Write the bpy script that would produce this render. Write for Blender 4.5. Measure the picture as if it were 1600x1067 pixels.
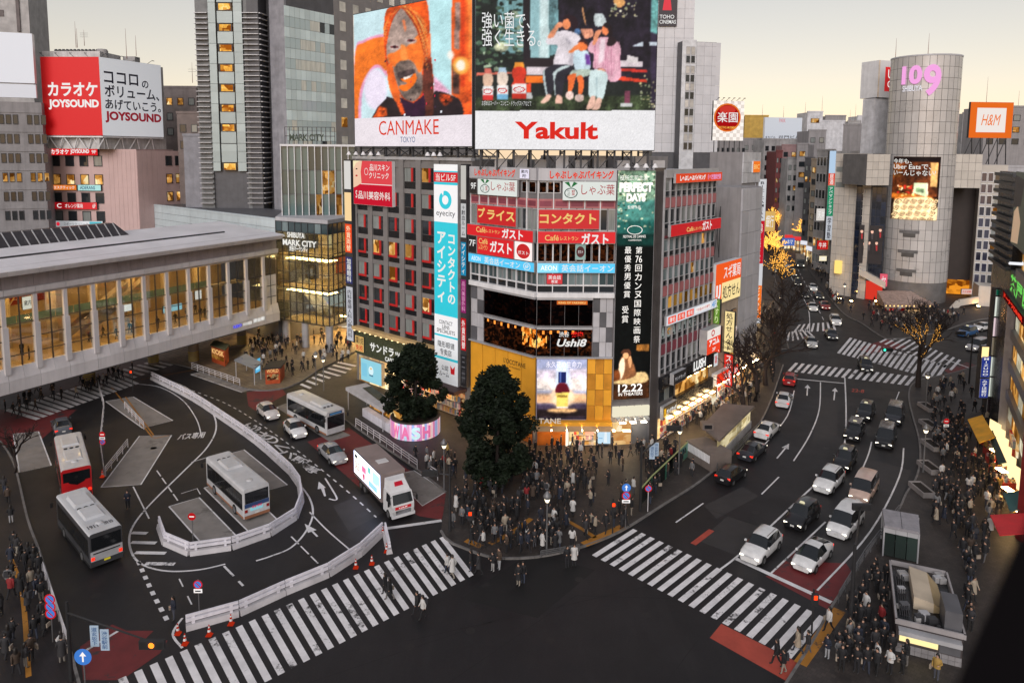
import bpy,bmesh,math,random
from mathutils import Vector,Matrix
random.seed(7)
SC = bpy.context.scene
for o in list(bpy.data.objects): bpy.data.objects.remove(o)
COL = SC.collection
R = math.radians
# ------------------------------------------------------------------ camera
EYE,PITCH,ROLL,FPX,PPX,PPY = 32.0,R(6.1),R(0.4),1120.0,800.0,357.0
_c,_s = math.cos(PITCH),math.sin(PITCH)
FWD = Vector((0,_c,-_s)); UP0 = Vector((0,_s,_c)); RT0 = Vector((1,0,0))
RT = RT0*math.cos(ROLL)+UP0*math.sin(ROLL); UP = UP0*math.cos(ROLL)-RT0*math.sin(ROLL)
cam = bpy.data.cameras.new('camera'); co = bpy.data.objects.new('camera',cam); COL.objects.link(co)
M3 = Matrix((RT,UP,-FWD)).transposed()
co.matrix_world = Matrix.Translation((0,0,EYE)) @ M3.to_4x4()
cam.sensor_width = 36; cam.lens = 36*FPX/1600
cam.shift_y = (PPY-533.5)/1600; cam.shift_x = 0
cam.clip_start = 0.05; cam.clip_end = 6000
cam.dof.use_dof = True; cam.dof.focus_distance = 85; cam.dof.aperture_fstop = 1.4
SC.camera = co
# ------------------------------------------------------------------ world, sun, exposure
SUN_EL,SUN_AZ = R(28.0),R(-165.0)       # soft fill added behind the camera to light the fronts; dusk glow is ahead
EXPO = 0.3; KE = 2**-EXPO                 # lit signs are given by the brightness they show
w = bpy.data.worlds.new('World'); SC.world = w; w.use_nodes = True
nt = w.node_tree; nt.nodes.clear()
sky = nt.nodes.new('ShaderNodeTexSky'); sky.sky_type = 'NISHITA'; sky.sun_disc = False
sky.sun_elevation = SUN_EL; sky.sun_rotation = SUN_AZ
sky.air_density = 1.0; sky.dust_density = 0.6; sky.ozone_density = 1.0; sky.altitude = 50
hs = nt.nodes.new('ShaderNodeHueSaturation'); hs.inputs['Saturation'].default_value = 1.0
bg = nt.nodes.new('ShaderNodeBackground'); bg.inputs['Strength'].default_value = 0.107
wo = nt.nodes.new('ShaderNodeOutputWorld')
gm = nt.nodes.new('ShaderNodeGamma'); gm.inputs[1].default_value = 0.6   # evens the glow out, as thin high cloud does
nt.links.new(sky.outputs[0],gm.inputs[0]); nt.links.new(gm.outputs[0],hs.inputs['Color']); wm = nt.nodes.new('ShaderNodeMix'); wm.data_type = 'RGBA'; wm.blend_type = 'MULTIPLY'; wm.inputs[0].default_value = 1; wm.inputs[7].default_value = (2.55,1.99,1.60,1)
nt.links.new(hs.outputs[0],wm.inputs[6]); nt.links.new(wm.outputs[2],bg.inputs[0]); nt.links.new(bg.outputs[0],wo.inputs[0])
sun = bpy.data.lights.new('sun','SUN'); so = bpy.data.objects.new('sun',sun); COL.objects.link(so)
sun.energy = 1.6; sun.angle = R(40); sun.color = (0.98,0.98,1.0)  # added fill for the street fronts
sdir = Vector((math.sin(SUN_AZ)*math.cos(SUN_EL),math.cos(SUN_AZ)*math.cos(SUN_EL),math.sin(SUN_EL)))
so.rotation_euler = (-sdir).to_track_quat('-Z','Y').to_euler()
so.location = (60,60,150)
SC.view_settings.view_transform = 'Standard'; SC.view_settings.look = 'None'
SC.view_settings.gamma = 1; SC.view_settings.use_curve_mapping = False
SC.view_settings.exposure = EXPO
SC.render.engine = 'CYCLES'; SC.cycles.use_denoising = True
SC.cycles.max_bounces = 5; SC.cycles.diffuse_bounces = 2; SC.cycles.glossy_bounces = 2; SC.cycles.transmission_bounces = 3
SC.cycles.transparent_max_bounces = 6; SC.cycles.caustics_reflective = False; SC.cycles.caustics_refractive = False
SC.cycles.sample_clamp_indirect = 4.0
# ------------------------------------------------------------------ image pixel helpers
def ray(x,y): return FWD*FPX+RT*(x-PPX)-UP*(y-PPY)
def G(x,y,z=0.0):
    "point at height z on the sight line of image pixel (x, y)"
    d = ray(x,y); return Vector((0,0,EYE))+d*((z-EYE)/d.z)
def D(x,y,Y):
    "point at distance Y ahead"
    d = ray(x,y); return Vector((0,0,EYE))+d*(Y/d.y)
def ppx(P):
    v = Vector(P)-Vector((0,0,EYE)); d = v.dot(FWD)
    return PPX+FPX*v.dot(RT)/d,PPY-FPX*v.dot(UP)/d
def zat(P,y):
    lo,hi = -60.0,500.0
    for _ in range(50):
        m = (lo+hi)/2
        if ppx((P[0],P[1],m))[1] > y: lo = m
        else: hi = m
    return lo
def lin(c):
    "sRGB 0-255 triple or hex string -> linear"
    if isinstance(c,str):
        c = c.lstrip('#'); c = tuple(int(c[i:i+2],16) for i in (0,2,4))
    return tuple((v/255/12.92 if v/255 <= 0.04045 else ((v/255+0.055)/1.055)**2.4) for v in c)
# ------------------------------------------------------------------ materials
MATS = {}
def newmat(name):
    m = bpy.data.materials.new(name); m.use_nodes = True; n = m.node_tree; n.nodes.clear()
    out = n.nodes.new('ShaderNodeOutputMaterial'); return m,n,out
def wpos(n,scale=(1,1,1)):
    g = n.nodes.new('ShaderNodeNewGeometry'); mp = n.nodes.new('ShaderNodeMapping'); mp.inputs['Scale'].default_value = scale
    n.links.new(g.outputs['Position'],mp.inputs['Vector']); return mp.outputs[0]
def mixc(n,fac,a,b,mode='MIX'):
    m = n.nodes.new('ShaderNodeMix'); m.data_type = 'RGBA'; m.blend_type = mode
    for s,v in ((0,fac),(6,a),(7,b)):
        if hasattr(v,'links') or hasattr(v,'is_linked'): n.links.new(v,m.inputs[s])
        else: m.inputs[s].default_value = (v if s == 0 else (*v[:3],1))
    return m.outputs[2]
def ramp(n,fac,stops):
    r = n.nodes.new('ShaderNodeValToRGB'); n.links.new(fac,r.inputs[0])
    e = r.color_ramp.elements
    while len(e) < len(stops): e.new(0.5)
    for k,(p,c) in enumerate(stops):
        e[k].position = p; e[k].color = (*c,1) if len(c) == 3 else c
    return r.outputs[0]
def noise(n,vec,scale,detail=4,rough=0.6):
    t = n.nodes.new('ShaderNodeTexNoise'); t.inputs['Scale'].default_value = scale; t.inputs['Detail'].default_value = detail
    t.inputs['Roughness'].default_value = rough
    if vec is not None: n.links.new(vec,t.inputs['Vector'])
    return t.outputs['Fac']
def M(name,col=None,rough=0.6,metal=0.0,var=0.25,sc=0.6,streak=0.0,spec=0.4,bump=0.0,rnd=0.0,coat=0.0):
    "surface: base colour with world-space wear noise; streak: vertical rain dirt; rnd: piece-to-piece variation"
    if name in MATS: return MATS[name]
    m,n,out = newmat(name); b = n.nodes.new('ShaderNodeBsdfPrincipled'); n.links.new(b.outputs[0],out.inputs[0])
    c = tuple(col)
    fac = noise(n,wpos(n),sc,5)
    lo = tuple(max(0,v*(1-var)) for v in c); hi = tuple(min(1,v*(1+var*0.7)) for v in c)
    colr = ramp(n,fac,[(0.3,lo),(0.7,hi)])
    if streak > 0:
        f2 = noise(n,wpos(n,(1.6,1.6,0.12)),1.0,4)
        d = ramp(n,f2,[(0.45,(0,0,0)),(0.75,(1,1,1))])
        mu = n.nodes.new('ShaderNodeMath'); mu.operation = 'MULTIPLY'; mu.inputs[1].default_value = streak; n.links.new(d,mu.inputs[0])
        colr = mixc(n,mu.outputs[0],colr,tuple(v*0.45 for v in c))
    if rnd > 0:
        oi = n.nodes.new('ShaderNodeObjectInfo'); mr = n.nodes.new('ShaderNodeMapRange')
        mr.inputs['To Min'].default_value = 1-rnd; mr.inputs['To Max'].default_value = 1+rnd*0.6
        n.links.new(oi.outputs['Random'],mr.inputs[0])
        cb = n.nodes.new('ShaderNodeCombineColor')
        for k in range(3): n.links.new(mr.outputs[0],cb.inputs[k])
        colr = mixc(n,1.0,colr,cb.outputs[0],'MULTIPLY')
    n.links.new(colr,b.inputs['Base Color'])
    rr = n.nodes.new('ShaderNodeMapRange'); rr.inputs['To Min'].default_value = max(0.02,rough-0.12); rr.inputs['To Max'].default_value = min(1,rough+0.12)
    n.links.new(fac,rr.inputs[0]); n.links.new(rr.outputs[0],b.inputs['Roughness'])
    b.inputs['Metallic'].default_value = metal; b.inputs['Specular IOR Level'].default_value = spec; b.inputs['Coat Weight'].default_value = coat
    if bump > 0:
        bp = n.nodes.new('ShaderNodeBump'); bp.inputs['Strength'].default_value = bump; bp.inputs['Distance'].default_value = 0.02
        n.links.new(noise(n,wpos(n),25,3),bp.inputs['Height']); n.links.new(bp.outputs[0],b.inputs['Normal'])
    MATS[name] = m; return m
def E(col,k=1.0,light=False,gloss=0.0):
    "light-giving print: colour as it shows (sRGB), strength k"
    key = ('E',tuple(col) if not isinstance(col,str) else col,round(k,3),light)
    if key in MATS: return MATS[key]
    m,n,out = newmat('lit_%d' % len(MATS)); e = n.nodes.new('ShaderNodeEmission'); e.inputs[0].default_value = (*lin(col),1); e.inputs[1].default_value = k*KE
    n.links.new(e.outputs[0],out.inputs[0])
    m.cycles.emission_sampling = 'AUTO' if light else 'NONE'
    MATS[key] = m; return m
def EA(col,k=1.0,amt=0.22,sc=1.6):
    "picture patch on a screen: colour with the mottle of a photograph"
    key = ('EA',tuple(col),k,amt)
    if key in MATS: return MATS[key]
    m,n,out = newmat('image_%d' % len(MATS)); e = n.nodes.new('ShaderNodeEmission'); n.links.new(e.outputs[0],out.inputs[0]); e.inputs[1].default_value = k*KE
    c = lin(col); f = noise(n,wpos(n,(1,1,0.7)),sc,6,0.7)
    n.links.new(ramp(n,f,[(0.32,tuple(v*(1-amt) for v in c)),(0.5,c),(0.7,tuple(min(1,v*(1+amt)+.02*amt) for v in c))]),e.inputs[0])
    m.cycles.emission_sampling = 'NONE'; MATS[key] = m; return m
def PR(col,k=0.0):
    "printed sheet: diffuse colour as it shows (sRGB), brightened by a glow of strength k put into the sheet itself"
    key = ('P',tuple(col) if not isinstance(col,str) else col,k)
    if key in MATS: return MATS[key]
    m,n,out = newmat('print_%d' % len(MATS)); b = n.nodes.new('ShaderNodeBsdfPrincipled'); n.links.new(b.outputs[0],out.inputs[0])
    c = (*lin(col),1); b.inputs['Base Color'].default_value = c; b.inputs['Roughness'].default_value = 0.55
    b.inputs['Emission Color'].default_value = c; b.inputs['Emission Strength'].default_value = k*KE
    m.cycles.emission_sampling = 'NONE'
    MATS[key] = m; return m
def LIT(name,a,b_,k=1.0,scale=(1.2,1.2,1.2),light=False,thr=(0.35,0.65),c2=None):
    "a lit room seen through its window: bright and dim patches"
    if name in MATS: return MATS[name]
    m,n,out = newmat(name); e = n.nodes.new('ShaderNodeEmission'); n.links.new(e.outputs[0],out.inputs[0])
    vo = n.nodes.new('ShaderNodeTexVoronoi'); vo.distance = 'CHEBYCHEV'; vo.inputs['Scale'].default_value = 1.0; n.links.new(wpos(n,scale),vo.inputs['Vector'])
    sp = n.nodes.new('ShaderNodeSeparateColor'); n.links.new(vo.outputs['Color'],sp.inputs[0])
    av = n.nodes.new('ShaderNodeMath'); av.operation = 'MULTIPLY_ADD'; av.inputs[1].default_value = 0.45; n.links.new(sp.outputs[0],av.inputs[0])
    hf = n.nodes.new('ShaderNodeMath'); hf.operation = 'MULTIPLY'; hf.inputs[1].default_value = 0.55; n.links.new(noise(n,wpos(n,scale),0.7,3,0.6),hf.inputs[0]); n.links.new(hf.outputs[0],av.inputs[2])
    f = av.outputs[0]
    st = [(thr[0],lin(a)),(thr[1],lin(b_))]
    if c2: st.append((min(1,thr[1]+0.12),lin(c2)))
    col = ramp(n,f,st); oi = n.nodes.new('ShaderNodeObjectInfo'); mr = n.nodes.new('ShaderNodeMapRange')
    mr.inputs['To Min'].default_value = 0.45*k*KE; mr.inputs['To Max'].default_value = 1.3*k*KE
    n.links.new(oi.outputs['Random'],mr.inputs[0]); n.links.new(col,e.inputs[0]); n.links.new(mr.outputs[0],e.inputs[1])
    m.cycles.emission_sampling = 'AUTO' if light else 'NONE'
    MATS[name] = m; return m
def GLASS(name,tint=(0.02,0.025,0.03),curtain=None,rough=0.06,share=0.5):
    "window of an unlit room: dark glass, here and there a pale blind behind it"
    if name in MATS: return MATS[name]
    m,n,out = newmat(name); b = n.nodes.new('ShaderNodeBsdfPrincipled'); n.links.new(b.outputs[0],out.inputs[0])
    b.inputs['Roughness'].default_value = rough; b.inputs['Specular IOR Level'].default_value = 0.7
    oi = n.nodes.new('ShaderNodeObjectInfo')
    if curtain:
        fol = noise(n,wpos(n,(6,6,0.3)),1.0,2)
        cur = ramp(n,fol,[(0.3,tuple(v*0.7 for v in curtain)),(0.7,curtain)])
        col = mixc(n,ramp(n,oi.outputs['Random'],[(1-share-0.02,(0,0,0)),(1-share+0.02,(1,1,1))]),tint,cur)
    else:
        col = ramp(n,oi.outputs['Random'],[(0,tuple(v*0.5 for v in tint)),(1,tuple(v*1.8 for v in tint))])
    n.links.new(col,b.inputs['Base Color']); MATS[name] = m; return m
def CLEAR(name,tint=(0.75,0.8,0.8),refl=0.1):
    "clear pane: see-through with a faint mirror"
    if name in MATS: return MATS[name]
    m,n,out = newmat(name); t = n.nodes.new('ShaderNodeBsdfTransparent'); t.inputs[0].default_value = (*tint,1)
    g = n.nodes.new('ShaderNodeBsdfGlossy'); g.inputs['Roughness'].default_value = 0.03
    lw = n.nodes.new('ShaderNodeLayerWeight'); lw.inputs[0].default_value = 0.35
    mr = n.nodes.new('ShaderNodeMapRange'); mr.inputs['To Min'].default_value = refl*0.6; mr.inputs['To Max'].default_value = min(1,refl*5); n.links.new(lw.outputs['Fresnel'],mr.inputs[0])
    mx = n.nodes.new('ShaderNodeMixShader'); n.links.new(mr.outputs[0],mx.inputs[0]); n.links.new(t.outputs[0],mx.inputs[1]); n.links.new(g.outputs[0],mx.inputs[2])
    n.links.new(mx.outputs[0],out.inputs[0]); MATS[name] = m; return m
# ------------------------------------------------------------------ object helpers
def tag(o,label=None,cat=None,group=None,kind=None):
    if label: o['label'] = label
    if cat: o['category'] = cat
    if group: o['group'] = group
    if kind: o['kind'] = kind
    return o
def adopt(o,parent):
    if parent is not None:
        o.parent = parent; o.matrix_parent_inverse = PINV.get(parent.name) or Matrix()
PINV = {}
def empty(name,loc,label=None,cat=None,group=None,rz=0.0):
    o = bpy.data.objects.new(name,None); COL.objects.link(o); o.location = loc; o.rotation_euler = (0,0,rz); o.empty_display_size = 0.3
    PINV[o.name] = (Matrix.Translation(Vector(loc)) @ Matrix.Rotation(rz,4,'Z')).inverted()
    return tag(o,label,cat,group)
def link(name,me,parent=None,loc=None,rot=None,scale=None,inv=True):
    o = bpy.data.objects.new(name,me); COL.objects.link(o)
    if loc is not None: o.location = loc
    if rot is not None: o.rotation_euler = rot
    if scale is not None: o.scale = scale
    if parent is not None:
        o.parent = parent
        if inv and parent.name in PINV: o.matrix_parent_inverse = PINV[parent.name]
    return o
def subpart(o,parent):
    "child of a mesh part that itself sits in world coordinates"
    o.parent = parent; o.matrix_parent_inverse = parent_world(parent).inverted(); return o
def parent_world(p):
    m = p.matrix_basis.copy()
    if p.parent is not None: m = parent_world(p.parent) @ p.matrix_parent_inverse @ m
    return m
class MB:
    def __init__(s): s.v = []; s.f = []; s.m = []; s.mats = []; s.sm = []
    def mi(s,mat):
        if mat not in s.mats: s.mats.append(mat)
        return s.mats.index(mat)
    def add(s,vs,fs,mat,smooth=False):
        b = len(s.v); k = s.mi(mat); s.v += [tuple(x) for x in vs]
        for f in fs: s.f.append(tuple(i+b for i in f)); s.m.append(k); s.sm.append(smooth)
    def hexa(s,p,mat):   # p: 4 bottom (ccw from above), 4 top
        s.add(p,[(3,2,1,0),(4,5,6,7),(0,1,5,4),(1,2,6,5),(2,3,7,6),(3,0,4,7)],mat)
    def box(s,x0,x1,y0,y1,z0,z1,mat):
        s.hexa([(x0,y0,z0),(x1,y0,z0),(x1,y1,z0),(x0,y1,z0),(x0,y0,z1),(x1,y0,z1),(x1,y1,z1),(x0,y1,z1)],mat)
    def wbox(s,W,u0,u1,v0,v1,w0,w1,mat):
        q = lambda u,v,w: W.p(u,v,w)
        s.hexa([q(u0,v0,w1),q(u1,v0,w1),q(u1,v0,w0),q(u0,v0,w0),q(u0,v1,w1),q(u1,v1,w1),q(u1,v1,w0),q(u0,v1,w0)],mat)
    def poly(s,pts,mat): s.add(pts,[tuple(range(len(pts)))],mat)
    def prism(s,pts,z0,z1,mat,side=None):   # pts 2D ccw
        n = len(pts); vs = [(p[0],p[1],z0) for p in pts]+[(p[0],p[1],z1) for p in pts]
        s.add(vs,[tuple(range(n,2*n)),tuple(range(n-1,-1,-1))],mat)
        s.add(vs,[(i,(i+1) % n,n+(i+1) % n,n+i) for i in range(n)],side or mat)
    def tube(s,pts,r,mat,n=6,caps=True):
        pts = [Vector(p) for p in pts]; rs = r if isinstance(r,(list,tuple)) else [r]*len(pts); vs = []
        for i,p in enumerate(pts):
            t = (pts[min(i+1,len(pts)-1)]-pts[max(i-1,0)]); t = t.normalized() if t.length > 1e-9 else Vector((0,0,1))
            a = t.orthogonal().normalized() if abs(t.z) > 0.99 else Vector((t.y,-t.x,0)).normalized(); b = t.cross(a)
            vs += [p+(a*math.cos(6.28319*k/n)+b*math.sin(6.28319*k/n))*rs[i] for k in range(n)]
        fs = [(i*n+k,i*n+(k+1) % n,(i+1)*n+(k+1) % n,(i+1)*n+k) for i in range(len(pts)-1) for k in range(n)]
        s.add(vs,fs,mat,True)
        if caps: s.add(vs[:n],[tuple(range(n-1,-1,-1))],mat); s.add(vs[-n:],[tuple(range(n))],mat)
    def lathe(s,c,prof,mat,n=12):   # prof: (r, z)
        vs = [(c[0]+r*math.cos(6.28319*k/n),c[1]+r*math.sin(6.28319*k/n),c[2]+z) for r,z in prof for k in range(n)]
        fs = [(i*n+k,i*n+(k+1) % n,(i+1)*n+(k+1) % n,(i+1)*n+k) for i in range(len(prof)-1) for k in range(n)]
        s.add(vs,fs,mat,True)
        s.add(vs[-n:],[tuple(range(n))],mat)
    def bar(s,a,b,wd,ht,mat):   # straight rail with rectangular section
        a,b = Vector(a),Vector(b); t = (b-a).normalized(); side = Vector((t.y,-t.x,0))
        side = side.normalized() if side.length > 1e-6 else Vector((1,0,0)); up = side.cross(t); up = up if up.z >= 0 else -up
        q = lambda p,i,j: p+side*wd/2*i+up*ht/2*j
        s.hexa([q(a,-1,-1),q(a,1,-1),q(b,1,-1),q(b,-1,-1),q(a,-1,1),q(a,1,1),q(b,1,1),q(b,-1,1)],mat)
    def mesh(s,name):
        me = bpy.data.meshes.new(name); me.from_pydata(s.v,[],s.f)
        for m in s.mats: me.materials.append(m)
        me.polygons.foreach_set('material_index',s.m); me.polygons.foreach_set('use_smooth',s.sm); me.update(); return me
    def build(s,name,parent=None,**k): return link(name,s.mesh(name),parent,**k)
class Wall:
    "vertical face: u runs left to right, v up, w outward"
    def __init__(s,A,B,z=0.0):
        s.a = Vector((A[0],A[1],z)); d = Vector((B[0]-A[0],B[1]-A[1],0)); s.len = d.length; s.d = d.normalized()
        s.n = Vector((s.d.y,-s.d.x,0)); s.rz = math.atan2(s.d.y,s.d.x)
    def p(s,u,v,w=0.0): return s.a+s.d*u+Vector((0,0,v))+s.n*w
    def at(s,x,y,w=0.0):
        d = ray(x,y); o = Vector((0,0,EYE))-(s.a+s.n*w); t = -o.dot(s.n)/d.dot(s.n); h = o+d*t; return h.dot(s.d),h.z
    def u(s,x,y=300): return s.at(x,y)[0]
    def box4(s,x0,y0,x1,y1):
        "u0,u1,v0,v1 of the sign whose middle sides lie at these image pixels"
        ym = (y0+y1)/2; xm = (x0+x1)/2
        return s.at(x0,ym)[0],s.at(x1,ym)[0],s.at(xm,y1)[1],s.at(xm,y0)[1]
CUBES = {}
def unit(mat):
    if mat.name not in CUBES:
        b = MB(); b.box(0,1,0,1,0,1,mat); CUBES[mat.name] = b.mesh('piece_'+mat.name)
    return CUBES[mat.name]
def piece(name,W,u0,u1,v0,v1,w0,w1,mat,parent):
    "one flat piece on a wall (shares its mesh with its likes)"
    return link(name,unit(mat),parent,loc=W.p(u0,v0,w1),rot=(0,0,W.rz),scale=(u1-u0,w1-w0,v1-v0))
# ------------------------------------------------------------------ lettering
FONTC = {}
def glyphs(s,bold=0.0,spacing=1.0,line=1.0,italic=0.0):
    k = (s,bold,spacing,line,italic)
    if k in FONTC: return FONTC[k]
    cu = bpy.data.curves.new('lettering','FONT'); cu.body = s; cu.size = 1; cu.resolution_u = 6 if len(s) < 3 else 3; cu.offset = bold
    cu.space_character = spacing; cu.space_line = line; cu.shear = italic; cu.align_x = 'CENTER' if '\n' in s else 'LEFT'
    ob = bpy.data.objects.new('lettering',cu); me = ob.to_mesh()
    vs = [v.co.copy() for v in me.vertices]; fs = [tuple(p.vertices) for p in me.polygons]
    ob.to_mesh_clear(); bpy.data.objects.remove(ob); bpy.data.curves.remove(cu)
    if not vs: vs = [Vector((0,0,0)),Vector((1,0,0)),Vector((0,1,0))]; fs = [(0,1,2)]
    x0 = min(v.x for v in vs); x1 = max(v.x for v in vs); y0 = min(v.y for v in vs); y1 = max(v.y for v in vs)
    FONTC[k] = ([((v.x-x0)/max(1e-6,x1-x0),(v.y-y0)/max(1e-6,y1-y0)) for v in vs],fs,(x1-x0)/max(1e-6,y1-y0)); return FONTC[k]
def text_mb(mb,f,s,x0,x1,y0,y1,mat,bold=0.01,vertical=False,spacing=1.0,italic=0.0,fit=False,line=1.0):
    "letters into the box of the frame function f(x, y)"
    if vertical: s = '\n'.join(s); 
    vs,fs,asp = glyphs(s,bold,spacing,line,italic)
    if fit:
        w,h = x1-x0,y1-y0
        if w/h > asp: c = (x0+x1)/2; x0,x1 = c-h*asp/2,c+h*asp/2
        else: c = (y0+y1)/2; y0,y1 = c-w/asp/2,c+w/asp/2
    mb.add([f(x0+(x1-x0)*a,y0+(y1-y0)*b) for a,b in vs],fs,mat)
def wtext(W,s,u0,u1,v0,v1,mat,parent,w=0.02,name='lettering',**k):
    mb = MB(); text_mb(mb,lambda x,y: W.p(x,y,w),s,u0,u1,v0,v1,mat,**k)
    o = mb.build(name); 
    if parent is not None: (subpart(o,parent) if parent.name not in PINV else adopt(o,parent))
    return o
def board(W,u0,u1,v0,v1,w0,w1,face,edge,parent,texts=(),name='sign',k=None):
    "a sign box with its lettering; texts: (string, x0, x1, y0, y1, mat, {options}) in shares of the face"
    mb = MB(); e = 0.0
    mb.wbox(W,u0,u1,v0,v1,w0,w1,edge); 
    mb.add([W.p(u0+.02,v0+.02,w1+.004),W.p(u1-.02,v0+.02,w1+.004),W.p(u1-.02,v1-.02,w1+.004),W.p(u0+.02,v1-.02,w1+.004)],[(0,1,2,3)],face)
    o = mb.build(name,parent) 
    if texts:
        tb = MB(); lv = {}
        for j,t in enumerate(texts):
            op = dict(t[6]) if len(t) > 6 else {}
            off = w1+0.012+op.pop('lift',0)
            f = lambda x,y,off=off: W.p(u0+(u1-u0)*x,v0+(v1-v0)*y,off)
            kind = t[0]
            if kind.startswith('#rect'): tb.add([f(t[1],t[3]),f(t[2],t[3]),f(t[2],t[4]),f(t[1],t[4])],[(0,1,2,3)],t[5])
            elif kind.startswith('#disc'):
                cxx,cyy,rx,ry = (t[1]+t[2])/2,(t[3]+t[4])/2,(t[2]-t[1])/2,(t[4]-t[3])/2
                tb.add([f(cxx+rx*math.cos(a*.2618),cyy+ry*math.sin(a*.2618)) for a in range(24)],[tuple(range(24))],t[5])
            elif kind.startswith('#ring'):
                cxx,cyy,rx,ry = (t[1]+t[2])/2,(t[3]+t[4])/2,(t[2]-t[1])/2,(t[4]-t[3])/2; q = op.get('q',0.7)
                vs = [f(cxx+rx*m*math.cos(a*.2618),cyy+ry*m*math.sin(a*.2618)) for m in (1,q) for a in range(24)]
                tb.add(vs,[(a,(a+1) % 24,24+(a+1) % 24,24+a) for a in range(24)],t[5])
            elif kind.startswith('#poly'): tb.add([f(*q) for q in op['pts']],[tuple(range(len(op['pts'])))],t[5])
            else: text_mb(tb,f,t[0],t[1],t[2],t[3],t[4],t[5],**op)
        subpart(tb.build('lettering'),o)
    return o
def copy_tree(o,parent=None):
    c = o.copy(); COL.objects.link(c)
    if parent is not None: c.parent = parent; c.matrix_parent_inverse = o.matrix_parent_inverse.copy()
    for ch in list(o.children): copy_tree(ch,c)
    return c

# ------------------------------------------------------------------ printed and shown pictures: a fine grid of coloured dots
import numpy as np
def closed(pts):
    n_ = len(pts)
    if n_ < 6: return pts
    return [tuple(.5*(2*pts[k][a]+(pts[(k+1) % n_][a]-pts[k-1][a])*t+(2*pts[k-1][a]-5*pts[k][a]+4*pts[(k+1) % n_][a]-pts[(k+2) % n_][a])*t*t+(3*pts[k][a]-pts[k-1][a]-3*pts[(k+1) % n_][a]+pts[(k+2) % n_][a])*t**3) for a in (0,1)) for k in range(n_) for t in (0,.33,.67)]
def dots(name,pos,nx,ny,cmds,parent,k=1.0,seed=1,dif=0.0,grain=.025):
    "picture on a surface pos(s, t): each command (colour, outline, softness, mottle) is brushed over the last"
    rg = np.random.default_rng(seed); P = [[pos(i/(nx-1),j/(ny-1)) for i in range(nx)] for j in range(ny)]; A = np.array([[tuple(p) for p in r] for r in P]); d = A-np.array([0,0,EYE]); dz = d@np.array(FWD); X = PPX+FPX*(d@np.array(RT))/dz; Y = PPY-FPX*(d@np.array(UP))/dz; C = np.zeros((ny,nx,3))
    def up(s):
        g = rg.standard_normal((ny//s+3,nx//s+3)); yy,xx = np.arange(ny)/s,np.arange(nx)/s; y0,x0 = yy.astype(int),xx.astype(int); fy,fx = (yy-y0)[:,None],(xx-x0)[None]; return g[y0][:,x0]*(1-fy)*(1-fx)+g[y0+1][:,x0]*fy*(1-fx)+g[y0][:,x0+1]*(1-fy)*fx+g[y0+1][:,x0+1]*fy*fx
    N = .5*up(12)+.35*up(5)+.25*up(2)
    for (col,pts,soft,amt) in cmds:
        q = closed(pts); m = np.zeros((ny,nx),bool)
        for i in range(len(q)):
            (x1,y1),(x2,y2) = q[i],q[i-1]
            if y1 == y2: continue
            m ^= ((y1 > Y) != (y2 > Y)) & (X < (x2-x1)*(Y-y1)/(y2-y1)+x1)
        m = m.astype(float)
        for _ in range(soft): m = (np.roll(m,1,0)+np.roll(m,-1,0)+np.roll(m,1,1)+np.roll(m,-1,1)+2*m)/6
        m = m[...,None]; C = C*(1-m)+m*np.array(col)*(1+amt*N)[...,None]
    C = np.clip(C*(1+grain*rg.standard_normal((ny,nx)))[...,None],0,255)/255; L = np.where(C <= .04045,C/12.92,((C+.055)/1.055)**2.4)
    me = bpy.data.meshes.new(name); idx = np.arange(nx*ny).reshape(ny,nx); F = np.stack([idx[:-1,:-1],idx[:-1,1:],idx[1:,1:],idx[1:,:-1]],-1).reshape(-1,4); me.from_pydata(A.reshape(-1,3).tolist(),[],F.tolist())
    at = me.color_attributes.new('img','FLOAT_COLOR','POINT'); at.data.foreach_set('color',np.concatenate([L,np.ones((ny,nx,1))],-1).astype(np.float32).ravel())
    key = ('dots',k,dif)
    if key not in MATS:
        m_,n,out = newmat('picture_%d' % len(MATS)); b = n.nodes.new('ShaderNodeBsdfPrincipled'); v = n.nodes.new('ShaderNodeVertexColor'); v.layer_name = 'img'; n.links.new(v.outputs[0],b.inputs['Emission Color']); b.inputs['Emission Strength'].default_value = k*KE; b.inputs['Roughness'].default_value = .6; b.inputs['Specular IOR Level'].default_value = .1
        if dif: n.links.new(v.outputs[0],b.inputs['Base Color'])
        else: b.inputs['Base Color'].default_value = (.01,.01,.01,1)
        n.links.new(b.outputs[0],out.inputs[0]); m_.cycles.emission_sampling = 'NONE'; MATS[key] = m_
    me.materials.append(MATS[key]); o = bpy.data.objects.new(name,me); COL.objects.link(o); subpart(o,parent) if parent.name not in PINV else adopt(o,parent); return o
def cv(x0,y0,s,L): return [(c,[(x0+x*s,y0+y*s) for x,y in p],f,n) for c,p,f,n in L]
def el(cx_,cy_,rx,ry,n=14): return [(cx_+rx*math.cos(6.2832*k/n),cy_+ry*math.sin(6.2832*k/n)) for k in range(n)]
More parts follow.
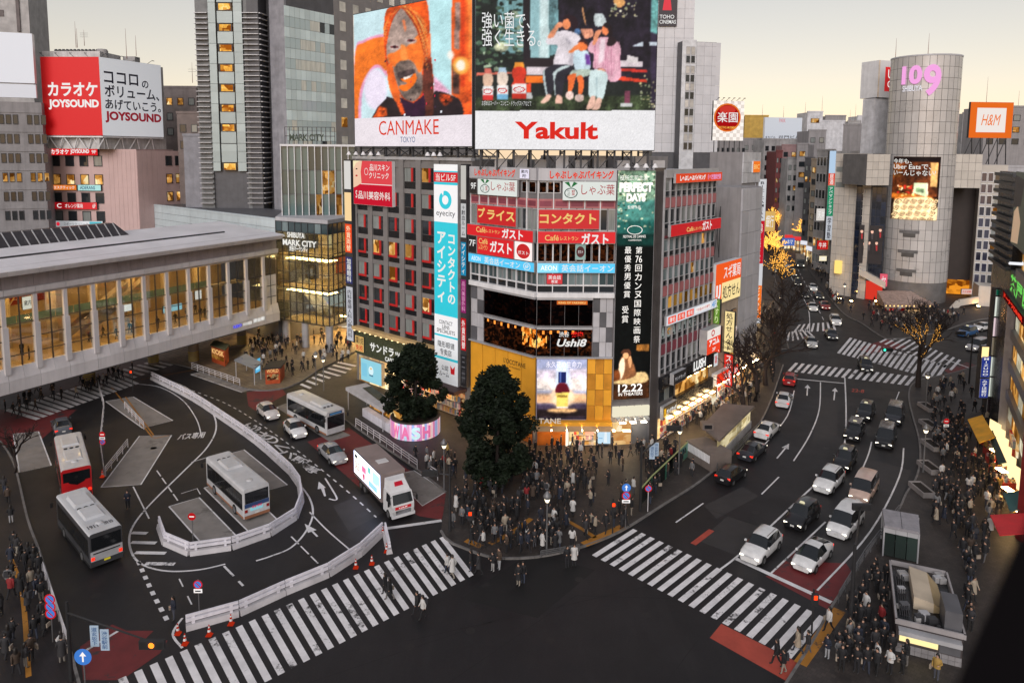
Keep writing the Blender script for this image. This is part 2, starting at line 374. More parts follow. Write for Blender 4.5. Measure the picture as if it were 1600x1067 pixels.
# ------------------------------------------------------------------ ground, pavements, paint
def asphalt_mat():
    m,n,out = newmat('asphalt'); b = n.nodes.new('ShaderNodeBsdfPrincipled'); n.links.new(b.outputs[0],out.inputs[0])
    p = wpos(n)
    big = ramp(n,noise(n,p,0.06,6,0.65),[(0.3,(0.0065,0.006,0.007)),(0.7,(0.0165,0.0148,0.0165))])
    fine = ramp(n,noise(n,p,9.0,3),[(0.3,(0.6,0.6,0.6)),(0.75,(1.25,1.25,1.25))])
    c = mixc(n,1.0,big,fine,'MULTIPLY')
    # worn wheel tracks and seams
    vor = n.nodes.new('ShaderNodeTexVoronoi'); vor.feature = 'DISTANCE_TO_EDGE'; vor.inputs['Scale'].default_value = 0.11; n.links.new(p,vor.inputs['Vector'])
    c = mixc(n,ramp(n,vor.outputs['Distance'],[(0.0,(0.5,0.5,0.5)),(0.006,(0,0,0))]),c,(0.012,0.011,0.012))
    st = ramp(n,noise(n,wpos(n,(0.5,0.12,1)),1.0,5,0.7),[(0.5,(0,0,0)),(0.8,(0.35,0.35,0.35))])
    c = mixc(n,st,c,(0.032,0.0285,0.03))
    n.links.new(c,b.inputs['Base Color'])
    r = n.nodes.new('ShaderNodeMapRange'); r.inputs['To Min'].default_value = 0.4; r.inputs['To Max'].default_value = 0.68
    n.links.new(noise(n,p,0.25,5),r.inputs[0]); n.links.new(r.outputs[0],b.inputs['Roughness'])
    b.inputs['Specular IOR Level'].default_value = 0.4
    bp = n.nodes.new('ShaderNodeBump'); bp.inputs['Strength'].default_value = 0.25; bp.inputs['Distance'].default_value = 0.01
    n.links.new(noise(n,p,40,2),bp.inputs['Height']); n.links.new(bp.outputs[0],b.inputs['Normal'])
    return m
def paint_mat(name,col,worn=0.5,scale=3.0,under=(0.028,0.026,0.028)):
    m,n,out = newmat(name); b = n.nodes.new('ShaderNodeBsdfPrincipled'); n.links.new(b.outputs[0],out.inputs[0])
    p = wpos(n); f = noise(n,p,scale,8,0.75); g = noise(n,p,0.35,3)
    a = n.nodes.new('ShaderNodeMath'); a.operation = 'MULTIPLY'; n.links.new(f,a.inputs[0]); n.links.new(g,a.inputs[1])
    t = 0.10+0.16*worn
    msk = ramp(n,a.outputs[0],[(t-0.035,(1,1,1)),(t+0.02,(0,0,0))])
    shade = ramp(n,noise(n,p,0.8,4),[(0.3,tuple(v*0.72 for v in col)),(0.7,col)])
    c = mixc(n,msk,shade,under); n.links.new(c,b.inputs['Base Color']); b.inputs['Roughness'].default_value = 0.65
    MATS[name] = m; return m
ASPH = asphalt_mat()
WPAINT = paint_mat('white_paint',(0.80,0.78,0.79),0.5)
WLINE = paint_mat('line_paint',(0.74,0.73,0.74),0.45)
REDP = paint_mat('red_paving',(0.16,0.018,0.02),0.55,1.2)
ORNG = paint_mat('orange_paving',(0.42,0.065,0.04),0.2,1.2)
YELP = paint_mat('yellow_paint',(0.40,0.17,0.02),0.45)
BAYC = paint_mat('bay_concrete',(0.25,0.23,0.215),0.45,0.9,(0.11,0.10,0.092))
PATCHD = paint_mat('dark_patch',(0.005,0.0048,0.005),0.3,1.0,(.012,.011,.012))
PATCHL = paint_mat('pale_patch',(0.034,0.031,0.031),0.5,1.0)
def pave_mat(name,c1,c2,sx=1.6,sy=1.6):
    m,n,out = newmat(name); b = n.nodes.new('ShaderNodeBsdfPrincipled'); n.links.new(b.outputs[0],out.inputs[0])
    mp = n.nodes.new('ShaderNodeMapping'); g = n.nodes.new('ShaderNodeNewGeometry'); n.links.new(g.outputs['Position'],mp.inputs[0])
    mp.inputs['Rotation'].default_value = (0,0,R(44))
    br = n.nodes.new('ShaderNodeTexBrick'); n.links.new(mp.outputs[0],br.inputs['Vector']); br.inputs['Scale'].default_value = sx
    br.inputs['Color1'].default_value = (*c1,1); br.inputs['Color2'].default_value = (*c2,1); br.inputs['Mortar'].default_value = (*[v*0.45 for v in c1],1)
    br.inputs['Mortar Size'].default_value = 0.02; br.inputs['Row Height'].default_value = 0.5
    c = mixc(n,1.0,br.outputs[0],ramp(n,noise(n,wpos(n),0.5,5),[(0.3,(0.55,0.55,0.55)),(0.7,(1.1,1.1,1.1))]),'MULTIPLY')
    n.links.new(c,b.inputs['Base Color']); b.inputs['Roughness'].default_value = 0.6
    MATS[name] = m; return m
PAVE = pave_mat('pavement_tiles',(0.055,0.045,0.04),(0.036,0.029,0.027))
PAVR = pave_mat('plum_tiles',(0.02,0.0145,0.015),(0.014,0.011,0.012))
PLAZA = pave_mat('plaza_tiles',(0.26,0.20,0.13),(0.20,0.15,0.10),0.8)
KERB = M('kerb_stone',(0.16,0.15,0.145),0.7,var=0.35,sc=1.5)
b_ = MB(); S = 3000; b_.poly([(-S,-200,0),(S,-200,0),(S,S,0),(-S,S,0)],ASPH); tag(b_.build('ground'),kind='structure')
def gp(pts,z=0.0): return [G(x,y,z) for x,y in pts]
def sheet(name,pts,z,mat,px=True):
    q = gp(pts) if px else [Vector((p[0],p[1],0)) for p in pts]; mb = MB(); a = 0
    for i in range(len(q)): j = (i+1) % len(q); a += q[i].x*q[j].y-q[j].x*q[i].y
    if a < 0: q.reverse()
    mb.poly([(p.x,p.y,z) for p in q],mat); return tag(mb.build(name),kind='structure')
def ribbon_mb(mb,q,wd,z,mat):
    q = [Vector((p[0],p[1],0)) for p in q]; L = []; Rr = []
    for i,p in enumerate(q):
        t = (q[min(i+1,len(q)-1)]-q[max(i-1,0)]).normalized(); nn = Vector((-t.y,t.x,0))*wd/2; L.append(p+nn); Rr.append(p-nn)
    n = len(q); mb.add([(p.x,p.y,z) for p in Rr+L],[(i,i+1,n+i+1,n+i) for i in range(n-1)],mat)
def smooth(q,k=5):
    q = [Vector((p[0],p[1],p[2] if len(p) > 2 else 0)) for p in q]
    if len(q) < 3: return q
    o = []
    for i in range(len(q)-1):
        p0,p1,p2,p3 = q[max(i-1,0)],q[i],q[i+1],q[min(i+2,len(q)-1)]
        for j in range(k):
            t = j/k; o.append(0.5*((2*p1)+(p2-p0)*t+(2*p0-5*p1+4*p2-p3)*t*t+(3*p1-p0-3*p2+p3)*t**3))
    return o+[q[-1]]
def line(pts,wd=0.15,mat=None,z=0.010,name='road_line',curve=True,dash=None):
    q = smooth(gp(pts)) if curve else gp(pts); mb = MB()
    if dash:
        on,off = dash; d = 0.0; acc = []; seg = []
        tot = sum((q[i+1]-q[i]).length for i in range(len(q)-1)); s = 0
        def ptat(s_):
            c = 0
            for i in range(len(q)-1):
                l = (q[i+1]-q[i]).length
                if c+l >= s_: return q[i].lerp(q[i+1],(s_-c)/l)
                c += l
            return q[-1]
        while s < tot: ribbon_mb(mb,[ptat(s),ptat(min(tot,s+on/2)),ptat(min(tot,s+on))],wd,z,mat or WLINE); s += on+off
    else: ribbon_mb(mb,q,wd,z,mat or WLINE)
    return tag(mb.build(name),kind='structure')
def pavement(name,pts,mat,h=0.13,curve_n=None,skip=None,px=True):
    q = gp(pts) if px else [Vector((p[0],p[1],0)) for p in pts]; a = 0
    for i in range(len(q)): j = (i+1) % len(q); a += q[i].x*q[j].y-q[j].x*q[i].y
    if a < 0: q.reverse()
    mb = MB(); mb.prism([(p.x,p.y) for p in q],-0.05,h,mat,KERB); o = tag(mb.build(name),kind='structure'); return o
def kerb(pts,parent=None):
    "row of kerb stones along a pavement edge, each stone a piece"
    q = smooth(gp(pts),4); mb = MB(); root = empty('kerb',q[0]); tag(root,kind='structure')
    tot = 0; cum = [0]
    for i in range(len(q)-1): tot += (q[i+1]-q[i]).length; cum.append(tot)
    step = 1.2; s = 0; cube = unit(KERB)
    def at(s_):
        for i in range(len(q)-1):
            if cum[i+1] >= s_: return q[i].lerp(q[i+1],(s_-cum[i])/max(1e-6,cum[i+1]-cum[i]))
        return q[-1]
    while s < tot-0.3 and s < 90:
        a,b = at(s),at(min(tot,s+step-0.02)); d = b-a
        link('kerb_stone',cube,root,loc=(a.x+d.y*0.09/d.length,a.y-d.x*0.09/d.length,0),rot=(0,0,math.atan2(d.y,d.x)),scale=(d.length,0.18,0.137+0.006*random.random()))
        s += step
# pavements (seen edges given along the kerb as image pixels)
K1 = [(478,612),(530,650),(590,692),(650,733),(697,770),(689,830),(700,846),(725,857),(770,872),(831,872),(885,862),(925,850),(975,828),(1040,787),(1095,752),(1150,705),(1185,665),(1203,630),(1214,600),(1224,570)]
K1b = [(1232,545),(1226,520),(1222,490),(1219,465),(1212,440),(1205,420),(1196,400)]
pavement('pavement',K1+[(1195,560),(1130,585),(1000,600),(800,600),(640,590),(560,585),(520,590)],PAVE)
pavement('pavement',K1b+[(1150,400),(1120,470),(1120,540),(1180,552)],PAVE)
kerb(K1[:5]); kerb(K1[5:]);  kerb(K1b)
K2 = [(1215,1090),(1270,1003),(1299,950),(1334,897),(1370,843),(1403,800),(1416,772),(1432,747),(1438,715),(1435,683),(1426,651),(1420,622),(1424,603),(1440,594),(1490,583),(1560,562),(1640,540)]
pavement('pavement',K2+[(1900,600),(1900,800),(1700,1090)],PAVE); kerb(K2)
K3 = [(1640,488),(1530,500),(1470,519),(1420,528),(1385,530),(1345,505),(1320,492),(1300,470),(1280,445),(1262,420),(1250,395),(1241,372)]
pavement('pavement',K3+[(1300,360),(1700,380)],PAVE); kerb(K3)
K4 = [(0,690),(22,726),(43,812),(62,864),(90,954),(109,1016),(125,1075)]
pavement('pavement',K4+[(-60,1090),(-300,800),(-150,690)],PAVR); kerb(K4)
K5 = [(150,556),(240,562),(300,576),(378,606),(412,611),(446,607),(475,594),(495,580)]
pavement('plaza',K5+[(560,548),(640,530),(640,470),(380,455),(150,500)],PLAZA); kerb(K5)
# zebra crossings
def zebra(U,Vv,n,wd=0.45,wd2=None,label=None,skip=()):
    "U: start/end of one side, Vv: bar vectors at start/end"
    U = [Vector((*p,0)) for p in U]; Vv = [Vector((*p,0)) for p in Vv]; root = empty('zebra_crossing',U[0]); tag(root,kind='structure')
    d = (U[1]-U[0]); half = d.normalized()*wd/2
    for i in range(n+1):
        if i in skip: continue
        t = i/n; a = U[0].lerp(U[1],t); b = a+Vv[0].lerp(Vv[1],t); mb = MB()
        mb.poly([(p.x,p.y,0.0125) for p in (a-half,a+half,b+half,b-half)][::(1 if d.cross(Vv[0]).z > 0 else -1)],WPAINT); mb.build('stripe',root)
zebra([(-5.7,56.75),(-24.9,39.3)],[(2.8,-5.5),(4.15,-4.7)],29)
zebra([(6.73,54.07),(17.84,42.71)],[(3.98,4.07),(3.98,4.07)],18)
def zebra_px(a0,a1,b0,b1,n,wd=0.45):
    A0,A1,B0,B1 = gp([a0,a1,b0,b1]); zebra([(A0.x,A0.y),(A1.x,A1.y)],[((B0-A0).x,(B0-A0).y),((B1-A1).x,(B1-A1).y)],n,wd)
zebra_px((1233,580),(1416,602),(1245,567),(1428,588),17)            # across the wide road
zebra_px((1240,520),(1305,516),(1250,507),(1300,503),7)
zebra_px((1310,552),(1462,593),(1330,528),(1478,570),18,0.5)
zebra_px((1375,535),(1485,578),(1400,522),(1500,562),12,0.5)
zebra_px((1222,535),(1272,527),(1228,520),(1258,514),6)
zebra_px((528,566),(470,600),(556,572),(498,612),7,0.6)
zebra_px((10,640),(180,585),(60,655),(215,600),16,0.6)
zebra_px((300,560),(212,590),(270,555),(180,580),8,0.6)
# coloured and patched paving
sheet('red_paving',[(125,1010),(175,975),(198,985),(240,985),(225,1000),(262,1000),(250,1020),(190,1062),(130,1062)],0.006,REDP)
sheet('red_paving',[(385,612),(440,606),(447,616),(400,642),(388,634)],0.006,REDP)
sheet('red_paving',[(480,690),(545,668),(640,735),(700,770),(690,812),(655,806),(560,760)],0.005,REDP)
sheet('red_paving',[(1205,895),(1240,862),(1282,878),(1322,880),(1334,898),(1299,942)],0.006,REDP)
sheet('red_paving',[(1196,900),(1205,897),(1300,943),(1294,952)],0.006,REDP)
sheet('orange_paving',[(1127,974),(1248,1035),(1233,1066),(1109,996)],0.006,ORNG)
sheet('red_paving',[(1337,545),(1385,530),(1418,542),(1362,553)],0.006,REDP)
sheet('red_paving',[(1475,578),(1510,566),(1540,575),(1490,590)],0.006,REDP)
sheet('red_paving',[(120,640),(60,690),(0,700),(0,640)],0.005,REDP)
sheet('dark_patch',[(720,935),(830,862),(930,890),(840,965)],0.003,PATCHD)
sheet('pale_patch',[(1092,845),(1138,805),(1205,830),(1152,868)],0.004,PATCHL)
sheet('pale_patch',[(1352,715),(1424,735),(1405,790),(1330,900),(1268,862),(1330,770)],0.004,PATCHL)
for i,(pp,edge) in enumerate([([(264,791),(311,777),(377,845),(319,853)],1),([(319,762),(366,748),(438,816),(390,832)],1),([(341,714),(381,702.5),(449,757.5),(410,768)],1),
        ([(158,761),(218,681),(268,680),(220,757)],1),([(165,627),(208,620),(270,657),(223,669)],1),([(21,678),(60,674),(80,727),(30,738)],1),
        ([(298,585),(320,580),(407,604),(378,613)],1),([(431,636),(447,630),(548,680),(515,690)],0),([(586,748),(647,735),(697,768),(660,790),(640,770)],1)]):
    sheet('bus_bay',pp,0.006,BAYC)
    if edge: line(pp+[pp[0]],0.13,curve=False)
# terminal lines
line([(237,585),(290,605),(325,634),(338,665),(325,697),(290,733),(240,782),(212,815),(202,840),(207,866),(225,883),(262,892),(310,890),(352,881)],0.17)
line([(350,884),(380,915)],0.17,dash=(1.8,.9))
line([(215,600),(250,605),(285,625),(307,655),(315,683)],0.12)
line([(237,588),(263,594)],.12); line([(262,600),(285,610)],.12)
line([(460,748),(482,775),(489,802),(478,830),(455,855),(425,868),(400,876)],0.17)
line([(299,722),(345,708)],0.12); line([(245,735),(280,785)],0.12,dash=(1.6,.5)); line([(208,760),(233,810)],0.12)
line([(283,771),(308,763),(313,772)],0.1,curve=False)
for k,(a,b) in enumerate((((206,832),(230,833)),((205,847),(244,848)),((211,863),(259,864)),((227,880),(273,881)))): line([a,b],0.42,curve=False)
line([(216,877),(238,925),(263,972)],0.30,dash=(0.55,0.65),curve=True)
line([(280,904),(300,945)],.1,dash=(1.2,1.4))
line([(300,610),(352,630),(400,658),(470,708),(540,765),(588,808)],0.14,dash=(0.7,0.75))
line([(484,800),(510,827),(548,860)],0.13); line([(455,838),(497,880)],0.12,dash=(1.5,.4))
line([(600,826),(690,813)],0.42,curve=False)
line([(285,965),(270,990),(285,1012)],0.16); line([(127,1020),(187,984)],.2)
line([(1149,872),(1299,941)],0.42,curve=False)
line([(1123,891),(1160,862),(1240,788),(1310,720),(1320,690),(1322,640),(1320,590)],0.17)
line([(1205,895),(1290,815)],0.15); line([(1277,922),(1360,830),(1405,745),(1412,700)],0.15)
line([(1330,770),(1355,715),(1362,690)],0.14)
line([(1188,722),(1243,772)][::-1] if 0 else [(1240,720),(1265,680),(1280,640),(1282,597)],0.14)
line([(1190,772),(1217,745)],0.14); line([(1056,816),(1099,786)],0.14); line([(1190,700),(1230,650),(1241,610)],0.13)
line([(1245,592),(1320,599)],0.3,curve=False); line([(1397,632),(1405,612)],.12)
line([(1265,520),(1262,480),(1240,440),(1224,405),(1216,385)],0.15); line([(1287,500),(1262,450),(1246,420)],.12,dash=(3,3))
line([(1473,560),(1515,575)],.3); line([(1545,545),(1600,530)],.13)
def arrow(tail,head,wd=0.16,hl=1.6):
    a,b = gp([tail,head]); d = (b-a).normalized(); n_ = Vector((-d.y,d.x,0)); mb = MB(); ribbon_mb(mb,[a,b-d*hl],wd,.011,WLINE)
    mb.poly([tuple(p+Vector((0,0,.011))) for p in (b-d*hl-n_*.38,b,b-d*hl+n_*.38)][::-1],WLINE); tag(mb.build('road_arrow'),kind='structure')
arrow((1214,716),(1233,693)); arrow((1261,618),(1262,601)); arrow((1303,625),(1305,606)); arrow((508,775),(498,752)); arrow((496,838),(476,818))
line([(508,747),(525,775),(524,781),(514,779)],.16); line([(508,775),(505,762)],.16)
def ground_text(s,a,b,c,mat=WLINE,z=.012,**k):
    "lettering on the road: a origin, b end of the line, c end of the height (image pixels)"
    a,b,c = gp([a,b,c]); mb = MB(); text_mb(mb,lambda x,y: (a+(b-a)*x+(c-a)*y)+Vector((0,0,z)),s,0,1,0,1,mat,bold=.02,**k)
    tag(mb.build('road_lettering'),kind='structure')
for ch,(x,y) in zip(['6-22','は','の','く','バ','駅','専','用'],[(392,668),(405,678),(420,686),(437,700),(447,709),(467,720),(484,733),(0,0)]):
    if x: ground_text(ch,(x-14,y-1),(x+8,y+9),(x-3,y-9))
ground_text('バス専用',(276,688),(318,684),(281,678))
ground_text('22-8',(1330,612),(1350,614),(1331,607),ORNG)
# yellow marks
line([(196,620),(240,680)],.16,YELP); line([(196,655),(240,685),(265,680)][1:],.16,YELP); line([(170,600),(238,683)],.16,YELP); line([(220,593),(303,578)],.12,YELP)
line([(765,852),(800,834),(830,812)],.5,YELP,z=.137,name='tactile_paving'); line([(728,846),(752,856)],.6,YELP,z=.137,name='tactile_paving')
line([(912,853),(945,838),(973,825)],.8,YELP,z=.137,name='tactile_paving'); line([(880,812),(912,830),(930,842)],.4,YELP,z=.137,name='tactile_paving')
line([(1250,1040),(1290,985),(1312,955)],.8,YELP,z=.137,name='tactile_paving'); line([(15,870),(35,930),(45,1060)],.3,YELP,z=.137,name='tactile_paving')
line([(1105,846),(1132,826)],.6,PATCHL,z=.012); line([(1083,850),(1112,828)],.5,ORNG,z=.011)

MANH = M('manhole_iron',(.03,.028,.028),.5,metal=.4,var=.3,sc=6)
for x,y in ((402,1040),(640,1010),(905,905),(1010,960),(735,985),(560,800),(1180,800),(1290,700),(240,700),(150,930),(860,1000),(1340,560)):
    g = G(x,y); mb = MB(); mb.add([(g.x+.33*math.cos(k*.3927),g.y+.33*math.sin(k*.3927),.006) for k in range(16)],[tuple(range(16))],MANH); tag(mb.build('manhole_cover'),kind='structure')
for pts in ([(640,1000),(1060,905),(1300,1067)],[(700,1067),(900,930),(1060,935)],[(480,1067),(800,960)],[(1040,1067),(1090,1000)],[(380,760),(560,850)],[(1060,780),(1300,860)]): line(pts,.05,PATCHD,z=.004,name='road_seam',curve=False)
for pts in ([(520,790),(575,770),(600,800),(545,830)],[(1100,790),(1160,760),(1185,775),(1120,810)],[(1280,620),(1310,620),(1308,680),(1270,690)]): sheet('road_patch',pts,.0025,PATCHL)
# ------------------------------------------------------------------ shared building materials
CONC = M('concrete',(0.36,0.35,0.35),0.75,var=0.3,sc=0.4,streak=0.5)
PANELG = M('grey_panel',(0.45,0.445,0.47),0.5,var=0.12,sc=0.5,streak=0.25,rnd=0.12)
PANELD = M('dark_panel',(0.10,0.10,0.11),0.5,var=0.2,streak=0.2,rnd=0.2)
PIERG = M('office_pier',(0.20,0.188,0.185),0.6,var=0.15,streak=0.35,rnd=0.08)
REDF = M('red_frame',(0.5,0.02,0.02),0.4,var=0.2)
PINK = M('pink_panel',(0.46,0.16,0.17),0.5,var=0.15,streak=0.3,rnd=0.15)
PINKR = M('rose_panel',(0.24,0.05,0.075),0.5,var=0.15,streak=0.3,rnd=0.15)
ALU = M('aluminium',(0.46,0.46,0.48),0.4,metal=0.3,var=0.15)
WHITEM = M('white_metal',(0.72,0.72,0.74),0.45,var=0.12,streak=0.2)
STEEL = M('dark_steel',(0.05,0.05,0.055),0.5,metal=0.3,var=0.3)
BLACK = M('black_panel',(0.012,0.012,0.014),0.25,var=0.2)
YELW = M('yellow_panel',(0.78,0.36,0.03),0.45,var=0.12,sc=0.4,streak=0.1,rnd=0.1)
GLD = GLASS('dark_glass',(0.012,0.015,0.018))
GLC = GLASS('blind_glass',(0.02,0.024,0.028),(0.26,0.28,0.27),share=0.45)
GLT = GLASS('teal_glass',(0.045,0.07,0.075),(0.20,0.26,0.27),share=0.35)
WARM = LIT('warm_room',(120,72,24),(235,170,84),0.9,(1.1,1.1,.8),c2=(255,235,180))
WARMD = LIT('dim_room',(14,8,6),(90,44,20),0.9,(3.2,3.2,4.2),thr=(0.5,0.8),c2=(230,150,80))
SHOP = LIT('shop_room',(190,130,70),(250,215,150),1.1,(.7,.7,1.1),light=True,thr=(0.3,0.6),c2=(255,245,220))
SHOPM = LIT('shop_shelves',(90,40,25),(240,200,140),1.0,(1.8,1.8,2.6),light=False,thr=(0.35,0.6),c2=(255,120,60))
def RINGU(mat,t=0.07,key=[{}]):
    d = key[0]
    if (mat.name,t) not in d:
        b = MB()
        for (x0,x1,z0,z1) in ((0,1,0,t),(0,1,1-t,1),(0,t,t,1-t),(1-t,1,t,1-t)): b.box(x0,x1,0,1,z0,z1,mat)
        d[(mat.name,t)] = b.mesh('frame_'+mat.name)
    return d[(mat.name,t)]
def window(W,u0,u1,v0,v1,parent,glass,frame=None,w=0.02,fw=0.07,t=0.07,name='window'):
    o = piece(name,W,u0,u1,v0,v1,w-0.03,w,glass,parent)
    if frame is not None:
        f = link('window_frame',RINGU(frame,t),None,loc=W.p(u0,v0,w+fw),rot=(0,0,W.rz),scale=(u1-u0,fw+0.01,v1-v0)); subpart(f,o)
    return o
def art(W,conv,polys,parent,w0=0.03,name='picture'):
    "flat printed picture: coloured patches laid one over the other on the face of a screen or poster"
    mb = MB()
    for i,(mat,pts) in enumerate(polys):
        if 6 <= len(pts) <= 13: n_ = len(pts); pts = [tuple(.5*(2*pts[k][a]+(pts[(k+1) % n_][a]-pts[k-1][a])*t+(2*pts[k-1][a]-5*pts[k][a]+4*pts[(k+1) % n_][a]-pts[(k+2) % n_][a])*t*t+(3*pts[k][a]-pts[k-1][a]-3*pts[(k+1) % n_][a]+pts[(k+2) % n_][a])*t**3) for a in (0,1)) for k in range(n_) for t in (0,.33,.67)]
        q = [W.p(*W.at(*conv(*p)),w0+0.0012*i) for p in pts]
        nrm = Vector((0,0,0))
        for k in range(len(q)): nrm += (q[k]-q[0]).cross(q[(k+1) % len(q)]-q[0])
        if nrm.dot(W.n) < 0: q.reverse()
        mb.poly(q,mat)
    o = mb.build(name); subpart(o,parent); return o
def blob(cx_,cy_,rx,ry,n=14,rot=0.0): return [(cx_+rx*math.cos(6.2832*k/n)*math.cos(rot)-ry*math.sin(6.2832*k/n)*math.sin(rot),cy_+rx*math.cos(6.2832*k/n)*math.sin(rot)+ry*math.sin(6.2832*k/n)*math.cos(rot)) for k in range(n)]
def wpx(W,s,x0,y0,x1,y1,mat,parent,w=0.02,**k):
    "lettering between two image pixels (top left, bottom right) on a wall"
    u0,u1,v0,v1 = W.box4(x0,y0,x1,y1); return wtext(W,s,u0,u1,v0,v1,mat,parent,w=w,**k)
def bpx(W,x0,y0,x1,y1,face,edge,parent,texts=(),w0=0.0,w1=0.25,**k):
    u0,u1,v0,v1 = W.box4(x0,y0,x1,y1); return board(W,u0,u1,v0,v1,w0,w1,face,edge,parent,texts,**k)
WH = E((240,238,232)); WHD = PR((235,235,235),0.25)
# ------------------------------------------------------------------ office block with red window frames
W1 = Wall((-21.5,97.8),(-5.0,83.2))
ob = empty('office_building',W1.p(W1.len/2,0),'grey office block with rows of red framed windows beside the yellow corner building','building')
mb = MB(); bk = Vector((9,16,0)); a0,a1 = W1.p(-0.15,0),W1.p(W1.len+0.5,0)
mb.prism([(a0.x,a0.y),(a1.x,a1.y),(a1.x+9,a1.y+14),(a0.x+9,a0.y+14)],0,31.0,PIERG); mb.build('wall',ob)
ROWS1 = [28.35-3.23*i for i in range(7)]      # sill heights
UB = [0.75+3.27*i for i in range(5)]
for r,z in enumerate(ROWS1):
    z0,z1 = z-0.15,z+1.55
    for c,u in enumerate(UB):
        if r < 2 and c < 3 and r == 0: continue
        lit = (r,c) in ((0,4),(3,2),(3,3),(4,2),(5,4),(3,1)); o = piece('window',W1,u,u+1.28,z0,z1,-0.02,0.02,WARM if lit else GLC,ob)
        mb = MB(); mb.wbox(W1,u+1.28,u+1.62,z0-(0.28 if r >= 3 else 0),z1,0.0,0.10,REDF)
        if r >= 3: mb.wbox(W1,u-0.02,u+1.28,z0-0.28,z0,0.0,0.10,REDF)
        subpart(mb.build('window_frame'),o)
        piece('side_pane',W1,u+1.66,u+2.2,z0,z1,-0.02,0.03,GLD,ob)
        piece('spandrel',W1,u,u+2.2,z0-1.0,z0-(0.3 if r >= 3 else 0.04),-0.02,0.03,BLACK,ob)
    piece('cladding_band',W1,-0.1,W1.len+0.1,z1+0.02,z1+0.6,0,0.13,PIERG,ob)
for c in range(6):
    u = UB[c]-1.05 if c < 5 else UB[4]+2.25
    piece('pier',W1,u+0.0 if c else -0.1,u+1.0,7.2,30.9,0,0.14,PIERG,ob)
    mb = MB(); mb.wbox(W1,u+0.98,u+1.02,7.2,30.9,0.13,0.165,STEEL); mb.build('joint_rail',ob)
piece('parapet',W1,-0.2,W1.len+0.5,30.9,31.25,-0.4,0.2,ALU,ob)
# clinic sign
RD,RD2 = E((205,28,50),.95),E((225,75,80),1)
cl = tag(bpx(W1,558,252,618.5,321,RD,WHITEM,None,[('#rect',0,1,.46,1,RD2,{}),('#poly',0,0,0,0,E((240,200,170)),{'pts': [(0,.38),(.1,.42),(.22,.5),(.2,.75),(.24,1),(0,1)],'lift': .004}),
    ('#poly',0,0,0,0,E((250,235,190)),{'pts': [(0,.8),(.08,.95),(.2,1),(0,1)],'lift': .008}),('#disc',.07,.12,.8,.83,E((50,30,25)),{'lift': .01}),('#disc',.06,.12,.64,.68,E((190,40,40)),{'lift': .01}),
    ('品川スキン',.44,.94,.78,.93,WH,{'lift': .01}),('クリニック',.42,.92,.61,.75,WH,{'lift': .01}),('#ring',.3,.4,.68,.84,WH,{'lift': .01,'q': .85}),('#rect',.2,1,.47,.485,WH,{'lift': .01}),
    ('品川美容外科',.13,.95,.13,.32,WH,{'lift': .01}),('S',.06,.1,.15,.32,WH,{'lift': .01})],w0=0.1,w1=0.6,name='clinic_sign'),'red clinic sign with a face, at the top corner of the office block','sign')
# vertical banner
u0,u1,v0,v1 = W1.box4(683,257,719.5,602); TE = PR((38,182,200),.42); WB = PR((228,232,236),.28); NK = PR((40,44,52),.1); REDB = PR((190,20,32),.4)
fy = lambda y: (602-y)/(602-257)
tag(board(W1,u0,u1,v0,v1,0.1,0.45,TE,ALU,None,[('#rect',0,1,fy(267),1,WB),('#rect',0,1,fy(284),fy(269),REDB),('当ビル5F',.08,.92,fy(282.5),fy(271),WH,{'lift': .005}),('#rect',0,1,fy(345),fy(288),WB),
    ('#ring',.22,.75,fy(325),fy(297),TE,{'lift': .005,'q': .5}),('#poly',0,0,0,0,WB,{'lift': .008,'pts': [(.3,fy(299)),(.42,fy(297)),(.4,fy(305))]}),('eyecity',.1,.9,fy(338),fy(327),NK,{'lift': .005,'bold': 0}),
    ('コンタクトの',.58,.9,fy(470),fy(363),WH,{'vertical': True,'bold': .03}),('アイシティ',.12,.5,fy(470),fy(360),WH,{'vertical': True,'bold': .03}),
    ('#rect',0,1,fy(521),fy(490),WB),('CONTACT',.2,.78,fy(504),fy(498),NK,{'lift': .005}),('LENS',.34,.65,fy(511),fy(505),NK,{'lift': .005}),('SPECIALISTS',.1,.88,fy(518),fy(512),NK,{'lift': .005}),
    ('#rect',0,1,fy(556),fy(524),WB),('隐形眼镜',.14,.86,fy(541),fy(531),NK,{'lift': .005}),('专卖店',.24,.74,fy(553),fy(543),NK,{'lift': .005}),('#rect',0,1,0,fy(560),WB),
    ('公認',.3,.6,fy(577),fy(569),NK,{'lift': .005}),('ルーム',.2,.62,fy(587),fy(579),NK,{'lift': .005}),('#poly',0,0,0,0,REDB,{'lift': .005,'pts': [(.68,fy(566)),(.78,fy(572)),(.88,fy(566)),(.86,fy(580)),(.7,fy(580))]})],name='banner'),
    'tall turquoise and white contact lens banner hanging down the office block','banner')
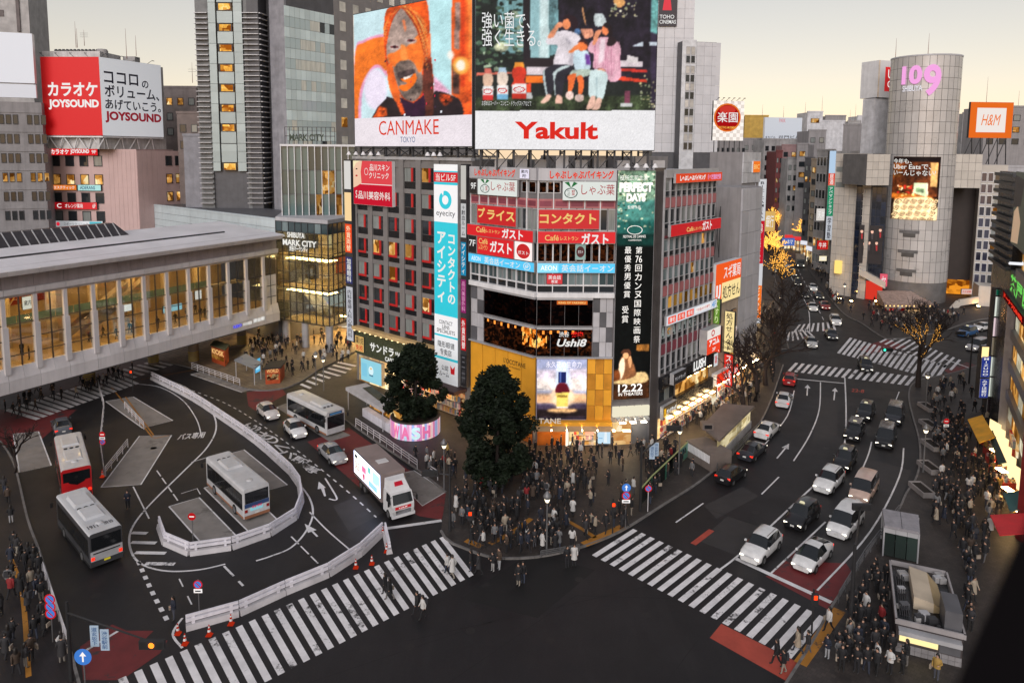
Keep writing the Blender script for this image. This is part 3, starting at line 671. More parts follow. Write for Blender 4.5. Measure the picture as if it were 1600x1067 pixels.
# upright sign stacks at both ends
def stack(W,ua,ub,items,name,label,cat='sign',w0=0.1,w1=0.75):
    zs = [W.at(*p)[1] for it in items for p in ((it[0],it[1]),(it[0],it[2]))]
    root = empty(name,W.p((ua+ub)/2,min(zs),w0),label,cat); mb = MB()
    mb.wbox(W,ua-0.05,ub+0.05,min(zs)-0.1,max(zs)+0.1,w0-0.05,w1-0.06,STEEL); mb.build('frame',root)
    for (x,y0,y1,face,txt,tm) in items:
        z1,z0 = W.at(x,y0)[1],W.at(x,y1)[1]
        t = [(txt,.18,.82,.06,.94,tm,{'vertical': True})] if txt else []
        board(W,ua,ub,z0+.03,z1-.03,w0,w1,face,STEEL,root,t,name='sign_face')
    return root
KD = E((35,32,40)); RDT = E((200,30,30))
ua = W1.u(546,350); ub = W1.u(556.5,350)
stack(W1,ua,ub,[(550,251,296,E((228,225,220),.9),'',WH),(550,300,345,E((250,215,160),1),'',WH),(550,349,394,E((240,80,35),1),'外貨両替',E((255,230,190))),(551,400,442,E((60,62,110),.9),'加藤眼科',WH),(551,446,530,E((215,215,222),.75),'内科産婦人科心療内科',KD)],'sign_stack','column of upright clinic signs at the glass station end of the office block')
ua = W1.u(727,350); ub = W1.u(735.5,350)
stack(W1,ua,ub,[(731,258,312,E((215,212,205),.8),'',WH),(731,317,371,E((215,215,215),.8),'＋献血ルーム',KD),(731,377,430,E((40,150,195),.8),'アイシティ',WH),(731,435,488,E((150,45,110),.8),'品川美容外科',E((220,150,190))),(731,495,546,E((205,25,35),.8),'外貨両替',WH),(731,552,600,PR((30,30,34),.1),'三井',PR((90,90,95),.2))],'sign_stack','column of upright signs between the turquoise banner and the restaurant signs')
# drugstore front
GOLD = E((250,205,130),.9,True)
u0 = W1.u(558,520); u1 = W1.u(682,560); u2 = W1.u(727,590)
zt = W1.at(560,513)[1]; zs_ = W1.at(566,552)[1]
mb = MB(); mb.wbox(W1,u0,u1,zs_,zt,0,0.35,M('plant_board',(0.05,0.06,0.03),0.7,var=0.6,sc=4)); sg = mb.build('shop_sign',ob)
mb = MB(); mb.wbox(W1,u0,u1,zt,zt+0.5,0,0.9,M('gold_cornice',(0.6,0.42,0.2),0.5)); mb.build('cornice',ob)
for i in range(14): piece('lamp',W1,u0+0.3+i*(u1-u0)/14,u0+0.5+i*(u1-u0)/14,zt-0.14,zt-0.02,0.55,0.8,E((255,225,160),3.0,True),ob)
us,_ = W1.at(582,540); ue,_ = W1.at(640,556)
wtext(W1,'サンドラッグ',us,ue,zs_+0.9,zs_+2.2,WH,ob,w=0.42,bold=.03); wtext(W1,'CARER',us+3.2,us+5.6,zs_+0.15,zs_+0.75,WH,ob,w=0.42,bold=.03)
bpx(W1,559,524,573,548,E((245,200,120),.8),STEEL,ob,[('薬',.1,.5,.5,.95,KD),('化粧',.5,.95,.5,.95,KD),('免税',.1,.9,.05,.45,RDT)],w0=.3,w1=.5,name='small_sign')
scr = tag(bpx(W1,571,562,603,596,E((150,215,232),.95,True),M('screen_frame',(0.5,0.42,0.3),.5),None,[('#disc',.38,.62,.35,.75,E((220,245,250))),('#rect',.05,.3,.2,.8,E((130,200,225))),('#disc',.45,.55,.6,.68,E((240,190,90)),{'lift': .004}),('#rect',.42,.6,.3,.36,E((60,110,140)),{'lift': .004})],w0=.2,w1=.75,name='video_screen'),'pale blue video screen beside the drugstore entrance','screen')
for i in range(9): piece('shop_window',W1,u0+.4+i*(u2-u0)/9.1,u0+.2+(i+1)*(u2-u0)/9.1,0.15,zs_-0.3,-0.1,0.05,SHOPM if i > 3 else SHOP,ob)
mb = MB(); mb.wbox(W1,W1.u(640,570),u2+.3,3.4,3.8,0,2.2,M('canopy_brown',(0.06,0.03,0.03),.6)); mb.build('canopy',ob)
random.seed(3)
SHELFC = [M('goods_%d' % i,c,.6,var=.3) for i,c in enumerate([(.6,.5,.35),(.5,.06,.05),(.6,.35,.1),(.2,.25,.35),(.65,.6,.55),(.5,.3,.35)])]
def shelves(W,u0,u1,z0,z1,rows,w,parent,stepn=26):
    "stock on shelves behind a shop front: many small packets, one mass"
    mb = MB()
    for r in range(rows):
        z = z0+(z1-z0)*r/rows; u = u0; mb.wbox(W,u0,u1,z-.04,z,w,w+.35,ALU)
        while u < u1-.1: d = random.uniform(.12,.3); mb.wbox(W,u,min(u1,u+d),z,z+random.uniform(.5,.85)*(z1-z0)/rows,w,w+.25,random.choice(SHELFC)); u += d+.01
    o = mb.build('shop_stock',parent); o['kind'] = 'stuff'; return o
shelves(W1,u0+9,u2-.5,.3,2.9,3,.3,ob)
# ------------------------------------------------------------------ big video screens on the roofs
def roof_truss(W,u0,u1,z0,z1,parent,dep=4.5,n=8):
    mb = MB()
    for i in range(n+1):
        u = u0+(u1-u0)*i/n
        for w_ in (-0.4,-dep): mb.bar(W.p(u,z0,w_),W.p(u+.01,z1,w_),.22,.22,STEEL)
        mb.bar(W.p(u,z1-.15,-.4),W.p(u,z1-.14,-dep),.14,.14,STEEL)
        if i < n: mb.bar(W.p(u,z0,-.4),W.p(u+(u1-u0)/n,z1,-.4),.1,.1,STEEL); mb.bar(W.p(u+(u1-u0)/n,z0,-dep),W.p(u,z1,-dep),.1,.1,STEEL)
    mb.wbox(W,u0,u1,z0-.02,z0+.25,-dep,-dep+.3,CONC); return mb.build('support_frame',parent)
def lamp_row(W,u0,u1,n,z,w,parent,glow=1.2):
    for i in range(n):
        u = u0+(u1-u0)*(i+.5)/n; mb = MB(); mb.bar(W.p(u,z,-.1),W.p(u,z+.25,w),.05,.05,STEEL)
        p = W.p(u,z,w); mb.lathe((p.x,p.y,p.z-.15),[(.34,0),(.30,.05),(.10,.42)],WHITEM,10); o = mb.build('floodlight',parent)
        m2 = MB(); m2.lathe((p.x,p.y,p.z-.152),[(.0,-.01),(.28,0)],E((255,240,210),glow,True),10); subpart(m2.build('lamp_glass'),o)
z3c = lambda x,y: (540+x*.325,y*.325)
sc1 = empty('video_screen',W1.p(8,31.1),'huge roof screen with a girl in orange light above the red framed windows','screen')
u0 = W1.at(555,125)[0]; u1 = W1.at(740,110)[0]; zb = W1.at(600,230)[1]; ztp = W1.at(600,14)[1]
mb = MB(); mb.wbox(W1,u0,u1,zb,ztp,-0.6,0.2,STEEL); mb.build('case',sc1)
mb = MB(); mb.poly([W1.p(u0+.05,zb+.1,.21),W1.p(u1-.05,zb+.1,.21),W1.p(u1-.05,ztp-.1,.21),W1.p(u0+.05,ztp-.1,.21)],E((196,228,236),1,True)); scf = mb.build('display',sc1)
FACE = [((205,232,238),[(-90,-90),(900,-90),(900,900),(-90,900)],0,.05),((190,232,236),[(540,-60),(712,-60),(712,690),(560,690)],6,.06),((240,160,196),[(0,370),(60,300),(160,262),(232,282),(238,560),(185,505),(135,515),(95,580),(60,660),(45,760),(40,880),(-10,880)],3,.1),((245,120,35),[(0,390),(60,320),(160,280),(230,300),(235,520),(180,480),(130,490),(80,560),(40,650),(25,760),(20,880),(-10,880)],2,.15),((238,226,244),el(150,660,85,150),8,.05),((236,170,200),[(575,560),(640,620),(712,690),(575,690)],6,.2),
 ((238,95,35),[(712,-90),(880,-110),(880,850),(712,700)],1,.18),((222,66,24),[(772,-60),(806,-60),(806,640),(776,640)],3,.2),((255,135,60),[(832,-60),(870,-60),(870,600),(836,600)],3,.2),((150,118,108),[(735,20),(775,20),(770,370),(730,360)],2,.4),((112,70,60),[(715,470),(770,500),(770,700),(715,690)],2,.4),((255,180,80),el(780,485,62,66),5,0),((255,244,225),el(778,485,34,40),3,0),((255,248,238),el(703,408,24,34),4,0),((230,85,30),[(780,690),(880,640),(880,850),(780,850)],1,.3),
 ((214,70,24),[(215,340),(214,200),(235,70),(330,40),(500,0),(532,40),(548,180),(545,320),(570,500),(575,700),(560,870),(420,870),(330,700),(240,520)],1,.3),((42,30,34),[(560,866),(572,690),(640,680),(720,710),(775,745),(785,862)],1,.2),((214,75,30),[(620,690),(700,700),(720,740),(660,785),(625,740)],3,.9),((45,32,35),[(120,876),(160,800),(240,715),(330,740),(370,876)],1,.2),((238,92,30),[(130,872),(180,780),(232,800),(238,856)],2,.5),
 ((165,142,132),[(230,360),(250,230),(300,90),(340,66),(420,110),(480,220),(505,300),(500,480),(470,620),(420,720),(360,720),(310,640),(280,540),(240,450)],1,.22),((250,120,42),[(240,405),(300,385),(340,335),(372,350),(425,300),(490,240),(505,330),(500,500),(460,540),(430,465),(385,440),(330,460),(300,500),(252,465)],2,.14),((255,146,66),[(338,330),(370,340),(392,440),(352,462),(330,420)],3,.1),((118,100,92),[(290,500),(330,455),(400,450),(440,480),(470,540),(500,560),(505,640),(470,720),(420,752),(360,725),(320,640),(300,570)],2,.35),((70,55,55),[(310,545),(370,520),(440,512),(430,560),(360,602),(330,592)],2,.3),((255,115,26),[(330,585),(400,578),(440,540),(452,590),(420,640),(370,676),(330,660),(326,634),(385,618)],1,.12),((240,225,215),[(350,575),(400,560),(425,548),(405,575),(365,590)],1,.1),
 ((196,176,168),el(290,352,46,22),4,.2),((196,176,168),el(408,305,46,22),4,.2),((120,62,62),el(290,348,32,10),1,.2),((120,62,62),el(410,301,30,10),1,.2),((48,22,30),el(290,348,13,9),1,0),((48,22,30),el(412,301,13,9),1,0),((245,130,80),[(345,150),(365,150),(377,220),(366,238)],2,.1),((250,122,62),[(535,250),(556,262),(550,440),(530,462),(520,380),(528,300)],1,.15),((150,130,124),el(525,450,12,26),1,.5),((246,106,36),[(234,500),(270,468),(290,560),(326,680),(332,752),(290,742),(250,640)],1,.15),((95,45,35),[(505,480),(545,430),(562,480),(578,640),(572,866),(510,866),(500,640)],2,.3),((48,20,45),[(330,722),(430,762),(512,700),(516,870),(350,876)],1,.2),((232,84,30),[(300,742),(342,762),(368,840),(340,852)],2,.5),
 ((236,88,26),[(235,75),(330,40),(510,5),(540,120),(541,262),(510,272),(470,180),(420,82),(350,56),(300,75),(262,180),(226,335),(213,320),(214,180)],1,.25)]
sr = random.Random(8)
for k in range(60):
    t = sr.random(); xa = 300+110*t; s_ = (-1,1)[t > .45]; xb,yb = (228-14*sr.random(),200+130*sr.random()) if t < .45 else (500+50*sr.random(),180+320*sr.random()**2); w_ = sr.uniform(1.5,5); FACE.append((sr.choice(((255,170,70),(170,45,15),(255,205,120),(205,62,20),(250,120,40))),[(xa,55),(xa+(xb-xa)*.6,60+(yb-60)*.35),(xb,yb),(xb-w_,yb),(xa+(xb-xa)*.6-w_,60+(yb-60)*.4),(xa-w_,60)],1,.2))
for k in range(14): x,y = sr.uniform(20,700),sr.uniform(430,850); FACE.append((sr.choice(((220,30,70),(60,40,60),(240,240,250))),[(x,y),(x+9,y),(x+9,y+16),(x,y+16)],0,.1))
FACE.append(((236,226,232),[(-60,876),(900,846),(900,1200),(-60,1200)],0,.02))
dots('picture',lambda s,t: W1.p(u0+.05+(u1-u0-.1)*s,zb+.1+(ztp-zb-.2)*t,.22),150,200,cv(555,0,.212,FACE),scf,seed=3); CWT = .25
wpx(W1,'CANMAKE',594.5,188,688,211,E((222,62,36)),scf,w=CWT,bold=0); wpx(W1,'TOKYO',628,214,651,223,E((70,100,140)),scf,w=CWT,bold=0)
roof_truss(W1,u0+.5,u1-.3,31.25,zb,sc1); lamp_row(W1,W1.u(552,245),W1.u(610,245),5,31.6,1.3,sc1); lamp_row(W1,W1.u(676,250),W1.u(705,250),3,31.6,1.3,sc1,.6)
# ------------------------------------------------------------------ corner building
PL,PC,PR_,PP,PS,PE = (-4.7,82.9),(2.72,75.56),(10.95,75.62),(15.3,76.4),(16.3,77.2),(24.8,87.4)
Wc1,Wc2,Wpd,Wr = Wall(PL,PC),Wall(PC,PR_),Wall(PR_,PP),Wall(PS,PE)
cb = empty('corner_building',((PC[0]+PR_[0])/2,76,0),'corner building stacked with restaurant signs above a yellow shop floor','building')
mb = MB(); mb.prism([PL,PC,PR_,PP,PS,PE,(16,95),(0,97)],0,30.0,PANELG,M('core_wall',(0.16,0.15,0.155),.6,streak=.4)); mb.build('wall',cb)
def both(f):
    for W in (Wc1,Wc2): f(W,W.len)
zC = lambda y: zat((PC[0],PC[1]),y)
Z = dict(top=30.3,par=29.0,r9=27.07,pk=26.1,win=24.0,cafe1=23.6,cafe0=22.45,ae1=20.3,ae0=19.27,w6=17.1,led=16.57,u0=13.42,l1=13.2,l0=10.03)
both(lambda W,L: piece('parapet',W,0,L,Z['par'],Z['top'],0,.35,PANELG,cb))
for W in (Wc1,Wc2):
    L = W.len; nb = 7 if W is Wc1 else 5
    for i in range(nb):
        a,b = L*i/nb,L*(i+1)/nb
        piece('pink_panel',W,a+.06,b-.06,Z['pk'],Z['r9'],0,.12,PINK,cb)
        mb = MB(); mb.wbox(W,a+.2,b-.2,Z['pk']+.2,Z['r9']-.2,.12,.15,PINKR); mb.build('panel_inset',cb)
        piece('mullion',W,a-.05,a+.05,Z['w6'],Z['par'],0,.2,WHITEM,cb)
        for (z0,z1,gm) in ((Z['win']-.35,Z['pk'],GLC),(Z['ae1'],Z['cafe0'],WARMD if W is Wc2 else GLD),(Z['w6']+.75,Z['ae0'],GLT)):
            for h in range(2): window(W,a+(b-a)*h/2+.05,a+(b-a)*(h+1)/2-.05,z0+.03,z1-.03,cb,gm,ALU,t=.05)
        piece('transom_pane',W,a+.06,b-.06,Z['w6']+.05,Z['w6']+.7,0,.05,GLD,cb)
    piece('ledge',W,-.02,L+.02,Z['led'],Z['w6'],0,.45,WHITEM,cb); piece('rail',W,0,L,Z['w6']+.7,Z['w6']+.8,0,.22,WHITEM,cb)
# signs of the corner building: each its own thing
RED7 = PR((196,18,28),.35); BLU = PR((70,178,222),.5); SGW = E((232,236,230),.92,True); DRD = PR((178,22,26),.35); ORT = E((235,60,30)); CRM = E((238,200,120)); WT = E((240,238,235))
pxs = lambda W,x0,y0,x1,y1: W.box4(x0,y0,x1,y1)
def sg(W,box,face,texts,label,w0=.3,w1=.6,edge=ALU,cat='sign',name='shop_sign'): return tag(board(W,*box,w0,w1,face,edge,None,texts,name=name),label,cat)
L1,L2 = Wc1.len,Wc2.len
wtext(Wc1,'しゃぶしゃぶバイキング',.9,7.4,Z['par']+.25,Z['top']-.2,ORT,cb,w=.37,bold=.03); wtext(Wc2,'しゃぶしゃぶバイキング',1.2,7.9,Z['par']+.2,Z['top']-.2,ORT,cb,w=.37,bold=.03)
board(Wc1,8.2,9.6,Z['par']+.15,Z['top']-.1,.2,.5,PR((205,205,225),.4),ALU,cb,[('案内',.15,.85,.55,.9,KD),('階',.3,.7,.1,.45,KD)],name='notice')
NAVY = E((30,60,50)); CRS = E((170,20,30))
radish = lambda x0,x1: [('#disc',x0,x1,.12,.66,NAVY),('#disc',x0+(x1-x0)*.07,x1-(x1-x0)*.07,.16,.62,SGW,{'lift': .004}),('#poly',0,0,0,0,E((40,110,60)),{'pts': [(x0+(x1-x0)*.5,.66),(x0,.95),(x0+(x1-x0)*.35,.98)]}),('#poly',0,0,0,0,E((40,110,60)),{'pts': [(x0+(x1-x0)*.5,.66),(x1-(x1-x0)*.3,.99),(x1,.9)]}),('たっぷり',x0+(x1-x0)*.18,x0+(x1-x0)*.45,.22,.56,NAVY,{'vertical': True,'lift': .008}),('野菜',x0+(x1-x0)*.55,x0+(x1-x0)*.8,.26,.54,CRS,{'vertical': True,'lift': .008})]
sg(Wc1,(1.7,7.95,Z['r9']+.1,Z['par']-.05),SGW,radish(.07,.31)+[('しゃぶ葉',.35,.95,.3,.88,CRS,{'bold': .0})],'white hot pot restaurant sign with a radish on the angled face')
sg(Wc2,(2.55,8.15,Z['r9']-.1,Z['par']-.05),SGW,radish(.03,.28)+[('しゃぶ葉',.35,.97,.3,.86,CRS,{'bold': .0})],'white hot pot restaurant sign with a green leafed radish on the front face')
sg(Wc1,(.35,1.6,Z['r9']+.15,Z['par']-.05),PR((30,24,22),.1),[('9F',.15,.85,.3,.72,WT)],'dark floor sign reading 9F')
for a,b in ((8.1,9.1),(9.15,10.2)): window(Wc1,a,b,Z['r9']+.6,Z['par']-.1,cb,WARMD,ALU)
for a,b in ((.1,.9),(.95,2.4)): window(Wc2,a,b,Z['r9']+.6,Z['par']-.1,cb,WARMD,ALU)
sg(Wc1,(1.6,7.8,Z['win']-.1,Z['pk']-.1),DRD,[('プ',.03,.21,.32,.85,CRM,{'bold': .03}),('ライス',.27,.97,.25,.8,CRM,{'bold': .03})],'red sign with yellow katakana letters on the angled face')
sg(Wc2,(.05,6.45,Z['win']-.05,Z['pk']-.1),DRD,[('コンタクト',.02,.95,.26,.82,CRM,{'bold': .03})],'red sign with yellow katakana letters on the front face')
sg(Wc1,(0,L1,Z['cafe0']+.0,Z['cafe1']+.1),RED7,[('Café',.15,.3,.35,.85,CRM),('レストラン',.31,.52,.4,.7,CRM),('ガスト',.55,.86,.1,.95,WT,{'bold': .03})],'long red restaurant band on the angled face',w0=.3,w1=.7)
sg(Wc2,(0,L2-.05,Z['cafe0']+.0,Z['cafe1']+.1),RED7,[('Café',.09,.27,.22,.7,CRM),('レストラン',.29,.52,.25,.58,CRM),('ガスト',.56,.91,-.1,.86,WT,{'bold': .03})],'long red restaurant band on the front face',w0=.3,w1=.7)
sg(Wc1,(1.6,7.5,Z['ae1']+.1,Z['cafe0']-.05),RED7,[('Café',.05,.3,.6,.9,CRM),('レストラン',.05,.3,.25,.55,CRM),('ガスト',.36,.95,.2,.85,WT,{'bold': .03})],'red restaurant sign in the seventh floor windows of the angled face')
sg(Wc1,(.1,1.5,Z['ae1']+.1,Z['cafe0']-.05),PR((24,20,22),.1),[('7F',.12,.88,.38,.75,WT)],'dark floor sign reading 7F')
sg(Wc1,(7.6,10.25,Z['ae1']+.1,Z['cafe0']-.05),PR((225,215,215),.5),[('#disc',.12,.88,.1,.9,DRD),('ガスト',.2,.8,.32,.52,WT,{'lift': .005})],'white sign with a dark red disc at the angled corner')
board(Wc2,4.0,5.1,Z['ae1']+.35,Z['cafe0']-.1,.2,.3,PR((120,150,145),.4),ALU,cb,[('#disc',.1,.9,.15,.85,PR((60,12,16),.5)),('ガスト',.25,.75,.4,.6,WT,{'lift': .005})],name='window_poster')
sg(Wc1,(0,L1,Z['ae0'],Z['ae1']),BLU,[('AEON',.05,.2,.25,.75,PR((210,225,240),.5)),('英会話イーオン',.26,.8,.12,.85,WT,{'bold': .006}),('#ring',.85,.95,.1,.9,WT,{'q': .85}),('6F',.875,.925,.3,.7,WT)],'sky blue language school band on the angled face',w0=.25,w1=.5)
sg(Wc2,(0,L2,Z['ae0'],Z['ae1']),BLU,[('#rect',.0,.27,0,1,PR((120,195,230),.5)),('AEON',.04,.25,.25,.75,PR((225,235,245),.5),{'lift': .004}),('英会話イーオン',.31,.98,.12,.85,WT,{'bold': .006})],'sky blue language school band on the front face',w0=.25,w1=.5)
board(Wc2,1.0,2.7,Z['w6']+.9,Z['ae0']-.15,.1,.2,E((225,70,75),.9),STEEL,cb,[('英会話',.1,.9,.45,.85,WT),('教室',.3,.7,.1,.4,WT)],name='window_sign')
# restaurant floors: deep glazed bays
for W,a,b in ((Wc1,2.2,L1),(Wc2,0,6.0)):
    for (z0,z1,bright) in ((Z['u0'],Z['led']-.15,0),(Z['l0'],Z['l1'],1)):
        n = 5 if W is Wc1 else 4
        for i in range(n):
            ua,ub = a+(b-a)*i/n,a+(b-a)*(i+1)/n
            piece('restaurant_window',W,ua+.03,ub-.03,z0+.05,z1-.05,0,.06,WARMD if bright else LIT('dusk_room',(6,4,5),(40,18,12),.8,(2.6,2.6,3.6),thr=(.55,.85),c2=(190,110,60)),cb)
        piece('bay_head',W,a,b,z1-.1,z1+.12,0,.35,ALU,cb)
    for k in range(7 if W is Wc1 else 5): piece('interior_lamp',W,a+.6+k*(b-a)/7.5,a+.85+k*(b-a)/7.5,Z['l1']-.5-random.random()*.3,Z['l1']-.3,.07,.1,E((255,150,60),1.5),cb)
for (W,a,b) in ((Wc1,.05,2.15),(Wc2,6.05,L2-.05)):
    nx = 2 if W is Wc1 else 3
    for i in range(nx):
        for j in range(4): piece('cladding_panel',W,a+(b-a)*i/nx+.02,a+(b-a)*(i+1)/nx-.02,Z['l0']+.02+(Z['led']-Z['l0'])*j/4,Z['l0']-.02+(Z['led']-Z['l0'])*(j+1)/4,0,.1+.0*i,PANELG if (i+j) % 3 else PANELD,cb)
board(Wc2,2.1,5.4,Z['led']-.75,Z['led']-.3,.3,.42,E((250,120,40),.7),STEEL,cb,[('KING OF YAKINIKU',.06,.94,.25,.75,E((255,220,140)))],name='lit_sign')
wtext(Wc2,'渋谷',2.4,3.5,12.25,12.85,WT,cb,w=.2); wtext(Wc2,'焼肉',3.7,5.0,12.25,12.85,E((240,40,35)),cb,w=.2,bold=.03); wtext(Wc2,'Ushi8',2.2,5.4,11.2,12.05,WT,cb,w=.2,italic=.25,bold=.025)
piece('flame_art',Wc1,L1-2.0,L1-.05,11.0,13.0,.07,.1,LIT('flames',(40,12,4),(250,130,30),1.0,(3,3,2),thr=(.45,.6),c2=(255,220,120)),cb); piece('flame_art',Wc2,0.05,1.1,11.0,13.0,.07,.1,MATS['flames'],cb)
# yellow shop floor
ZY0,ZY1 = 2.9,9.95
nY = 5
for i in range(nY): piece('yellow_panel',Wc1,.05+i*L1/nY,(i+1)*L1/nY-.03,ZY0,ZY1,0,.15,YELW,cb)
ub0 = 5.45
for i in range(3):
    for j in range(4): piece('yellow_panel',Wc2,ub0+.1+(L2-ub0-.1)*i/3,ub0+.06+(L2-ub0-.1)*(i+1)/3,ZY0+(ZY1-ZY0)*j/4,ZY0+(ZY1-ZY0)*(j+1)/4-.04,0,.15,YELW if (j+i) % 2 else M('amber_panel',(0.58,0.24,0.02),.45),cb)
piece('ledge',Wc1,0,L1,ZY1,ZY1+.14,0,.5,ALU,cb); piece('ledge',Wc2,0,L2,ZY1,ZY1+.14,0,.5,ALU,cb)
wtext(Wc1,"L'OCCITANE",5.6,9.0,8.4,8.95,PR((60,40,20),.05),cb,w=.17,bold=.01); wtext(Wc1,'EN PROVENCE',6.5,8.2,8.0,8.2,PR((60,40,20),.05),cb,w=.17,bold=0)
pst = board(Wc2,.05,ub0,3.1,ZY1-.05,.1,.3,PR((150,140,175),.32),ALU,cb,name='perfume_poster')
q8 = lambda x,y: (720+x*.2625,460+y*.2625)
def hz(y0,y1,c): return (PR(c,.34),[(447,y0),(758,y0),(758,y1),(447,y1)])
PFM = [((150,158,190),[(400,380),(800,380),(800,730),(400,730)],0,.1),((196,186,200),[(400,450),(800,440),(800,500),(400,505)],8,.2),((226,216,210),[(400,500),(800,495),(800,575),(400,570)],8,.2),((216,170,128),[(400,590),(800,590),(800,650),(400,650)],8,.2),((64,54,74),[(400,660),(500,648),(600,655),(700,648),(800,655),(800,730),(400,730)],8,.3),((34,26,28),[(400,684),(800,680),(800,730),(400,730)],4,.3),((236,206,172),el(604,610,72,64),10,.1),((200,216,238),[(575,400),(635,400),(660,560),(560,560)],10,.05),((22,32,86),[(581,462),(627,462),(627,527),(581,527)],0,.1),((84,106,170),[(588,462),(597,462),(597,527),(588,527)],1,0),((92,18,34),[(566,586),(568,550),(584,528),(624,528),(640,550),(642,586)],1,.15),((226,204,100),[(567,584),(641,584),(638,668),(570,668)],1,.1),((150,110,40),[(576,604),(632,604),(632,612),(576,612)],1,.2),((246,240,230),[(568,666),(640,666),(638,676),(570,676)],1,.1),((240,190,130),el(604,690,90,12),4,.4),((150,146,150),[(400,559),(800,559),(800,562),(400,562)],0,0)]
dots('picture',lambda s,t: Wc2.p(.1+(ub0-.1)*s,3.15+(ZY1-3.25)*t,.31),70,84,cv(720,460,.2625,PFM),pst,k=.55,dif=1,seed=6)
tp = PR((235,232,240),.5); wpx(Wc2,'永久花の生命力',853,563,908,573,tp,pst,w=.33,bold=0); wpx(Wc2,'花・葉・根',868,574,895,578,tp,pst,w=.33,bold=0); wpx(Wc2,'IMMORTELLE',871,615,886,618,PR((90,60,20),.1),pst,w=.33,bold=0)
# fascia lettering, canopies, shop openings
mb = MB(); mb.wbox(Wc1,6.2,L1+.3,2.55,3.05,.1,.9,YELW); mb.wbox(Wc2,-.1,L2,2.55,3.05,.1,.9,YELW); mb.build('fascia',cb)
wtext(Wc1,"L'OCC",7.6,10.1,2.9,3.55,PR((210,200,185),.25),cb,w=.95,bold=.02); wtext(Wc2,'ITANE',.1,2.7,2.9,3.5,PR((210,200,185),.25),cb,w=.95,bold=.02)
for i in range(5):
    a = L2*i/5; mb = MB(); mb.hexa([Wc2.p(a+.05,2.3,1.7),Wc2.p(a+L2/5-.05,2.3,1.7),Wc2.p(a+L2/5-.05,2.55,.9),Wc2.p(a+.05,2.55,.9),Wc2.p(a+.05,2.36,1.7),Wc2.p(a+L2/5-.05,2.36,1.7),Wc2.p(a+L2/5-.05,2.61,.9),Wc2.p(a+.05,2.61,.9)],M('awning_beige',(.45,.3,.16),.7)); mb.build('awning',cb)
piece('shop_opening',Wc2,3.7,6.6,.15,2.3,-.2,.05,SHOP,cb); piece('door_panel',Wc2,.2,3.3,.15,2.4,0,.12,M('amber_door',(.33,.10,.015),.4),cb); piece('light_column',Wc2,3.3,3.6,.1,2.4,0,.3,E((255,235,205),1.4,True),cb)
shelves(Wc2,4.2,6.4,.3,2.0,3,.06,cb)
for i in range(4): piece('door_panel',Wc1,4.2+i*1.5,5.5+i*1.5,.15,2.5,0,.1,MATS['amber_door'] if i % 2 else M('poster_orange',(.45,.15,.05),.5),cb)
piece('shop_opening',Wc1,.4,3.8,.15,2.6,-.1,.06,SHOPM,cb)
tag(board(Wc2,6.7,8.15,.5,2.2,.3,.55,E((200,228,245),1.0,True),STEEL,None,[('#poly',0,0,0,0,E((235,245,250)),{'pts': [(.5,.1),(.75,.1),(.7,.8),(.55,.9)]}),('#rect',.1,.4,.35,.4,E((120,180,220)))],name='video_screen'),'small light blue display beside the perfume shop entrance','screen')
# roof screen facing the crossing
WY = Wall((-4.3,78.6),(15.4,78.9)); sc2 = empty('video_screen',WY.p(9,30),'huge roof screen with three people on a bench above a white strip','screen')
u0 = WY.at(742,200)[0]; u1 = WY.at(1023,200)[0]; zb = WY.at(880,235.5)[1]; ztp = WY.at(880,-30)[1]
mb = MB(); mb.wbox(WY,u0,u1,zb,ztp,-.8,.2,STEEL); mb.build('case',sc2)
mb = MB(); mb.poly([WY.p(u0+.05,zb+.1,.21),WY.p(u1-.05,zb+.1,.21),WY.p(u1-.05,ztp-.1,.21),WY.p(u0+.05,ztp-.1,.21)],E((46,42,40),1,True)); scf = mb.build('display',sc2)
Y3 = [((30,34,32),[(-20,-200),(1600,-200),(1600,900),(-20,900)],0,.2),((124,168,172),[(180,-150),(390,-150),(385,420),(200,420)],3,.15)]
sr = random.Random(12); GRC = ((38,52,44),(22,30,26),(70,92,74),(30,40,34),(150,166,140),(54,72,50))
for k in range(170): x,y = sr.uniform(15,390),sr.uniform(-140,560)*.99; Y3.append((sr.choice(GRC),el(x,y,sr.uniform(8,34),sr.uniform(6,22),7),1,.4))
Y3 += [((190,192,160),el(215,370,55,36),3,.4),((35,28,34),[(385,-150),(440,-150),(440,500),(385,520)],1,.2),((150,190,195),[(440,-150),(590,-150),(590,455),(440,455)],1,.1),((208,228,228),[(512,-150),(584,-150),(584,455),(512,455)],4,.1),((110,150,155),[(590,-150),(660,-150),(660,430),(590,430)],1,.3),((40,30,34),[(400,455),(640,455),(640,525),(400,525)],1,.1),((25,22,28),[(660,-150),(730,-150),(730,440),(660,440)],1,.2),((52,62,40),[(-20,760),(1600,740),(1600,880),(-20,880)],4,.6),((215,200,205),[(410,525),(640,520),(640,590),(410,585)],1,.1),((235,112,30),[(405,590),(545,590),(545,650),(405,645)],1,.2),((220,110,90),[(20,570),(300,560),(300,576),(20,592)],1,.2),((225,70,40),[(410,650),(445,650),(445,720),(410,720)],1,.2),((190,190,190),[(410,720),(455,720),(455,770),(410,770)],1,.1)]
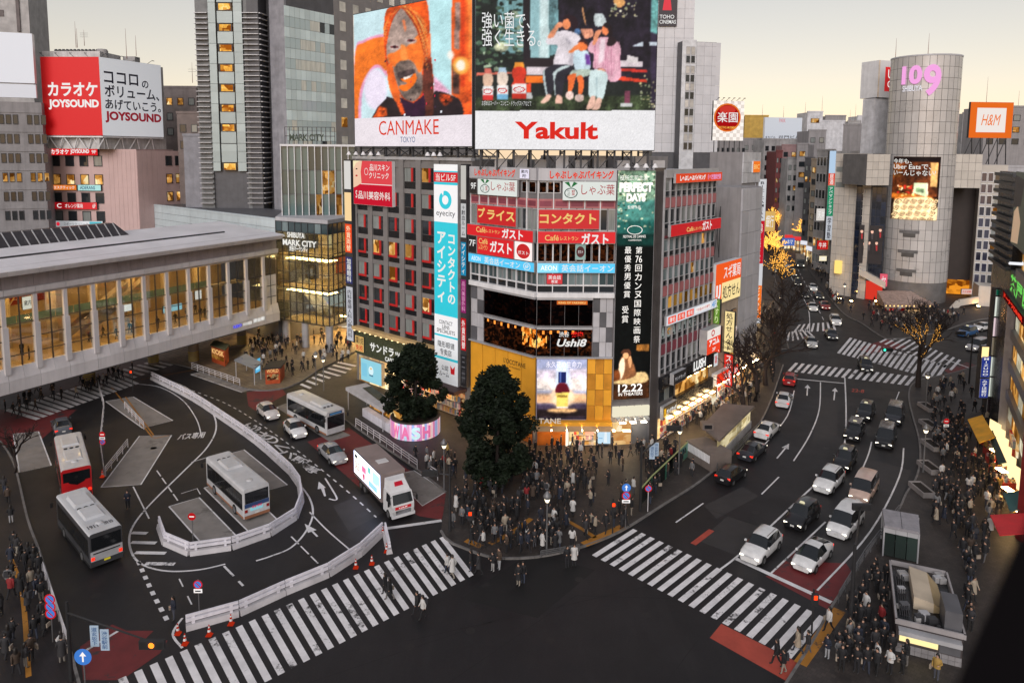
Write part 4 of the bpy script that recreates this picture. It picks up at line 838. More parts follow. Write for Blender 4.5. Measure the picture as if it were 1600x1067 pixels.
for (x,y0,hw,y1,c1,c2,c3) in ((111,535,41,782,(214,110,96),(224,186,160),(214,52,50)),(224,524,44,775,(180,205,225),(226,206,190),(120,180,215)),(354,484,55,768,(240,150,50),(216,56,34),(206,48,32))):
    Y3 += [(c1,[(x-hw*.6,y0),(x+hw*.6,y0),(x+hw*.75,y0+50),(x-hw*.75,y0+50)],1,.1),(c2,[(x-hw*.75,y0+45),(x+hw*.75,y0+45),(x+hw*.98,y0+100),(x+hw*.72,y0+140),(x+hw,y0+170),(x+hw,y1-90),(x-hw,y1-90),(x-hw,y0+170),(x-hw*.72,y0+140),(x-hw*.98,y0+100)],1,.12),((238,234,232),[(x-hw,y1-112),(x+hw,y1-112),(x+hw,y1-30),(x-hw,y1-30)],1,.05),(c3,[(x-hw,y1-40),(x+hw,y1-40),(x+hw,y1),(x-hw,y1)],1,.1),((206,40,44),el(x,y1-70,hw*.85,22),0,0),((240,236,234),el(x,y1-70,hw*.66,15),0,0)]
Y2 = [((30,24,34),[(165,-150),(880,-150),(880,640),(165,640)],1,.5),((50,40,60),[(880,-150),(945,-150),(945,860),(880,860)],2,.2),((112,176,172),[(886,-60),(940,-60),(935,270),(880,250)],2,.35),((205,150,90),[(590,10),(620,-20),(660,-10),(682,30),(640,64),(610,50)],1,.2),((206,216,216),[(440,120),(470,112),(505,112),(532,160),(522,200),(450,205)],1,.15),((210,150,100),[(345,70),(354,62),(362,110),(378,190),(370,192),(352,120)],1,.1),((225,150,120),[(335,230),(420,228),(432,280),(400,300),(372,306),(350,270)],1,.3),((90,130,180),el(310,250,26,26),2,.3)]
for k in range(60): x,y = (sr.uniform(560,780),sr.uniform(20,130)) if k < 28 else (sr.uniform(790,925),sr.uniform(590,860)); Y2.append((sr.choice(((220,216,190),(150,160,120),(200,190,140))),el(x,y,sr.uniform(4,14),sr.uniform(3,9),6),1,.3))
Y2 += [((220,205,210),[(560,470),(820,482),(820,520),(560,520)],1,.1),((226,216,216),[(700,430),(780,450),(780,500),(690,480)],1,.1),((200,50,40),[(600,532),(850,545),(850,565),(600,556)],1,.2),((216,62,36),[(600,590),(850,625),(850,645),(600,625)],1,.2),((120,60,80),[(675,710),(720,710),(720,810),(675,810)],1,.3),((206,206,206),[(645,805),(735,805),(735,835),(645,835)],1,.1),((206,216,226),[(735,362),(820,325),(820,362)],1,.1),((206,216,226),[(868,330),(930,330),(930,360),(868,355)],1,.1),
 ((228,218,224),[(130,255),(215,240),(300,262),(340,310),(335,380),(286,420),(276,512),(200,520),(120,512),(146,400),(150,352),(75,346),(68,310),(92,272)],1,.08),((192,184,194),[(215,290),(262,332),(250,352),(222,316)],3,.1),((196,188,198),[(262,380),(286,420),(276,505),(240,510),(255,450)],4,.1),((236,150,110),[(76,290),(130,215),(160,178),(206,186),(190,212),(160,226),(122,292)],1,.12),((240,142,92),el(226,188,32,44),1,.12),((38,20,28),[(198,158),(206,128),(245,116),(300,142),(312,200),(284,232),(262,196),(236,150)],1,.1),((42,40,50),[(52,548),(130,505),(266,515),(282,560),(232,582),(206,640),(188,742),(136,738),(140,640),(104,742),(66,735),(46,640),(40,582)],1,.15),((192,206,206),[(40,565),(52,548),(60,620),(76,735),(64,735),(46,640)],1,.1),((192,206,206),[(122,565),(190,520),(240,512),(246,522),(162,562),(136,620),(142,735),(133,735),(124,620)],1,.1),((236,190,170),[(20,800),(50,765),(76,735),(106,745),(90,780),(56,804)],1,.1),((236,186,166),[(135,802),(150,742),(172,745),(192,765),(190,806),(160,808)],1,.1),
 ((240,122,62),el(350,362,42,42),1,.12),((60,26,26),[(312,335),(335,312),(380,322),(396,365),(376,350),(350,328)],1,.1),((242,132,72),[(240,408),(300,354),(332,372),(290,402),(262,416),(246,414)],1,.1),((206,226,236),[(285,402),(340,400),(392,402),(412,520),(380,560),(290,542)],1,.1),((110,60,150),[(370,420),(405,430),(412,510),(376,505)],2,.2),((190,206,190),[(290,545),(415,545),(416,582),(345,602),(250,592),(262,560)],1,.15),((240,112,52),[(236,592),(300,576),(288,640),(266,712),(236,716),(240,650)],1,.12),((240,112,52),[(305,602),(345,592),(362,650),(346,732),(316,736),(318,660)],1,.12),((226,196,186),el(250,745,32,34),1,.25),((226,196,186),el(325,765,36,30),1,.25),
 ((226,172,188),[(398,352),(440,310),(520,290),(612,320),(646,380),(642,470),(648,600),(585,642),(530,602),(520,540),(432,530),(440,430),(394,402)],1,.1)]
for k in range(16): x = 440+sr.random()*195; Y2.append(((200,136,158),[(x,330),(x+4,330),(x+8,590),(x+3,590)],1,.1))
Y2 += [((240,216,224),[(490,300),(530,310),(512,480),(472,500)],2,.05),((40,25,30),[(540,342),(562,280),(612,316),(592,352),(566,362),(546,360)],1,.1),((240,152,112),[(428,352),(444,262),(470,236),(502,240),(480,282),(452,342)],1,.1),((240,132,82),el(530,236,30,40),1,.12),((30,18,22),[(508,205),(530,180),(570,198),(582,270),(560,292),(546,230)],1,.1),((240,162,132),[(446,552),(480,536),(522,542),(520,572),(486,586),(458,580)],1,.1),((214,232,232),[(402,590),(430,545),(520,556),(546,600),(532,680),(510,768),(462,768),(460,690),(452,755),(400,752)],1,.07),((170,192,196),[(456,600),(464,600),(464,760),(454,760)],2,0),((238,190,170),[(415,756),(450,756),(446,820),(420,850),(380,852),(384,828)],1,.1),((238,190,170),[(460,770),(496,770),(490,830),(470,854),(426,854),(440,822)],1,.1)]
P = cv(740,0,.201,Y3)+cv(840,0,.2008,Y2)+[((236,234,236),[(735,173.5),(1030,173),(1030,260),(735,260)],0,.01)]
dots('picture',lambda s,t: WY.p(u0+.05+(u1-u0-.1)*s,zb+.1+(ztp-zb-.2)*t,.22),230,190,P,scf,seed=5); YW = .26
for s_,a in (('強い菌で、',(753,20,828,46)),('強く生きる。',(753,46,845,74))): wpx(WY,s_,*a,E((240,240,240)),scf,w=YW,bold=.0)
wpx(WY,'お求めはスーパー・コンビニ・ドラッグストアなどで',753,158,830,166,E((220,220,220)),scf,w=YW,bold=0); wpx(WY,'Yakult',804,191,934,218,E((222,46,36)),scf,w=YW,bold=.035)
for x in (682,752,834): wpx(WY,'ヤクルト',540+(x-20)*.325,139,540+(x+20)*.325,143,E((205,44,44)),scf,w=YW,bold=0)
roof_truss(WY,u0+.6,u1-.6,30.0,zb,sc2,6,10)
# film banner facet
pdn = tag(bpx(Wpd,960,266,1018,622,PR((10,12,12),.05),ALU,None,name='film_banner',w0=.05,w1=.35),'tall film banner from green leaves to black with a seated figure at the foot','banner')
zz = lambda x,y: (940+x*.4032,230+y*.4032)
FB = [((10,12,12),[(0,0),(300,0),(300,1100),(0,1100)],0,.3),((110,142,120),[(0,0),(300,0),(300,215),(0,215)],6,.35),((70,130,122),[(0,215),(300,200),(300,300),(0,300)],10,.2),((34,92,86),[(0,290),(300,280),(300,345),(0,335)],10,.2),((14,46,42),[(0,340),(300,335),(300,385),(0,380)],10,.2)]
sr = random.Random(5)
for k in range(190):
    y = sr.uniform(90,320); x = sr.uniform(50,210)
    if y > 220 and x > 100 and sr.random() < .85: continue
    FB.append((sr.choice(((196,206,176),(52,80,56),(226,226,206),(36,56,44),(130,150,110))),el(x,y,sr.uniform(2,7),sr.uniform(2,4),6),1,.3))
FG = [((60,34,18),[(880,500),(1120,500),(1120,640),(880,640)],4,.4),((160,104,46),[(1045,300),(1120,296),(1120,338),(1045,335)],2,.3),((226,194,136),[(895,525),(960,490),(1070,460),(1110,475),(1105,520),(980,535)],3,.15),((132,86,54),[(940,500),(942,420),(962,366),(1004,370),(1034,430),(1042,480),(985,505)],2,.2),((248,230,196),[(946,400),(970,374),(976,440),(958,500),(938,500),(940,440)],3,.1),((150,96,60),[(990,400),(1030,420),(1040,470),(1000,480)],4,.2),((228,170,120),el(983,360,18,24),1,.1),((84,50,36),[(953,352),(964,330),(1000,326),(1014,352),(1004,372),(992,346),(966,352)],1,.1),((226,168,116),[(1000,374),(1012,366),(1018,400),(1008,440),(998,410),(996,390)],1,.1),((120,62,28),[(900,455),(920,448),(940,452),(950,500),(920,516),(900,512)],3,.3)]
bx_ = Wpd.box4(960,266,1018,622)
dots('picture',lambda s,t: Wpd.p(bx_[0]+.03+(bx_[1]-bx_[0]-.06)*s,bx_[2]+.03+(bx_[3]-bx_[2]-.06)*t,.36),76,380,cv(940,230,.4032,FB)+cv(720,460,.2625,FG),pdn,k=.5,dif=1,seed=7)
PT = PR((235,235,232),.55); Pw = .38
wpx(Wpd,'役所広司主演',967,274,1010,282,PT,pdn,w=Pw,bold=0)
for s_,b4,bo in (('PERFECT',(966,285,1018,300),.07),('DAYS',(977,302,1007,315),.07),('監督作品',(979,321,999,326),0),('FESTIVAL DE CANNES',(972,367,1007,371),0),('COMPÉTITION',(980,373,1000,376),0),('12.22',(964,598,1002,610),.02),('IN THEATERS',(964.5,611,1002,616),.01)): wpx(Wpd,s_,*b4,PT,pdn,w=Pw,bold=bo)
mb = MB(); ring = blob(990,359,12,7,20); ri = blob(990,359,11,6.2,20); vs = [Wpd.p(*Wpd.at(*p),Pw) for p in ring+ri]; mb.add(vs,[(i,(i+1) % 20,20+(i+1) % 20,20+i) for i in range(20)],PT); subpart(mb.build('emblem'),pdn)
for s_,x,y0,y1 in (('第76回カンヌ国際映画祭',996.5,384,536),('最優秀男優賞',979.5,384,466),('受賞',977.5,476,505)):
    n = len(s_); st = (y1-y0)/n
    chars = ['第','76','回']+list('カンヌ国際映画祭') if n > 8 else list(s_)
    st = (y1-y0)/len(chars)
    for i,ch in enumerate(chars): xx = x-(y0+st*i-384)*.025; wpx(Wpd,ch,xx-5,y0+st*i+1,xx+5,y0+st*(i+1)-2,PT,pdn,w=Pw,bold=0)
lamp_row(Wpd,.2,Wpd.len-.2,4,30.6,1.4,pdn,.5)
for i in range(5): piece('lit_panel',Wpd,.1+i*.85,.85+i*.85,3.4,4.5,.05,.4,E((240,232,205),1.0,True),cb)
for i in range(4): piece('lamp_box',Wpd,.4+i*1.05,.9+i*1.05,3.1,3.35,.3,1.0,ALU,cb)
piece('shop_opening',Wpd,.2,2.3,.15,2.7,-.1,.08,SHOP,cb); piece('shop_panel',Wpd,2.4,4.2,.15,3.0,0,.12,PANELD,cb)
mb = MB(); mb.prism([PP,PS,(PS[0]+.3,PS[1]+.5),(PP[0],PP[1]+1)],0,30.4,M('brown_pier',(.13,.105,.09),.6,streak=.5)); mb.build('corner_pier',cb)
# side front along the street: bands and mullions
LR = Wr.len; NM = 10
zl = lambda y: Wr.at(1034,y)[1]
PB = [(26.05,27.15,PINK),(22.75,23.0,PINKR),(19.5,20.6,PINK),(16.3,17.4,PINK),(9.75,10.85,PINKR)]
WRW = [(27.5,29.2),(24.0,25.95),(20.9,22.6),(17.7,19.4),(14.4,16.2),(11.2,13.0),(7.7,9.6)]
for i in range(NM):
    a,b = LR*i/NM,LR*(i+1)/NM
    piece('mullion',Wr,a-.05,a+.05,7.4,29.6,0,.22,ALU,cb)
    for (z0,z1,m_) in PB: piece('pink_panel',Wr,a+.06,b-.06,z0,z1,0,.12,m_,cb)
    for k,(z0,z1) in enumerate(WRW):
        g_ = GLC if k in (0,1,6) else (WARM if (i*7+k*3) % 11 == 0 else GLT if k in (3,2) else GLD)
        if k == 4: g_ = LIT('amber_blinds',(120,80,25),(190,140,60),.8,(1,1,.4)) if i > 0 else GLT
        window(Wr,a+.06,b-.06,z0+.35,z1,cb,g_,ALU,t=.05); piece('transom_pane',Wr,a+.06,b-.06,z0-.15,z0+.3,0,.05,GLD,cb)
piece('parapet',Wr,0,LR,29.3,30.2,0,.3,ALU,cb)
sg(Wr,(1.5,LR+.2,28.7,29.75),E((235,80,45),.85),[('しゃぶしゃぶバイキング',.08,.62,.2,.8,WT,{'bold': .05}),('食べ放題飲放題',.66,.97,.2,.8,E((230,170,225)))],'orange red all you can eat sign at the top of the street side',w0=.35,w1=.65)
sg(Wr,(.6,LR+.3,22.9,24.2),PR((190,16,26),.45),[('Café',.29,.42,.2,.6,CRM),('レストラン',.43,.6,.2,.5,CRM),('ガスト',.6,.8,.1,.9,WT,{'bold': .03})],'red restaurant band on the street side of the corner building',w0=.35,w1=.7)
sg(Wr,(.4,LR+.2,13.05,14.15),PR((206,212,222),.55),[('#rect',.03,.17,.15,.85,E((240,80,50))),('薄毛',.05,.155,.25,.75,WT,{'lift': .005}),('#rect',.2,.34,.15,.85,E((240,80,50))),('抜毛',.22,.325,.25,.75,WT,{'lift': .005}),('#rect',.37,.51,.15,.85,E((240,80,50))),('発毛',.39,.495,.25,.75,WT,{'lift': .005}),('#rect',.54,.86,.25,.8,WT),('でお悩みの方専門',.56,.84,.35,.7,RDT,{'lift': .005}),('4F',.89,.98,.15,.85,E((90,150,205)))],'white hair clinic sign with orange squares on the street side',w0=.35,w1=.6)
for i,ch in enumerate('AGA専門病院'):
    wtext(Wr,ch,.1+i*1.27,1.1+i*1.27,11.5,12.9,PR((150,165,165),.15),cb,w=.1,bold=.04)
sg(Wr,(LR-4.0,LR-.2,8.0,11.0),E((240,232,225),.95,True),[('#rect',0,1,0,.62,E((238,70,40))),('#ring',.3,.55,.68,.95,RDT,{'q': .6}),('アコム',.15,.92,.3,.58,WT,{'lift': .005,'bold': .05}),('3F',.4,.65,.06,.2,WT,{'lift': .005})],'red and white loan office sign sticking out from the street side',w0=.4,w1=1.4)
mb = MB(); mb.wbox(Wr,0,LR,5.9,7.2,.05,.5,BLACK); mb.wbox(Wr,3.6,LR+.1,2.7,4.2,.05,.55,BLACK); mb.build('fascia',cb)
wtext(Wr,'LUSH',7.7,11.0,6.2,7.4,WT,cb,w=.55,bold=.05)
sg(Wr,(.1,3.4,2.5,4.0),PR((20,18,22),.2),[('#rect',.05,.2,.2,.8,E((240,180,40))),('L',.09,.16,.3,.7,KD,{'lift': .005}),('サンドラッグ',.25,.95,.3,.7,WT,{'bold': .05})],'black drugstore sign low on the street side',w0=.3,w1=.7)
sg(Wr,(1.6,4.6,6.2,7.5),PR((40,38,40),.2),[('サンドラッグ',.1,.95,.3,.65,PR((200,200,205),.4))],'grey framed drugstore sign beside the roof unit',w0=.6,w1=1.1)
for i in range(5): piece('shop_window',Wr,4.2+i*1.75,5.8+i*1.75,4.2,5.9,-.05,.1,WARM,cb); piece('shop_opening',Wr,4.2+i*1.75,5.8+i*1.75,.15,2.7,-.05,.1,SHOPM,cb)
for i in range(3): piece('shop_window',Wr,.3+i*1.2,1.3+i*1.2,4.3,5.8,-.05,.1,GLC,cb)
piece('shop_opening',Wr,.2,3.6,.15,2.4,-.05,.12,SHOP,cb); shelves(Wr,.4,12,.3,2.4,3,.2,cb)
# rooftop plant
for k in range(9): x = -2+k*2.3; mb = MB(); mb.box(x,x+1.4,81+k % 3*1.5,82.2+k % 3*1.5,30,31.1+.5*(k % 2),ALU); mb.build('roof_unit',cb)

# lamps added under the fascias to brighten the pavement
def soffit(W,u0,u1,n,z,w,parent,k=16,c=(255,212,150)):
    for i in range(n): a = u0+(u1-u0)*(i+.3)/n; piece('added_soffit_light',W,a,a+.5*(u1-u0)/n,z-.05,z,w-.18,w+.18,E(c,k,True),parent)
soffit(Wc2,.5,10.5,6,2.28,1.2,cb,40); soffit(Wc1,.5,L1,5,2.5,.7,cb,30); soffit(Wr,.3,LR,7,2.6,.9,cb,40); soffit(W1,9,20,6,3.35,1.2,ob,40); soffit(Wpd,.4,4,3,2.9,.8,cb,40,(255,240,210)); soffit(Wr,4,LR,5,5.85,.3,cb,14)
# ------------------------------------------------------------------ covered footbridge on the left
Ww0 = Wall((-57.22,77.8),(-38.0,114.65)); EXT = 14.0
Ww = Wall(Ww0.p(-EXT,0),Ww0.p(Ww0.len,0)); LW = Ww.len
GRS = M('bridge_cladding',(0.64,0.62,0.64),0.55,var=0.1,sc=0.3,streak=0.25,rnd=0.08); GRD = M('bridge_wall',(0.30,0.26,0.265),0.6,var=0.15,streak=0.35,rnd=0.1)
ROOFM = M('roof_sheet',(0.78,0.77,0.80),0.45,var=0.1,sc=0.2,metal=.2)
fb = empty('footbridge',Ww.p(LW/2,0),'long grey covered footbridge with lit glass walls crossing over the bus terminal','footbridge')
DEP = -13.0
def wsec(W,u0,u1,prof,mat,name,parent):
    "bar with the given (w, z) section along a wall"
    n = len(prof); vs = [W.p(u0,z,w_) for w_,z in prof]+[W.p(u1,z,w_) for w_,z in prof]; mb = MB()
    mb.add(vs,[(i,(i+1) % n,n+(i+1) % n,n+i) for i in range(n)]+[tuple(range(n-1,-1,-1)),tuple(range(n,2*n))],mat); return mb.build(name,parent)
colx = [1.4,47.8,92.7,136,175.6,216,253,290,323,353,384,412]
cu = [Ww.u(x,450) for x in colx]; pit = (cu[-1]-cu[0])/(len(cu)-1); cu = [cu[0]+pit*i for i in range(-4,len(cu))]; cu = [c for c in cu if c > 0.3]
edges = [0]+cu+[LW]
for i in range(len(edges)-1):
    a,b = edges[i]+.02,edges[i+1]-.02; m_ = (a+b)/2
    piece('lower_panel',Ww,a,b,4.47,5.85,-.3,.35,GRS,fb)
    for x0,x1 in ((a,m_-.01),(m_+.01,b)): wsec(Ww,x0,x1,[(-.3,5.87),(.35,5.87),(-.02,7.3),(-.3,7.3)],GRS,'sill_panel',fb)
    wsec(Ww,a,b,[(-.3,15.25),(.0,15.25),(.38,15.6),(.45,16.25),(-.3,16.25)],GRS,'head_panel',fb)
    for x0,x1 in ((a,m_-.01),(m_+.01,b)): piece('wall_panel',Ww,x0,x1,16.27,17.9,-.3,.05,GRD,fb)
    wsec(Ww,a,b,[(-.6,17.9),(1.35,17.9),(1.6,18.45),(-.6,18.75)],GRS,'eave_panel',fb)
GLB = CLEAR('bridge_glass',(.86,.88,.86),.10); rail = STEEL
for i in range(len(edges)-1):
    a,b = edges[i]+.24,edges[i+1]-.24
    if b-a < .8: continue
    zs = [7.3,8.6,10.4,12.2,15.25]; last = i == len(edges)-2
    for j in range(4):
        for k in range(2):
            if last and j < 3: piece('end_panel',Ww,a+(b-a)*k/2,a+(b-a)*(k+1)/2-.04,zs[j]+.02,zs[j+1]-.02,-.1,.0,GRS,fb); continue
            piece('pane',Ww,a+(b-a)*k/2+.04,a+(b-a)*(k+1)/2-.04,zs[j]+.04,zs[j+1]-.04,-.06,-.04,GLB,fb)
    mb = MB(); m_ = (a+b)/2; mb.wbox(Ww,m_-.05,m_+.05,7.3,15.25,-.12,.05,rail)
    for z in zs[1:4]: mb.wbox(Ww,a,m_-.05,z-.045,z+.045,-.12,.04,rail); mb.wbox(Ww,m_+.05,b,z-.045,z+.045,-.12,.04,rail)
    mb.build('glazing_bar',fb)
for c in cu:
    mb = MB(); mb.wbox(Ww,c-.22,c+.22,12.0,15.3,-.25,.18,GRS); mb.wbox(Ww,c-.3,c+.3,6.6,12.0,-.25,.36,GRS); mb.build('column',fb)
mb = MB(); mb.wbox(Ww,0,LW,4.3,4.46,DEP,.3,M('soffit',(.07,.065,.065),.8)); mb.build('soffit',fb)
mb = MB(); mb.wbox(Ww,0,LW,6.9,7.2,DEP,-.35,M('bridge_floor',(.42,.30,.16),.35,var=.15)); mb.build('floor',fb)
mb = MB(); mb.wbox(Ww,0,LW,4.5,17.8,DEP-.3,DEP,M('bridge_back',(.35,.25,.14),.6,var=.2)); mb.build('back_wall',fb)
mb = MB(); mb.wbox(Ww,0,LW,15.6,15.8,DEP,-.4,M('bridge_ceiling',(.45,.38,.28),.6)); mb.build('ceiling',fb)
for i in range(26):
    for w_ in (-3.0,-8.0): piece('ceiling_light',Ww,1+i*2.1,2.2+i*2.1,15.45,15.58,w_-.45,w_+.45,E((255,204,128),24,True),fb)
mb = MB(); mb.wbox(Ww,10,LW-2,10.6,10.85,-7.5,-5.6,M('mezzanine',(.30,.26,.2),.5)); mb.build('mezzanine',fb)
for i in range(16): piece('balustrade',Ww,10+i*2.3,12.2+i*2.3,10.85,11.9,-5.7,-5.62,M('teal_glazing',(.12,.20,.2),.15),fb)
for i in range(9):
    p = Ww.p(3+i*5.6,7.2,-9.5); mb = MB(); mb.lathe((p.x,p.y,p.z),[(.6,0),(.6,8.4)],M('cream_column',(.55,.43,.27),.5),14); mb.build('interior_column',fb)
MURL = M('mural_red',(.22,.02,.015),.5,var=.4)
mb = MB(); mb.wbox(Ww,3,27,11.8,15.4,DEP,DEP+.15,MURL); mu = mb.build('mural',fb)
mb = MB(); random.seed(21)
for i in range(22):
    u = random.uniform(3.5,26); z = random.uniform(12,15); pts = [Ww.p(u+k*.35,z+math.sin(k*1.1+i)*.5,DEP+.2) for k in range(6)]; mb.tube(pts,.07,random.choice((M('mural_gold',(.6,.35,.1),.5),M('mural_white',(.6,.5,.4),.5))),4)
o_ = mb.build('mural_stroke'); subpart(o_,mu)
for (u,w_) in ((31,-7.0),(34,-7.4)):    # escalators
    mb = MB(); mb.hexa([Ww.p(u-6,7.2,w_+.8),Ww.p(u+3,12.6,w_+.8),Ww.p(u+3,12.6,w_-.4),Ww.p(u-6,7.2,w_-.4),Ww.p(u-6,8.2,w_+.8),Ww.p(u+3,13.6,w_+.8),Ww.p(u+3,13.6,w_-.4),Ww.p(u-6,8.2,w_-.4)],M('escalator',(.25,.2,.15),.4)); mb.build('escalator',fb)
for (u,z,c) in ((9.5,12.2,(250,245,235)),(20,12.4,(245,240,225)),(39,8.2,(160,215,230)),(44.5,9.2,(250,245,240)),(33,9.6,(250,250,245))): board(Ww,u,u+(1.2 if c[0] > 200 else 3.2),z,z+(1.6 if c[0] > 200 else 1.0),-6.0,-5.8,E(c,1,True),STEEL,fb,[('案内',.15,.85,.3,.7,KD)] if z > 12 else [],name='lit_panel')
# roof with standing seams, gutter, skylight
mb = MB(); w0,w1,za,zb_ = 1.5,DEP-.6,18.5,19.9
mb.hexa([Ww.p(0,za-.3,w0),Ww.p(LW+.4,za-.3,w0),Ww.p(LW+.4,zb_-.3,w1),Ww.p(0,zb_-.3,w1),Ww.p(0,za+.05,w0),Ww.p(LW+.4,za+.05,w0),Ww.p(LW+.4,zb_,w1),Ww.p(0,zb_,w1)],ROOFM); rf = mb.build('roof',fb)
for k in range(24):
    t = (k+.5)/24; mb = MB(); wq = w0+(w1-w0)*t; zq = za+.05+(zb_-za-.05)*t; mb.bar(Ww.p(0,zq+.03,wq),Ww.p(LW+.3,zq+.03,wq),.05,.06,ROOFM); subpart(mb.build('roof_seam'),rf)
mb = MB(); tg = .42; wq = w0+(w1-w0)*tg; mb.bar(Ww.p(0,za+(zb_-za)*tg+.12,wq),Ww.p(LW-6,za+(zb_-za)*tg+.12,wq),.22,.2,STEEL); subpart(mb.build('gutter'),rf)
us = Ww.at(205,360,-11)[0]+3.0; sk_ = MB(); wa,wb = DEP+2.6,DEP-.2
sk_.hexa([Ww.p(0,19.5,wa),Ww.p(us-3.6,19.5,wa),Ww.p(us-3.6,19.5,wb),Ww.p(0,19.5,wb),Ww.p(0,21.4,wa-1.2),Ww.p(us-5.2,21.4,wa-1.2),Ww.p(us-5.2,21.4,wb+.3),Ww.p(0,21.4,wb+.3)],M('skylight_glass',(.05,.045,.05),.25)); sl = sk_.build('skylight',fb)
n_ = 30
for k in range(n_):
    u = (us-4.5)*(k+.5)/n_; mb = MB(); mb.bar(Ww.p(u,19.55,wa+.06),Ww.p(u-.35,21.45,wa-1.14),.12,.1,ALU); subpart(mb.build('skylight_rib'),sl)
# bridge lettering near the far end
wtext(Ww,'KEIO',Ww.u(362,509),Ww.u(375,506),5.1,5.6,E((90,90,235)),fb,w=.38,bold=.05); wtext(Ww,'井の頭線',Ww.u(377,505),Ww.u(391,502),5.1,5.6,WH,fb,w=.38); wtext(Ww,'渋谷駅',Ww.u(393,500),Ww.u(411,496),5.15,5.8,WH,fb,w=.38,bold=.03)
for (x,y) in ((303,566),(140,602),(378,540),(240,568)):
    g = G(x,y); mb = MB(); mb.lathe((g.x,g.y,0),[(.75,0),(.75,4.4)],M('pillar_stone',(.20,.16,.13),.6),14)
    for k in range(5): mb.lathe((g.x,g.y,.4+.3*k),[(.76,0),(.765,.14)],M('hazard_yellow',(.35,.25,.02),.6),14)
    mb.build('pillar',fb)
# ------------------------------------------------------------------ glazed station entrance
Wm1,Wm2 = Wall((-38.6,116.4),(-28.72,111.05)),Wall((-28.72,111.05),(-26.0,118.6))
ms = empty('station_building',(-32,115,0),'glazed station entrance hall glowing warm beside the footbridge','building')
GLM = CLEAR('hall_glass',(.82,.86,.84),.12)
for W,nu in ((Wm1,8),(Wm2,6)):
    zs = [4.25+1.63*i for i in range(11)]
    for i in range(nu):
        for j in range(10): piece('pane',W,W.len*i/nu+.05,W.len*(i+1)/nu-.05,zs[j]+.05,zs[j+1]-.05,-.05,-.03,GLM if j < 9 else GLT,ms)
    mb = MB()
    for i in range(nu+1): mb.wbox(W,W.len*i/nu-.05,W.len*i/nu+.05,4.2,20.6,-.1,.06,STEEL)
    for z in zs: mb.wbox(W,0,W.len,z-.05,z+.05,-.09,.05,STEEL)
    mb.build('glazing_bar',ms)
mb = MB(); pA,pB,pC = Wm1.p(0,0),Wm1.p(Wm1.len,0),Wm2.p(Wm2.len,0)
mb.prism([(pA.x,pA.y),(pB.x,pB.y),(pC.x,pC.y),(pC.x-8,pC.y+8),(pA.x-2,pA.y+10)],20.6,21.2,PANELG); mb.build('roof',ms)
for z in (4.0,9.6,14.9):
    mb = MB(); mb.prism([(pA.x+.3,pA.y+.3),(pB.x,pB.y+.4),(pC.x-.3,pC.y),(pC.x-8,pC.y+8),(pA.x-2,pA.y+10)],z,z+.3,M('hall_floor',(.5,.38,.22),.4)); mb.build('floor',ms)
Wmb = Wall((-42,124),(-27,122))
mb = MB(); mb.wbox(Wmb,-2,17,4,20.5,-.3,0,M('hall_back',(.75,.62,.44),.6)); mb.build('back_wall',ms)
for z in (8.9,14.2,19.9):
    for i in range(7): p = Wm1.p(.8+i*1.4,z,-2.5); mb = MB(); mb.wbox(Wm1,.5+i*1.4,1.2+i*1.4,z,z+.12,-4,-1.5,E((255,214,140),26,True)); mb.build('ceiling_light',ms)
board(Wmb,3.5,8,9.5,14.5,0,.2,M('ochre_board',(.35,.28,.1),.6),STEEL,ms,name='wall_poster'); board(Wmb,9.5,13.5,5.2,9.2,.5,.7,E((235,235,225),.9),STEEL,ms,[('BEST',.1,.9,.5,.8,KD)],name='wall_poster'); board(Wmb,12,16,11,14,.5,.7,E((240,110,50),.9),STEEL,ms,name='wall_poster')
for (u,z0,z1,wd) in ((.5,5,9,.5),(2.6,10,14.6,.6),(1,15.4,19,.6),(8.8,5,9.2,.5),(10.5,15.4,19.5,.6),(14,10.2,14.4,.6),(5.2,15.4,18.6,1.6),(6.4,5,8.4,1.8)): piece('lit_pillar',Wmb,u,u+wd,z0,z1,.2,.5,E((255,226,165),1.3,True),ms)  # white pillars made to glow, added to brighten the hall
for (u,v) in ((2,9.6),(4,9.6)): mb = MB(); mb.hexa([Wm1.p(u+3,5,-4),Wm1.p(u+4,5,-4),Wm1.p(u-2+1,9.8,-4),Wm1.p(u-2,9.8,-4),Wm1.p(u+3,5.8,-4.2),Wm1.p(u+4,5.8,-4.2),Wm1.p(u-1,10.6,-4.2),Wm1.p(u-2,10.6,-4.2)],ALU); mb.build('stair',ms)
for x,z,p_ in (('SHIBUYA',18.0,(2.6,6.4)),('MARK CITY',16.7,(1.6,8.9)),('渋谷マークシティ',15.8,(3.0,7.0))): wtext(Wm1,x,p_[0],p_[1],z,z+(.9 if x != 'MARK CITY' else 1.0),WH,ms,w=.1,bold=.03)
wtext(Wm1,'東急',2.2,5.5,19.0,20.0,E((240,70,40)),ms,w=-.6,bold=.05)
for c in ((-28.9,111.5),(-37.5,117),(-33.5,114.3)): mb = MB(); mb.lathe((c[0],c[1],0),[(.62,0),(.62,4.3)],CONC,14); mb.build('column',ms)
